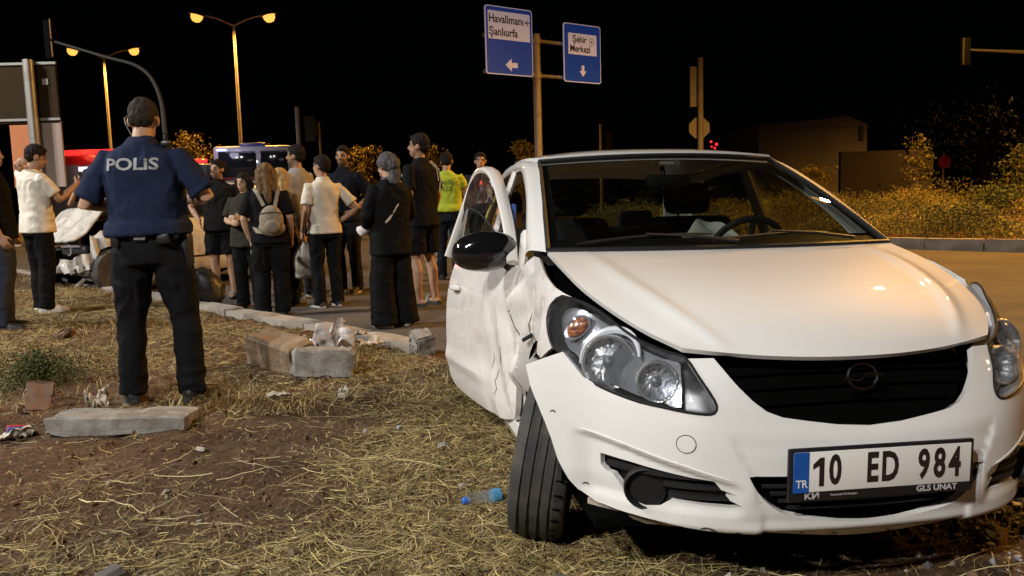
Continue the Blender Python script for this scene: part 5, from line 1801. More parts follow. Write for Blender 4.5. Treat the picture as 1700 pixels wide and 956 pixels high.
def build_people():
    jeans = (.030, .038, .062)
    black = (.006, .006, .0065)
    S1 = (.40, .23, .145)
    S2 = (.46, .28, .18)
    # -- police officer, back to the viewer
    cop_shirt = []
    def gear(r, SC, LN, HM, ps):
        for sx in (-1,):
            MB().tube([SC @ HM @ Vector(q) for q in ((sx * .086, -.02, 1.655), (sx * .094, -.038, 1.63), (sx * .088, -.03, 1.595), (sx * .072, .03, 1.56))], .0022, 6).build('mask_strap', mat('mask_white', (.45, .46, .50), .8), r)
        MB().tube([SC @ Vector(q) for q in ((-.03, -.143, .953), (.03, -.143, .953))], .02, 6).build('belt_keeper', mat('steel_keeper', (.3, .3, .3), .4, metal=.8), r)
        B = mat('duty_belt', (.012, .012, .013), .40, spec=.5, bump=.1)
        bl = []
        for j in range(29):
            a = 2 * math.pi * j / 28
            bl.append(SC @ Vector((.186 * math.cos(a), .002 + .128 * math.sin(a), .950)))
        MB().tube(bl, .024, 6, cap=False, ell=(.35, 1), up=(1, 0, 0)).build('belt', B, r)
        MB().box(SC @ Vector((-.145, -.115, .945)), (.05, .045, .085), bev=.01).build('belt_pouch', B, r)
        MB().box(SC @ Vector((.205, .0, .87)), (.06, .11, .20), bev=.02).build('holster', B, r)
        MB().box(SC @ Vector((.12, -.13, .945)), (.07, .04, .06), bev=.01).build('belt_pouch', B, r)
        MB().box(SC @ Vector((-.155, .0, .72)), (.03, .15, .20), bev=.012).build('cargo_pocket', cloth((.0065, .0065, .0075)), r)
        MB().box(SC @ Vector((.165, .0, .72)), (.03, .15, .20), bev=.012).build('cargo_pocket', cloth((.0065, .0065, .0075)), r)
        MB().box(SC @ Vector((.135, -.01, 1.475)), (.055, .05, .035), bev=.01).build('shoulder_mic', B, r)
        MB().tube([SC @ Vector((.135, -.02, 1.49)), SC @ Vector((.16, -.06, 1.52)), SC @ Vector((.13, -.03, 1.53))], .006, 6).build('mic_cord', B, r)
    cop = human('police officer in navy shirt seen from behind, head bowed', (-2.13, 5.0, .055), rad(4), 1.80, 1.11,
          dict(elR=(.345, -.02, 1.17), wrR=(.16, .27, 1.16), elL=(-.335, -.02, 1.14), wrL=(-.13, .27, 1.14), hiR=(.10, 0, .90), knR=(.165, .02, .49), anR=(.20, -.03, .085), hiL=(-.10, 0, .90), knL=(-.135, .02, .49), anL=(-.155, -.01, .085), ftR=22, ftL=-24),
          S1, dict(col=(.013, .019, .044), hem=.968, sleeve=.86, loose=1.06, collar=True, store=cop_shirt, amp=.012, name='uniform_shirt'), dict(col=(.0065, .0065, .0075), wide=1.13, amp=.011), dict(col=(.014, .013, .012)), dict(style='crop', col=(.020, .0145, .0105)), turn=4, nod=26, vox=.0065, extras=gear, group='police officers', belly=.01)
    # -- far left, cut by the frame
    human('person in black top and dark jeans cut off by the left edge', (-4.77, 7.9, .085), rad(-70), 1.74, 1.05, dict(), S1, dict(col=black, sleeve=.6), dict(col=jeans, wide=1.1), dict(col=(.02, .02, .025)), dict(col=(.03, .025, .02)), turn=-10, vox=.0085)
    # -- white T-shirt, hand on nape
    human('young man in white T-shirt with one hand on his nape', (-5.07, 9.1, .09), rad(-34), 1.79, 1.0,
          dict(elL=(-.34, .06, 1.50), wrL=(-.09, -.105, 1.555), hdL=(.9, -.15, .15), palmL=(0, .9, 0), elR=(.255, .13, 1.17), wrR=(.17, .36, 1.33), palmR=(-1, 0, 0), knL=(-.10, .04, .49), anL=(-.09, .03, .085), ftR=20),
          S1, dict(col=(.62, .58, .50), hem=.84, sleeve=.72, loose=1.05), dict(col=black, wide=1.1), dict(col=(.62, .60, .55), sole=(.6, .58, .52)), dict(style='short', col=(.012, .009, .008)), turn=-22, nod=18, extras=lambda r, SC, LN, HM, ps: MB().box(SC @ Vector((.16, .44, 1.40)), (.075, .012, .15), rot=(rad(20), 0, 0), bev=.004).build('phone', mat('phone_black', (.02, .02, .02), .2), r))
    # -- behind the wrecked bonnet
    human('man in black behind the wrecked car, hands near his face', (-7.45, 15.1, 0), rad(-165), 1.84, 1.0, dict(elR=(.27, .12, 1.18), wrR=(.12, .28, 1.42), elL=(-.27, .10, 1.15), wrL=(-.12, .30, 1.30)), (.50, .28, .15), dict(col=black, sleeve=.6), dict(col=black), None, dict(col=(.012, .01, .008)), turn=25, nod=10, vox=.0085)
    # -- man in black polo and shorts
    human('man in black polo shirt and shorts, hand on hip, facing the viewer', (-3.66, 10.75, 0), rad(178), 1.74, 1.08, dict(elR=(.40, -.06, 1.17), wrR=(.235, .10, 1.00), hdR=(-.35, .5, -.75), palmR=(-1, 0, 0), curl=.25), S1, dict(col=(.008, .008, .008), sleeve=.62, collar=True, loose=1.03), dict(col=black, bare=.80, wide=1.15, name='shorts'), dict(col=(.2, .2, .2), sole=(.05, .05, .05), sandal=True), dict(style='short', col=(.012, .009, .008)), turn=-18, beard=.45, vox=.0085, belly=.02)
    # -- woman with printed top
    def printed(r, SC, LN, HM, ps):
        mb = MB()
        for j in range(5):
            mb.tube([SC @ Vector((-.06 + .03 * j, .135, 1.30 - .02 * (j % 2))), SC @ Vector((-.055 + .028 * j, .139, 1.20))], .007, 5, ell=(.4, 1))
        mb.build('shirt_print', mat('print_pale', (.35, .35, .33), .7), r)
        MB().lathe([(.028, 0), (.034, .10), (.031, .10), (.025, .004), (0, .004)], SC @ Matrix.Translation((.02, .285, 1.09)), 12).build('drinking_glass', glass('clear_cup', (.85, .86, .88), .02), r)
    human('woman in dark printed top holding a clear cup', (-3.0, 9.65, 0), rad(172), 1.54, 1.0, dict(elR=(.245, .03, 1.14), wrR=(.075, .25, 1.12), elL=(-.245, .03, 1.14), wrL=(-.06, .24, 1.17), palmR=(-1, 0, 0), palmL=(1, 0, 0)), (.50, .31, .20), dict(col=(.030, .026, .020), sleeve=.8, loose=1.12, hem=.80), dict(col=black, wide=1.15), None, dict(style='long', col=(.010, .008, .007)), turn=-6, nod=4, extras=printed, vox=.0085)
    # -- woman with rucksack
    def rucksack(r, SC, LN, HM, ps):
        m = mat('beige_rucksack', (.27, .22, .165), .75, var=(.20, .16, .12), vscale=14, bump=.3, bscale=60)
        mb = MB()
        _ell(mb, (.045, -.185, 1.10), (.135, .075, .175))
        _ell(mb, (.045, -.165, 1.02), (.15, .085, .10))
        b = MB()
        b.v = [tuple(SC @ Vector(v)) for v in mb.v]
        b.f = mb.f
        o = b.build('rucksack', m, r)
        mb = MB()
        _ell(mb, (.055, -.255, 1.04), (.085, .03, .075))
        b = MB()
        b.v = [tuple(SC @ Vector(v)) for v in mb.v]
        b.f = mb.f
        b.build('rucksack_pocket', m, o)
        MB().tube([SC @ Vector(q) for q in ((-.075, -.21, 1.185), (.045, -.265, 1.20), (.165, -.21, 1.185))], .010, 6, ell=(.5, 1.2)).build('rucksack_zip', mat('zip_dark', (.08, .065, .05), .5), o)
        for q in (((-.14, -.02, 1.47), (-.10, -.125, 1.42), (-.03, -.175, 1.27)), ((.13, -.02, 1.475), (.125, -.13, 1.41), (.09, -.18, 1.25)), ((-.165, -.06, 1.05), (-.12, -.15, .98), (-.05, -.18, .97))):
            MB().tube([SC @ Vector(v) for v in q], .022, 6, ell=(.3, 1), up=(0, 1, 0)).build('shoulder_strap', m, o)
        MB().box(SC @ Vector((-.205, .03, .80)), (.015, .10, .16), rot=(rad(8), 0, rad(10))).build('paper', mat('paper_white', (.65, .63, .58), .8), r, smooth=False)
    human('woman in black with a beige rucksack, seen from behind', (-2.56, 9.0, 0), rad(12), 1.61, 1.06, dict(elL=(-.27, -.03, 1.12), wrL=(-.225, .05, .90)), S2, dict(col=(.006, .006, .0065), sleeve=.85, loose=1.05, hem=.84), dict(col=black, wide=1.30), None, dict(style='long', col=(.075, .045, .022), col2=(.20, .125, .06)), turn=10, extras=rucksack, vox=.0085)
    # -- fair-haired girl with carrier bag
    def carrier(r, SC, LN, HM, ps):
        V, F = [], []
        n, m_ = 14, 16
        for i in range(n):
            t = i / (n - 1)
            for j in range(m_):
                a = 2 * math.pi * j / m_
                w = .04 + .17 * min(1, t * 2.2) - .02 * t
                V.append(tuple(SC @ Vector((.27 + w * math.cos(a) * (1 + .10 * math.sin(3 * a + 5 * t)), .03 + .55 * w * math.sin(a) * (1 + .2 * math.sin(4 * a + 2 * t)), .83 - .46 * t + .01 * math.sin(5 * a)))))
        for i in range(n - 1):
            for j in range(m_):
                F.append((i * m_ + j, i * m_ + (j + 1) % m_, (i + 1) * m_ + (j + 1) % m_, (i + 1) * m_ + j))
        F.append(tuple((n - 1) * m_ + j for j in range(m_)))
        o = mk('carrier_bag', V, F, mat('carrier_plastic', (.55, .52, .46), .45, var=(.42, .36, .28), vscale=9, bump=.5, bscale=25), r)
        lettering('lettering', 'ner', .09, SC @ frame_mat((.27, -.068, .60), (1, .0, 0), (0, 0, 1)), mat('bag_print', (.04, .035, .03), .6), o, 1.0, .002)
    human('fair-haired girl half hidden beside the rucksack, holding a carrier bag', (-2.60, 9.75, 0), rad(-25), 1.58, .95, dict(), S2, dict(col=(.085, .058, .030), sleeve=1.6, hem=.82), dict(col=black), None, dict(style='long', col=(.30, .19, .08), col2=(.48, .33, .15)), turn=-5, extras=carrier, vox=.0085)
    # -- man in grey T-shirt in profile
    human('bearded man in grey T-shirt and dark jeans looking left', (-2.62, 10.55, 0), rad(62), 1.88, 1.05, dict(), S1, dict(col=(.26, .25, .235), sleeve=.75, loose=1.05), dict(col=(.020, .021, .026)), dict(col=(.05, .05, .05), sole=(.4, .4, .4)), dict(style='short', col=(.012, .009, .008)), turn=22, beard=.6, vox=.0085)
    # -- man in white polo
    human('man in white polo shirt and black jeans, hand on hip', (-2.10, 9.6, 0), rad(38), 1.70, 1.04, dict(elR=(.37, -.12, 1.14), wrR=(.20, -.02, 1.00), hdR=(-.6, .5, -.5)), S1, dict(col=(.58, .53, .44), sleeve=.75, collar=True, hem=.86), dict(col=(.0065, .0065, .0075)), dict(col=(.03, .03, .035), sole=(.45, .42, .38)), dict(style='short', col=(.012, .009, .008)), turn=28, vox=.0085)
    # -- man in navy
    human('bearded man in dark navy shirt facing the viewer', (-2.13, 11.0, 0), rad(162), 1.88, 1.08, dict(elL=(-.30, -.10, 1.15), wrL=(-.20, .08, 1.02)), S1, dict(col=(.008, .009, .014), sleeve=.7, collar=True), dict(col=(.015, .015, .019)), dict(col=(.03, .03, .03), sole=(.4, .38, .35)), dict(style='short', col=(.012, .009, .008)), turn=8, beard=.7, vox=.0085)
    # -- person behind the scarfed woman, arm out
    human('person in russet shirt behind the headscarfed woman, arm held out', (-1.62, 11.3, 0), rad(100), 1.70, 1.0, dict(elR=(.16, .22, 1.22), wrR=(.20, .42, 1.05), elL=(-.20, .15, 1.20), wrL=(-.12, .36, 1.08)), (.50, .28, .16), dict(col=(.24, .08, .030), sleeve=.6), dict(col=black), None, dict(col=(.02, .012, .01)), vox=.0085)
    # -- woman in black with grey headscarf
    def scarfed(r, SC, LN, HM, ps):
        strap(r, SC, 'bag_strap', [(.13, -.01, 1.475), (.10, -.115, 1.40), (.0, -.145, 1.24), (-.10, -.135, 1.10), (-.18, -.06, 1.00), (-.2, .03, .95)], .012, (.45, .40, .33), .4)
        V = []
        mb = MB()
        _ell(mb, (-.235, .16, .985), (.055, .075, .05))
        b = MB()
        co = np.array([tuple(SC @ Vector(v)) for v in mb.v])
        co = co + .018 * np.stack([vnoise(co * 18, 2), vnoise(co * 18, 3), vnoise(co * 18, 4)], -1)
        b.v = [tuple(q) for q in co]
        b.f = mb.f
        b.build('tissue', mat('tissue_white', (.72, .70, .68), .9, bump=.6, bscale=40), r)
    human('woman in long black clothes with grey headscarf and cross-body strap', (-1.13, 8.0, 0), rad(42), 1.63, 1.05, dict(elL=(-.28, .0, 1.13), wrL=(-.20, .13, 1.02), elR=(.25, .0, 1.13), wrR=(.20, .18, 1.03)), S2, dict(col=(.006, .006, .0065), sleeve=1.85, loose=1.12, hem=.74, name='long_blouse'), dict(col=(.0055, .0055, .006), wide=1.05, skirt=True, amp=.010), dict(col=(.55, .53, .50), sole=(.5, .48, .45)), dict(style='scarf', col=(.075, .070, .075), col2=(.11, .10, .105), amp=.008), turn=12, nod=6, extras=scarfed, vox=.008)
    # -- tall man in tracksuit top
    def stripes(r, SC, LN, HM, ps):
        W = mat('white_stripe', (.62, .60, .57), .7)
        sh, el = Vector(ps['shR']), Vector(ps['elR'])
        d = (el - sh).normalized()
        out = Vector((1, -.35, .1)).normalized()
        pts = [sh + out * .070 + Vector((-.03, 0, .045)), sh + out * .082 + d * .03, sh + out * .080 + d * .10, sh + out * .078 + d * .19]
        MB().tube([SC @ p for p in pts], [.022] * 4, 6, True, (.25, 1), tuple(out)).build('sleeve_stripe', W, r)
        MB().tube([SC @ Vector(q) for q in ((.10, -.07, 1.485), (.17, -.115, 1.40), (.185, -.12, 1.28), (.15, -.13, 1.18))], .006, 5).build('piping', W, r)
        MB().tube([SC @ Vector(q) for q in ((.07, -.075, 1.48), (.12, -.128, 1.40), (.135, -.135, 1.28))], .004, 5).build('piping', W, r)
        MB().box(SC @ Vector((-.10, .135, 1.34)), (.05, .01, .022)).build('chest_mark', W, r, smooth=False)
        MB().box(SC @ Vector((.165, .09, .80)), (.012, .05, .018)).build('shorts_mark', W, r, smooth=False)
        MB().box(SC @ Vector((.265, .13, .70)), (.015, .06, .20), rot=(rad(4), 0, 0)).build('paper', mat('paper_tan', (.42, .32, .22), .8), r, smooth=False)
    human('tall man in black sports top with white sleeve stripe and shorts', (-.99, 9.5, 0), rad(58), 1.90, 1.06, dict(anR=(.11, -.06, .085), knR=(.105, .0, .49)), S1, dict(col=(.007, .007, .0075), sleeve=.78, loose=1.06, hem=.82, collar=True), dict(col=(.006, .006, .0065), bare=.86, wide=1.12, name='shorts'), dict(col=(.25, .25, .25), sole=(.04, .04, .04), sandal=True), dict(style='short', col=(.014, .010, .008)), turn=28, beard=.3, extras=stripes, vox=.008)
    # -- traffic officer in yellow vest
    vest = []
    def tgear(r, SC, LN, HM, ps):
        W = mat('white_belt', (.62, .62, .60), .5)
        bl = [SC @ Vector((.175 * math.cos(2 * math.pi * j / 24), .002 + .130 * math.sin(2 * math.pi * j / 24), .955)) for j in range(25)]
        MB().tube(bl, .026, 6, cap=False, ell=(.35, 1), up=(1, 0, 0)).build('white_belt', W, r)
        MB().box(SC @ Vector((-.13, -.12, .95)), (.05, .04, .06), bev=.008).build('belt_pouch', mat('duty_belt', (.006, .006, .0065), .45), r)
        MB().box(SC @ Vector((.02, -.135, .955)), (.03, .02, .05), bev=.004).build('belt_pouch', mat('duty_belt', (.006, .006, .0065), .45), r)
        for sx in (-1, 1):
            for zz in (.28, .36):
                MB().box(SC @ Vector((sx * .17, -.03, zz)), (.012, .05, .05)).build('boot_band', mat('reflective_band', (.6, .6, .6), .5), r, smooth=False)
    human('traffic officer in yellow vest and white belt seen from behind', (-.90, 12.35, 0), rad(-4), 1.84, 1.05, dict(elR=(.25, .06, 1.15), wrR=(.12, .28, 1.14), elL=(-.25, .06, 1.15), wrL=(-.12, .28, 1.14)), S1, dict(col=(.42, .55, .03), sleeve=.5, hem=.94, loose=1.06, store=vest, name='safety_vest', mat=mat('hi_vis_yellow', (.48, .58, .03), .75, var=(.40, .48, .02), vscale=8, bump=.2, bscale=200)), dict(col=(.012, .013, .017)), None, dict(style='short', col=(.012, .009, .008)), nod=14, extras=tgear, group='police officers', vox=.0085)
    # -- man behind the open door
    human('dark-haired man whose head shows above the open car door', (-.44, 13.3, 0), rad(172), 1.86, 1.05, dict(), (.46, .27, .17), dict(col=(.03, .03, .035), sleeve=.7), dict(col=black), None, dict(style='short', col=(.014, .010, .008)), turn=10, vox=.0085)
    flush_people()
    bpy.context.view_layer.update()
    GREY = mat('reflective_grey_print', (.27, .27, .28), .5)
    wrap_text(cop_shirt, 'POLiS', .094, (-.02, -.3, 1.395), (1, 0, 0), GREY, cop_shirt[0], 1.28, .0025)
    DK = mat('vest_print', (.05, .06, .02), .6)
    wrap_text(vest, 'TRAFİK', .082, (-.02, -.3, 1.40), (1, 0, 0), DK, vest[0], 1.0, .0)
    wrap_text(vest, 'POLİSİ', .082, (-.02, -.3, 1.31), (1, 0, 0), DK, vest[0], 1.0, .0)
build_people()

# ------------------------------------------------------------------ dry straw, weeds, stones on the verge
def ribbons(name, B, head, L, lift, bend, w, cols, zfn, segs=3, m=None, rise=None):
    """thin curved blades; B (n,2) bases, head angle, L length, lift height of the tip, cols (n,3)"""
    n = len(B)
    t = np.linspace(0, 1, segs + 1)
    ang = head[:, None] + bend[:, None] * (t[None] - .5)
    step = (L / segs)[:, None]
    dx = np.cos(ang) * step
    dy = np.sin(ang) * step
    X = B[:, :1] + np.concatenate([np.zeros((n, 1)), np.cumsum(dx[:, :-1], 1)], 1)
    Y = B[:, 1:] + np.concatenate([np.zeros((n, 1)), np.cumsum(dy[:, :-1], 1)], 1)
    Z = zfn(X, Y) + .004 + lift[:, None] * (t[None] ** 1.0 if rise is None else t[None] ** rise)
    px, py = -np.sin(ang), np.cos(ang)
    tw = RNG.uniform(-1, 1, (n, 1))
    wd = (w[:, None] * (1 - .75 * t[None] ** 2)) / 2
    A = np.stack([X + px * wd, Y + py * wd, Z + wd * tw], -1)
    C = np.stack([X - px * wd, Y - py * wd, Z - wd * tw], -1)
    V = np.stack([A, C], 2).reshape(-1, 3)
    base = (np.arange(n) * (segs + 1) * 2)[:, None]
    F = []
    for s in range(segs):
        F.append(np.stack([base[:, 0] + 2 * s, base[:, 0] + 2 * s + 1, base[:, 0] + 2 * s + 3, base[:, 0] + 2 * s + 2], 1))
    F = np.vstack(F)
    cc = np.repeat(cols, (segs + 1) * 2, 0)
    return tri_mesh(name, V, F, m, None, True, cc)

STRAW = mat('dry_straw', (.4, .3, .13), .7, spec=.25, attr='tint')
LEAFM = mat('dry_foliage', (.2, .15, .04), .75, spec=.2, attr='tint')

def straw_density(x, y):
    P = np.stack([x, y], -1)
    d = .16 + .62 * fbm(P * 1.1, 41, 4)
    d = d + 1.30 * np.exp(-(((x + .30) / .80) ** 2 + ((y - 4.1) / .85) ** 2))       # thick mat beside the wheel
    d = d + .75 * np.exp(-(((x - .15) / .9) ** 2 + ((y - 2.65) / .38) ** 2))
    d = d + .55 * np.exp(-(((x + .9) / .55) ** 2 + ((y - 2.75) / .30) ** 2))
    d = d + .55 * sstep(-2.4, -3.4, x) * sstep(4.6, 5.6, y)
    d = d + .5 * np.exp(-((v_of(x, y) + .45) / .35) ** 2)
    d = d - 1.2 * sstep(.7, 1.5, x) * sstep(3.6, 2.9, y * 0 + y)
    d = d - .55 * np.exp(-(((x + 1.5) / .7) ** 2 + ((y - 4.0) / .45) ** 2))
    return np.clip(d, .02, 1.4)

def scatter(n, x0, x1, y0, y1, dens, vmax=-.02):
    out = []
    got = 0
    while got < n:
        x = RNG.uniform(x0, x1, n * 3)
        # nearer to the verge's front edge the stalks are resolved singly: more of them there
        y = y0 + (y1 - y0) * RNG.uniform(0, 1, n * 3) ** 1.9
        k = (RNG.uniform(0, 1.1, n * 3) < dens(x, y)) & (v_of(x, y) < vmax)
        out.append(np.stack([x[k], y[k]], 1))
        got += k.sum()
    return np.vstack(out)[:n]

def build_verge_cover():
    pal = np.array([(.56, .43, .16), (.44, .33, .12), (.30, .21, .09), (.62, .50, .24), (.15, .10, .05), (.26, .23, .09), (.20, .135, .07)])
    n = 115000
    B = scatter(n, -7.5, 3.0, 1.9, 11.5, straw_density)
    n = len(B)
    head = RNG.normal(.15, .95, n) + np.where(RNG.uniform(0, 1, n) < .5, 0, math.pi)
    L = np.minimum(RNG.gamma(2.0, .030, n) + .02, .30)
    lift = np.abs(RNG.normal(0, .012, n)) + (RNG.uniform(0, 1, n) < .04) * RNG.uniform(0, .05, n)
    cols = pal[RNG.integers(0, len(pal), n)] * RNG.uniform(.65, 1.15, (n, 1))
    o = ribbons('dry_straw', B, head, L, lift, RNG.normal(0, .8, n), RNG.uniform(.0009, .0034, n), cols, lambda x, y: verge_z(x, y), 3, STRAW)
    tag(o, 'loose dry straw strewn over the red soil', 'straw', kind='stuff')
    # chaff: short broken bits matted between the stalks
    n = 60000
    B = scatter(n, -4.5, 2.4, 1.9, 8.5, lambda x, y: np.clip(straw_density(x, y) * .8 + .12, 0, 1.2))
    n = len(B)
    cols = pal[RNG.integers(0, len(pal), n)] * RNG.uniform(.55, 1.15, (n, 1))
    o = ribbons('straw_chaff', B, RNG.uniform(0, 6.28, n), RNG.uniform(.008, .045, n), np.abs(RNG.normal(0, .006, n)), RNG.normal(0, .5, n), RNG.uniform(.0014, .0048, n), cols, lambda x, y: verge_z(x, y), 1, STRAW)
    tag(o, 'broken chaff and crushed straw matted into the soil', 'straw', kind='stuff')
    # long single stalks in the foreground
    n = 300
    B = scatter(n, -2.5, 1.6, 2.1, 5.0, lambda x, y: .5 + 0 * x)
    head = RNG.normal(.1, .6, n) + np.where(RNG.uniform(0, 1, n) < .5, 0, math.pi)
    cols = np.array([(.56, .46, .24)]) * RNG.uniform(.6, 1.2, (n, 1))
    o = ribbons('straw_stalks', B, head, RNG.uniform(.15, .42, n), np.abs(RNG.normal(0, .020, n)) + .006, RNG.normal(0, .5, n), RNG.uniform(.002, .0042, n), cols, lambda x, y: verge_z(x, y), 6, STRAW)
    tag(o, 'long pale stalks lying across the foreground soil', 'straw', kind='stuff')
    # standing dry grass towards the back left and along the kerb
    n = 8000
    B = scatter(n, -8.5, .2, 4.6, 13.5, lambda x, y: np.clip(.75 * fbm(np.stack([x, y], -1) * 1.6, 77, 3) + .35 * sstep(-2.6, -3.6, x) + .35 * np.exp(-((v_of(x, y) + .35) / .3) ** 2), 0, 1), -.08)
    n = len(B)
    cols = pal[RNG.integers(0, len(pal), n)] * RNG.uniform(.5, 1.0, (n, 1))
    o = ribbons('dry_grass', B, RNG.uniform(0, 6.28, n), RNG.uniform(.02, .09, n), RNG.uniform(.02, .09, n), RNG.normal(0, 1, n), RNG.uniform(.003, .006, n), cols, lambda x, y: verge_z(x, y), 3, STRAW, rise=.8)
    tag(o, 'short dry grass standing along kerb and verge', 'grass', kind='stuff')
    # stones and crumbs
    n = 2000
    B = scatter(n, -6, 3.0, 2.0, 9.5, lambda x, y: .5 + 0 * x, .0)
    ico = bmesh.new()
    bmesh.ops.create_icosphere(ico, subdivisions=1, radius=1)
    iv = np.array([v.co for v in ico.verts])
    jf = np.array([[v.index for v in f.verts] for f in ico.faces])
    ico.free()
    r = np.minimum(.003 + RNG.exponential(.0042, n), .022)
    sc = RNG.uniform(.6, 1.3, (n, 1, 3))
    V = iv[None] * sc * r[:, None, None] * (1 + .25 * RNG.normal(0, 1, (n, len(iv), 1)).clip(-1, 1))
    V[..., 0] += B[:, :1]
    V[..., 1] += B[:, 1:]
    V[..., 2] += (verge_z(B[:, 0], B[:, 1]) + r * .25)[:, None]
    F = (jf[None] + (np.arange(n) * len(iv))[:, None, None]).reshape(-1, 3)
    c = np.array([(.17, .11, .07), (.24, .18, .13), (.30, .25, .20), (.14, .085, .05)])[RNG.integers(0, 4, n)] * RNG.uniform(.7, 1.2, (n, 1))
    o = tri_mesh('pebbles', V.reshape(-1, 3), F, mat('stone_crumbs', (.3, .25, .2), .9, attr='tint'), None, False, np.repeat(c, len(iv), 0))
    tag(o, 'small stones and soil crumbs on the verge', 'pebbles', kind='stuff')
    # soil clods
    n = 7000
    B = scatter(n, -4.5, 2.6, 1.9, 8.0, lambda x, y: np.clip(.75 - .45 * straw_density(x, y), .1, 1), .0)
    r = np.minimum(.003 + RNG.exponential(.0045, n), .019)
    V = iv[None] * RNG.uniform(.45, 1.4, (n, 1, 3)) * r[:, None, None] * (1 + .3 * RNG.normal(0, 1, (n, len(iv), 1)).clip(-1, 1))
    V[..., 0] += B[:, :1]
    V[..., 1] += B[:, 1:]
    V[..., 2] += (verge_z(B[:, 0], B[:, 1]) + r * .1)[:, None]
    F = (jf[None] + (np.arange(n) * len(iv))[:, None, None]).reshape(-1, 3)
    c = np.array([(.125, .072, .040), (.095, .052, .028), (.165, .10, .058), (.075, .042, .022)])[RNG.integers(0, 4, n)] * RNG.uniform(.7, 1.2, (n, 1))
    o = tri_mesh('soil_clods', V.reshape(-1, 3), F, mat('clod_soil', (.12, .07, .04), .95, spec=.1, attr='tint'), None, False, np.repeat(c, len(iv), 0))
    tag(o, 'loose brown soil clods on the bare ground', 'soil', kind='stuff')
    # broken asphalt and grit by the right edge of the road
    n = 7000
    u = RNG.normal(4.0, .9, n).clip(1.2, 6.5)
    v = RNG.normal(-.22, .36, n)
    B = KP + KD * u[:, None] + KN * v[:, None]
    r = np.minimum(.0035 + RNG.exponential(.0042, n), .017)
    sc = RNG.uniform(.6, 1.3, (n, 1, 3))
    V = iv[None] * sc * r[:, None, None] * (1 + .3 * RNG.normal(0, 1, (n, len(iv), 1)).clip(-1, 1))
    V[..., 0] += B[:, :1]
    V[..., 1] += B[:, 1:]
    V[..., 2] += (np.maximum(verge_z(B[:, 0], B[:, 1]), np.where(v > .02, .0, -1)) + r * .3)[:, None]
    F = (jf[None] + (np.arange(n) * len(iv))[:, None, None]).reshape(-1, 3)
    c = np.array([(.18, .18, .19), (.28, .28, .30), (.42, .42, .44), (.05, .048, .045)])[RNG.integers(0, 4, n)] * RNG.uniform(.7, 1.2, (n, 1))
    o = tri_mesh('grit', V.reshape(-1, 3), F, mat('asphalt_grit', (.3, .3, .3), .7, attr='tint'), None, False, np.repeat(c, len(iv), 0))
    tag(o, 'grey grit and asphalt crumbs by the right road edge', 'gravel', kind='stuff')
build_verge_cover()

def leaf_cloud(P, size, cols, name, m, parent=None, n_per=1, flat=.0):
    """many small tilted leaf quads at P (n,3)"""
    n = len(P)
    a = RNG.normal(0, 1, (n, 3))
    a /= np.linalg.norm(a, axis=1, keepdims=True)
    b = RNG.normal(0, 1, (n, 3))
    b -= a * (a * b).sum(1, keepdims=True)
    b /= np.linalg.norm(b, axis=1, keepdims=True)
    s = size * RNG.uniform(.6, 1.4, n)
    V = np.stack([P - a * s[:, None] * .9, P + b * s[:, None] * .45, P + a * s[:, None] * .9, P - b * s[:, None] * .45], 1).reshape(-1, 3)
    F = (np.arange(n) * 4)[:, None] + np.arange(4)
    return tri_mesh(name, V, F, m, parent, True, np.repeat(cols, 4, 0))

def plant(name, label, cat, loc, h, r, n, size, pal, stems=5, sparse=.0, zc=.6, ell=1.0, group=None, seed=1, thin=1.0):
    """stems with limbs and a crown of leaf clumps"""
    global RNG
    rg = np.random.default_rng(seed)
    root = empty(name, loc, 0, label, cat, group)
    bark = mat('thin_bark', (.13, .09, .06), .9, bump=.3, bscale=40)
    mb = MB()
    tips = []
    for k in range(stems):
        a = rg.uniform(0, 6.28)
        lean = rg.uniform(.1, .55) * r
        top = np.array([math.cos(a) * lean, math.sin(a) * lean, h * rg.uniform(.72, 1.0)])
        mid = top * np.array([.35, .35, .5]) + rg.normal(0, .05 * r, 3)
        b0 = np.array([math.cos(a), math.sin(a), 0]) * .06 * r
        pts = cr(np.array([b0, mid, top]), 4)
        mb.tube([tuple(q) for q in pts], list(np.linspace(.022, .006, len(pts)) * (h / 2) ** .5 * thin), 6)
        for j in range(4):
            t = rg.uniform(.4, .95)
            q = pts[int(t * (len(pts) - 1))]
            e = q + np.array([rg.normal(0, .5), rg.normal(0, .5), rg.uniform(.0, .5)]) * r * .8
            mb.tube([tuple(q), tuple((q + e) / 2 + np.array([0, 0, .03])), tuple(e)], [.008 * thin, .006 * thin, .003 * thin], 5)
            tips.append(e)
        tips.append(top)
    mb.build('trunk', bark, root)
    tips = np.array(tips)
    cl = tips[rg.integers(0, len(tips), n)]
    k = max(6, int(len(tips) * 2.2))
    cc = np.stack([rg.normal(0, .55 * r, k), rg.normal(0, .55 * r, k), h * (zc + (1 - zc) * rg.uniform(-.9, .9, k))], 1)
    cc = np.vstack([cc, tips])
    if sparse:
        cc = cc[rg.uniform(0, 1, len(cc)) > sparse]
    ix = rg.integers(0, len(cc), n)
    P = cc[ix] + rg.normal(0, 1, (n, 3)) * np.array([.20, .20, .16]) * r * ell
    P[:, 2] = np.clip(P[:, 2], .05, h * 1.12)
    cols = np.array(pal)[rg.integers(0, len(pal), n)] * (rg.uniform(.6, 1.2, (n, 1)) * (.7 + .6 * rg.uniform(0, 1, len(cc)))[ix][:, None])
    leaf_cloud(P, size, cols, 'crown', LEAFM, root)
    return root

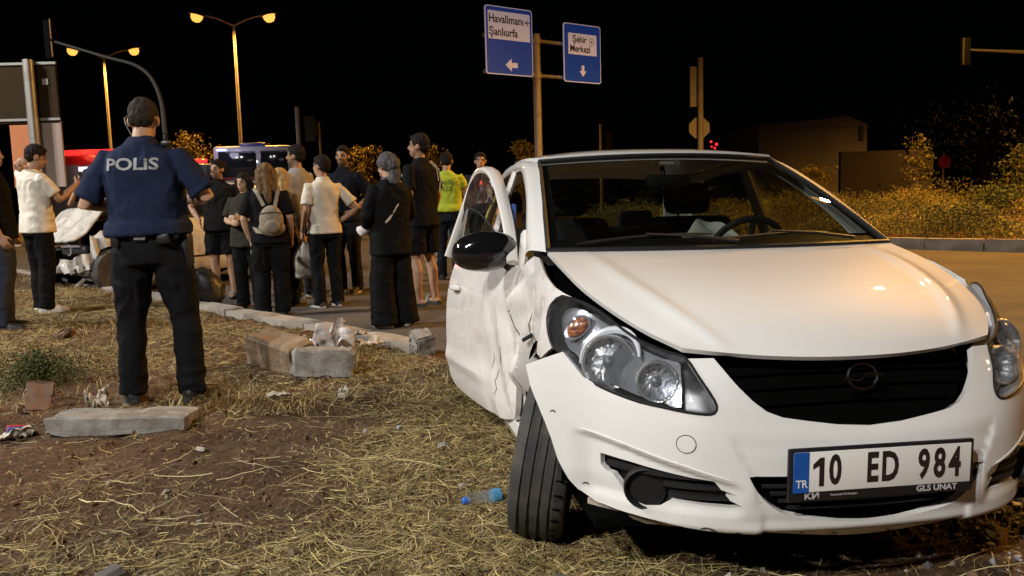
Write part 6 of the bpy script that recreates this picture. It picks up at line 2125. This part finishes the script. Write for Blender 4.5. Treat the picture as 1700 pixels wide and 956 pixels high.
YEL = [(.30, .23, .045), (.22, .18, .035), (.15, .13, .03), (.36, .27, .07)]
GRN = [(.07, .10, .03), (.10, .13, .04), (.05, .07, .025), (.16, .15, .05)]
def build_plants():
    # weed mass on the median (nobody could count it)
    nd = 190
    du, dv = RNG.uniform(-10.5, 9.5, nd), 12.75 + 10.5 * RNG.uniform(0, 1, nd) ** 1.35
    dr_ = RNG.gamma(3.2, .16, nd).clip(.18, 1.1)
    dh = dr_ * RNG.uniform(.35, .75, nd) + .03
    dry = np.clip(.35 + .8 * RNG.normal(0, .55, nd) + .45 * sstep(14.5, 18, dv) - .10, 0, 1)
    w = dr_ ** 2 / np.clip(dv - 9, 3, 20)
    n = 105000
    k = RNG.choice(nd, n, p=w / w.sum())
    a, q = RNG.uniform(0, 6.28, n), np.sqrt(RNG.uniform(0, 1, n)) * 1.08
    u = du[k] + dr_[k] * q * np.cos(a)
    v = np.maximum(dv[k] + dr_[k] * q * np.sin(a), 12.48)
    XY = KP + KD * u[:, None] + KN * v[:, None]
    H = dh[k] * np.sqrt(np.clip(1.18 - q ** 2, .02, 1)) * (1 + .25 * vnoise(XY * 5, 14))
    t = RNG.uniform(0, 1, n) ** .45
    P = np.concatenate([XY, (median_z(XY[:, 0], XY[:, 1]) + H * t)[:, None]], 1)
    pal = np.array([(.30, .245, .06)]) * dry[k][:, None] + np.array([(.125, .145, .055)]) * (1 - dry[k])[:, None]
    cols = np.clip(pal * RNG.uniform(.45, 1.3, nd)[k][:, None] * RNG.uniform(.75, 1.25, (n, 1)), .01, 1)
    o = leaf_cloud(P, .028, cols, 'weed_cover', LEAFM)
    tag(o, 'low yellowing weeds covering the median', 'weeds', kind='stuff')
    n = 4500
    u = RNG.uniform(-10, 9, n)
    v = 12.55 + 10 * RNG.uniform(0, 1, n) ** 1.5
    B = KP + KD * u[:, None] + KN * v[:, None]
    cols = np.array([(.36, .27, .09)]) * RNG.uniform(.5, 1.1, (n, 1))
    o = ribbons('dry_stems', B, RNG.uniform(0, 6.28, n), RNG.uniform(.02, .16, n), RNG.uniform(.08, .50, n), RNG.normal(0, 1, n), RNG.uniform(.005, .009, n), cols, median_z, 3, STRAW, rise=.9)
    tag(o, 'dry upright stems among the median weeds', 'weeds', kind='stuff')
    mz = lambda x, y: float(median_z(np.array(x), np.array(y)))
    def pl(name, lab, cat, x, y, *a, **k):
        return plant(name, lab, cat, (x, y, mz(x, y) - .05), *a, **k)
    g = 'bushes on the median'
    pl('young_tree', 'thin young tree with sparse yellow-green leaves beside the red sign', 'tree', 12.5, 26, 2.15, .42, 520, .055, YEL + GRN[:2], stems=5, sparse=.35, zc=.70)
    pl('ragged_bush', 'ragged green bush at the right edge of the median', 'bush', 14.25, 23.6, 1.70, .50, 1900, .05, GRN + YEL[:1], stems=7, zc=.5, group=g)
    pl('round_bush', 'round yellow bush just right of the windscreen pillar', 'bush', 10.8, 30, 1.35, .42, 2200, .05, YEL, stems=5, zc=.70, group=g)
    pl('round_bush', 'smaller yellow bush half hidden by the roof', 'bush', 10.15, 30.4, 1.05, .32, 1200, .05, YEL, stems=4, zc=.70, group=g)
    pl('leafy_bush', 'dark green bush in the middle of the weeds', 'bush', 11.0, 19.0, .62, .55, 2600, .035, GRN, stems=6, zc=.55, group=g)
    pl('leafy_bush', 'grey-green low bush near the kerb by the hatchback', 'bush', 9.2, 17.0, .42, .55, 2000, .03, [(.13, .12, .06), (.10, .10, .05)], stems=6, zc=.5, group=g)
    pl('leafy_bush', 'dry pale bush near the kerb at the right edge', 'bush', 10.6, 16.3, .45, .62, 2200, .03, [(.18, .15, .06), (.13, .12, .05)], stems=6, zc=.5, group=g)
    o = MB().tube([(8.75, 16.85, .1), (8.72, 16.9, .8)], .014, 6).build('marker_stick', mat('stick_tan', (.35, .24, .12), .7))
    tag(o, 'thin upright stick standing in the weeds by the kerb', 'stick')
    # dim trees beyond
    plant('large_tree', 'large dim tree silhouette behind the red sign', 'tree', (29, 52, 0), 6.0, 3.2, 2600, .15, [(.014, .009, .005), (.010, .007, .004)], stems=6, zc=.62, seed=5, thin=4)
    for i, (x, y, h, r, lab) in enumerate(((-12.7, 34.2, 3.75, .85, 'small orange-lit tree right of the police officer'), (-6.35, 38, 3.35, .48, 'slim tree above the dark-shirted man, right one of a pair'), (-7.1, 38.4, 3.25, .45, 'slim tree above the dark-shirted man, left one of a pair'), (-3.35, 38, 3.3, .50, 'slim dim tree right of the tall man'), (.50, 30, 2.95, .38, 'narrow tree just left of the direction sign post'), (-9.7, 33.0, 3.2, .55, 'small dim tree behind the white van'))):
        plant('street_tree', lab, 'tree', (x, y, .1), h, r, 1900, .07, YEL, stems=4, zc=.74, seed=20 + i, group='small trees along the far roadside', thin=1.6)
    # green weed in the left foreground
    root = empty('green_weed', (-3.16, 5.55, float(verge_z(np.array(-3.16), np.array(5.55)))), 0, 'green feathery weed growing at the left of the verge', 'plant')
    n = 5200
    a = RNG.uniform(0, 6.28, n)
    rr = np.abs(RNG.normal(0, .16, n))
    P = np.stack([rr * np.cos(a) * 1.3, rr * np.sin(a), np.abs(RNG.normal(.11, .07, n)) * (1 - rr * .8)], 1)
    cols = np.array([(.060, .075, .024), (.085, .095, .032), (.045, .055, .020)])[RNG.integers(0, 3, n)] * RNG.uniform(.7, 1.2, (n, 1))
    leaf_cloud(P, .0105, cols, 'leaves', LEAFM, root)
    mb = MB()
    for k in range(22):
        a_ = random.uniform(0, 6.28)
        l = random.uniform(.12, .30)
        mb.tube([(0, 0, 0), (math.cos(a_) * l * .4, math.sin(a_) * l * .4, l * .6), (math.cos(a_) * l * .9, math.sin(a_) * l * .8, l * .75)], [.004, .003, .0015], 5)
    mb.build('stems', mat('weed_stem', (.08, .10, .03), .7), root)
build_plants()

# ------------------------------------------------------------------ debris on the verge
def vz(x, y):
    return float(verge_z(np.array(float(x)), np.array(float(y)), True))
def crumpled(n, m_, w, l, h, seed):
    """crumpled sheet (cloth, paper, film) as a grid"""
    u, v = np.meshgrid(np.linspace(-.5, .5, n), np.linspace(-.5, .5, m_), indexing='ij')
    q = np.stack([u * 3.1, v * 3.1], -1)
    z = np.abs(fbm(q * .8, seed, 3)) * h * .8
    edge = 1 + .25 * vnoise(q * 2 + 5, seed + 3)
    return np.stack([u * w * edge + .2 * w * vnoise(q * 1.7, seed + 1) * .5, v * l * edge + .2 * l * vnoise(q * 1.7 + 3, seed + 2) * .5, z], -1)
def build_debris():
    g = 'broken concrete pieces'
    def block(name, lab, d, loc, rot, seed, amp, m=CONC2, cat='concrete block', ends=.45):
        o = link(name, concrete_block(d, seed, amp, ends, 11), m)
        o.location = loc
        o.rotation_euler = rot
        return tag(o, lab, cat, g)
    block('concrete_slab', 'flat grey concrete slab lying at the police officer\'s feet', (.74, .27, .105), (-2.14, 4.52, vz(-2.14, 4.5) + .055), (rad(-3), rad(1.5), rad(3)), 4, .011)
    block('kerb_chunk', 'tan broken kerb block tilted on the verge', (.52, .24, .22), (-1.63, 5.83, vz(-1.63, 5.83) + .10), (rad(9), rad(7), rad(-38)), 8, .014, mat('tan_concrete', (.30, .22, .14), .9, var=(.22, .15, .09), vscale=8, dirt=(.14, .09, .05), dirt_scale=6, bump=.8, bscale=60))
    block('kerb_chunk', 'grey broken kerb end lying against the tan block', (.42, .26, .19), (-1.27, 5.58, vz(-1.27, 5.58) + .075), (rad(-6), rad(4), rad(6)), 15, .018)
    block('kerb_chunk', 'small chipped stone at the end of the kerb', (.17, .15, .17), (-.68, 6.28, vz(-.68, 6.28) + .09), (rad(14), rad(-10), rad(30)), 23, .02)
    block('stone', 'rounded brown stone lump in the straw beside the slab', (.17, .05, .20), (-2.84, 4.95, vz(-2.84, 4.95) + .07), (rad(-25), rad(12), rad(35)), 31, .018, mat('brown_tile_shard', (.22, .13, .085), .85, bump=.4, bscale=50), 'stone')
    for i, (x, y, s, lab) in enumerate(((-1.02, 4.93, .05, 'pale pebble left of the straw mat'), (-1.33, 2.62, .075, 'dark flat stone in the lower left foreground'), (.15, 2.50, .09, 'grey stone near the bottom centre'), (-1.55, 4.05, .04, 'small white pebble in front of the slab'), (-.35, 4.0, .05, 'grey pebble within the straw mat'), (-3.85, 7.2, .16, 'brown clod in front of the person in jeans'))):
        o = link('stone', concrete_block((s * 1.3, s, s * .6), 40 + i, s * .14, 1, 4), mat('stone_%d' % i, ((.42, .36, .28), (.10, .085, .075), (.16, .15, .14), (.5, .45, .38), (.3, .27, .23), (.13, .075, .045))[i], .9, bump=.5, bscale=70))
        o.location = (x, y, vz(x, y) + s * .2)
        o.rotation_euler = (rad(5 * i), rad(-4 * i), i)
        tag(o, lab, 'stone', 'stones on the verge')
    PAP = mat('crumpled_paper', (.58, .54, .47), .85, var=(.46, .40, .32), vscale=20)
    def sh(name, lab, cat, x, y, w, l, h, seed, m, z=None, rz=0, tilt=0):
        o = sheet(name, crumpled(15, 15, w, l, h, seed), m)
        o.location = (x, y, (vz(x, y) if z is None else z) + .008)
        o.rotation_euler = (tilt, 0, rz)
        tag(o, lab, cat, 'litter on the verge')
        return o
    sh('paper_scrap', 'white crumpled paper standing in the straw behind the slab', 'litter', -2.53, 5.02, .11, .10, .13, 3, PAP, None, .4, rad(35))
    sh('paper_scrap', 'small folded paper scrap right of the officer\'s shoe', 'litter', -1.43, 5.02, .12, .035, .03, 5, PAP, None, .5)
    sh('paper_scrap', 'small pale paper scrap in front of the kerb block', 'litter', -1.05, 5.05, .06, .05, .04, 6, PAP, None, .2)
    sh('cloth_rag', 'pale rag lying over the kerb, left one of two', 'litter', -1.30, 6.66, .36, .12, .05, 8, mat('pale_rag', (.50, .44, .34), .9, bump=.4, bscale=50), .135, -.5)
    sh('cloth_rag', 'pale crumpled rag at the kerb edge, right one of two', 'litter', -1.08, 6.36, .17, .15, .07, 9, mat('pale_rag', (.50, .44, .34), .9), .115, .3)
    FILM = glass('thin_plastic_film', (.72, .70, .70), .25, .5, (.62, .57, .55), 1.5)
    sh('plastic_bag', 'thin translucent plastic bag caught behind the kerb block', 'plastic bag', -1.38, 6.08, .36, .24, .26, 12, FILM, vz(-1.38, 6.08) + .04, .2, rad(20))
    o = sh('wrapper', 'red, white and blue wrapper at the left edge of the soil', 'litter', -2.66, 4.40, .17, .13, .07, 14, PAP, None, .5)
    for w, y, c in ((.09, .02, (.45, .05, .06)), (.08, -.03, (.08, .10, .35))):
        MB().box((0, y, .045), (w, .02, .035), rot=(.3, .2, .3), bev=.006).build('wrapper_print', mat('wrap_%d' % int(c[0] * 99), c, .6), o)
    # squashed water bottle
    r = empty('water_bottle', (-.13, 3.26, vz(-.13, 3.26) + .028), rad(22), 'small clear plastic bottle with blue cap beside the tyre', 'bottle')
    Mx = Matrix.Rotation(rad(90), 4, 'Y')
    MB().lathe([(.0, -.075), (.024, -.075), (.028, -.068), (.027, -.03), (.029, -.015), (.026, 0), (.029, .018), (.027, .04), (.018, .060), (.0115, .068), (.0115, .078)], Mx, 18).build('body', glass('bottle_plastic', (.86, .89, .92), .03, 1.0, (.6, .65, .7), .25), r)
    MB().lathe([(.0145, .074), (.0145, .092), (.012, .095), (0, .095)], Mx @ Matrix.Rotation(math.pi, 4, 'X'), 14).build('cap', mat('cap_blue', (.03, .13, .55), .4), r)
    MB().lathe([(.0292, .030), (.0296, .04), (.0292, .062)], Mx, 18).build('label_band', mat('label_teal', (.06, .24, .42), .5), r)
    bpy.data.objects[r.name].children[1].location = (-.168, 0, 0) if False else (0, 0, 0)
    # small glass splinters and shards under the bumper
    for i, (x, y, s, lab) in enumerate(((.02, 3.02, .05, 'pale plastic splinter by the tyre'), (.62, 2.46, .06, 'pale plastic splinter below the bumper'), (-.55, 6.9, .05, 'dark plastic shard on the road behind the kerb'))):
        o = MB().prism([(0, 0), (s, .2 * s), (1.5 * s, 0), (.6 * s, -.25 * s)], 0, .004).build('splinter', mat('splinter_%d' % i, ((.6, .58, .52), (.6, .5, .48), (.03, .03, .03))[i], .5), smooth=False)
        o.location = (x, y, max(vz(x, y), 0 if i == 2 else -1) + .012)
        o.rotation_euler = (.3, -.2, i * 1.1)
        tag(o, lab, 'splinter')
    # black bin bag by the kerb
    mb = MB()
    _ell(mb, (0, 0, .20), (.34, .26, .34), None, 40, 28)
    co = np.array(mb.v)
    co[:, 0] *= 1 - .45 * sstep(.15, .5, co[:, 2])
    co = co + .09 * np.stack([vnoise(co * 5, 1), vnoise(co * 5, 2), vnoise(co * 5, 3)], -1) + .03 * np.abs(np.stack([vnoise(co * 14, 4), vnoise(co * 14, 5), vnoise(co * 14, 6)], -1))
    co[:, 2] = np.maximum(co[:, 2], 0)
    mb.v = [tuple(q) for q in co]
    o = mb.build('black_bag', mat('black_bag_plastic', (.009, .009, .010), .5, bump=.4, bscale=15))
    o.scale = (.85, .85, .85)
    o.location = (-3.62, 9.75, .02)
    tag(o, 'black bag slumped on the road behind the kerb', 'bag')
build_debris()

# ------------------------------------------------------------------ wrecked white car behind the officer
def build_wreck():
    root = empty('wrecked_car', (0, 0, 0), 0, 'wrecked white car with crumpled bonnet behind the police officer', 'car')
    fx, fy = -.62, -.785
    Bm = Matrix(((fx, -fy, 0), (fy, fx, 0), (0, 0, 1)))
    root.matrix_world = Matrix.Translation((-6.48, 11.25, .03)) @ Bm.to_4x4()
    W2 = mat('wreck_white', (.66, .63, .58), .4, coat=.6, var=(.52, .48, .43), vscale=5, dirt=(.2, .15, .11), dirt_scale=6, dirt_amt=.6, bump=.04, bscale=14)
    def fs(s, z):
        P, N = hull(s, z)
        a = np.abs(np.asarray(s, float))
        q = np.stack([a * 5, np.asarray(z) * 5], -1)
        d = (1 - sstep(1.2, 2.2, a)) * (.05 * tri_wave(a * 4.6 + 1.7 * np.asarray(z)) - .06) + .0 * q[..., 0]
        P = P + N * d[..., None]
        P[..., 0] -= .35 * (1 - sstep(.0, 1.3, a))
        return P
    def archy(s0, r):
        return [(s0 + r * math.cos(rad(t)), .31 + r * math.sin(rad(t))) for t in np.linspace(188, -8, 18)]
    fw, rw = s_of_x(-.83), s_of_x(-3.341)
    for sg in (1, -1):
        ol = [(1.0, .36), (fw - .335, .36)] + archy(fw, .335) + [(fw + .36, .2), (rw - .36, .2)] + archy(rw, .335) + [(rw + .36, .22), (5.05, .25), (5.05, .98), (1.8, .98), (1.5, .93), (1.2, .86), (1.0, .80)]
        ol = [q for i, q in enumerate(ol) if i == 0 or abs(q[0] - ol[i - 1][0]) + abs(q[1] - ol[i - 1][1]) > .004]
        panel('body_side', ol if sg > 0 else mir(ol), fs, W2, root, ds=.09, dz=.07, thick=.02, crumple=True, sharp=25)
        # door shut line and sill band
        MB().tube([tuple(hP(np.array([sg * t]), np.array([.42]), .004)[0]) for t in np.linspace(1.9, 3.5, 8)], .012, 5).build('door_strip', BLACKP, root)
        MB().tube([tuple(hP(np.array([sg * 2.9]), np.array([z]), .002)[0]) for z in np.linspace(.25, .96, 8)], .006, 5).build('shut_line', BLACKP, root)
    # folded bonnet
    uu, vv = np.meshgrid(np.linspace(0, 1, 25), np.linspace(-1, 1, 31), indexing='ij')
    x = -1.12 + .74 * uu
    y = .70 * vv * (1 - .08 * uu)
    z = 1.05 + .10 * np.maximum(0, 1 - np.abs(uu - .38 - .12 * vv) / .30) - .50 * np.clip(uu - .38, 0, 1) + .045 * facet(np.stack([uu * 2.6 + 7, vv * 2.0 + uu], -1), 12) * (.3 + uu) + .012 * facet(np.stack([uu * 6, vv * 5], -1), 13)
    o = sheet('bonnet', np.stack([x, y, z], -1), W2, root, thick=.02)
    o.data.set_sharp_from_angle(angle=rad(8))
    # shattered windscreen, roof, glass
    SHAT = mat('shattered_glass', (.16, .26, .22), .25, spec=.6, var=(.08, .14, .12), vscale=22, vdetail=8, bump=.6, bscale=80)
    rows = np.array([[(-1.05 - .80 * t - .1 * v * v, (.70 - .12 * t) * v, 1.0 + .42 * t + .03 * math.sin(math.pi * t) + .012 * math.sin(9 * v + 7 * t)) for v in np.linspace(-1, 1, 17)] for t in np.linspace(0, 1, 9)])
    sheet('windscreen', rows, SHAT, root)
    sheet('roof', np.array([[(-1.85 - 1.6 * t, .60 * v, 1.43 + .05 * math.sin(math.pi * t) - .04 * v * v) for v in np.linspace(-1, 1, 13)] for t in np.linspace(0, 1, 9)]), W2, root, thick=.02)
    for sg in (-1, 1):
        MB().tube([(-1.12, sg * .72, 1.0), (-1.5, sg * .67, 1.22), (-1.95, sg * .60, 1.42), (-2.7, sg * .61, 1.44), (-3.4, sg * .57, 1.38), (-3.75, sg * .66, 1.0)], .04, 8).build('pillar', W2, root)
        sheet('side_glass', np.array([[(-1.35 - 2.2 * t, sg * .79, .97), (-1.6 - 1.8 * t, sg * .68, 1.36 - .02 * t)] for t in np.linspace(0, 1, 7)]), SIDEGL, root)
    sheet('rear_window', np.array([[(-3.85, y, .98), (-3.5, y * .9, 1.38)] for y in np.linspace(-.62, .62, 6)]), SIDEGL, root)
    panel('bumper_piece', [(.10, .30), (.45, .26), (.80, .30), (1.05, .36), (1.04, .56), (.80, .55), (.55, .47), (.30, .50), (.12, .44)], fs, W2, root, ds=.05, dz=.05, thick=.02, crumple=True, sharp=20)
    # gutted nose: bar, radiator, hanging pieces, lamps
    MB().box((-.66, 0, .38), (.12, 1.25, .36), bev=.02).build('radiator', VOID, root)
    MB().tube([(-.50, -.66, .34), (-.36, -.2, .30), (-.42, .25, .34), (-.54, .68, .28)], .055, 8, ell=(1, .7)).build('crash_bar', mat('bent_bar', (.20, .18, .16), .6, metal=.5, dirt=(.1, .07, .05), dirt_scale=8), root)
    DKP = mat('torn_plastic', (.045, .04, .036), .6, bump=.3)
    rnd = random.Random(5)
    for k in range(12):
        a = Vector((-.50 + rnd.uniform(-.1, .12), rnd.uniform(-.7, .75), rnd.uniform(.16, .50)))
        b = a + Vector((rnd.uniform(-.05, .12), rnd.uniform(-.3, .3), rnd.uniform(-.25, .05)))
        MB().tube([a, (a + b) / 2 + Vector((.04, 0, .02)), b], rnd.uniform(.010, .028), 6, ell=(1, .4)).build('torn_piece', DKP if k % 3 else mat('torn_pale', (.34, .31, .27), .7), root)
    for sg in (-1, 1):
        h = MB().box((-.47, sg * .50, .60), (.16, .36, .13), rot=(0, rad(-10), rad(sg * 28)), bev=.04).build('headlight', HOUSE, root)
        MB().lathe([(.075, 0), (.07, -.02), (.04, -.06), (0, -.07)], Matrix.Translation((-.38, sg * .46, .60)) @ Matrix.Rotation(rad(90), 4, 'Y'), 18).build('reflector', CHROME, h)
        MB().box((-.385, sg * .52, .65), (.02, .28, .03), rot=(0, 0, rad(sg * 28)), bev=.008).build('lamp_trim', SATIN, h)
        for x_ in (-.83, -3.341):
            w = MB().lathe([(.19, -.08), (.27, -.10), (.30, -.06), (.302, 0), (.30, .06), (.27, .10), (.19, .08)], Matrix.Translation((x_, sg * .74, .30)) @ Matrix.Rotation(rad(90), 4, 'X'), 30).build('wheel', RUBBER, root)
            MB().lathe([(0, .05), (.06, .06), (.16, .05), (.19, .075), (.19, -.06)], Matrix.Translation((x_, sg * .74, .30)) @ Matrix.Rotation(rad(90) * (-sg), 4, 'X'), 24).build('rim', mat('rim_alloy', (.40, .40, .41), .35, metal=.9), w)
    MB().box((-2.1, 0, .25), (3.0, 1.4, .06)).build('floor_pan', VOID, root)
    MB().box((-1.1, 0, .6), (.05, 1.35, .7)).build('bulkhead', VOID, root)
    o = MB().tube([(0, 0, 0), (.06, .02, .22), (.12, .0, .46)], .012, 6).build('bent_trim', mat('trim_pale', (.4, .38, .34), .5))
    o.location = (-5.35, 11.7, .05)
    tag(o, 'bent pale trim strip standing by the wrecked car', 'car part')
build_wreck()
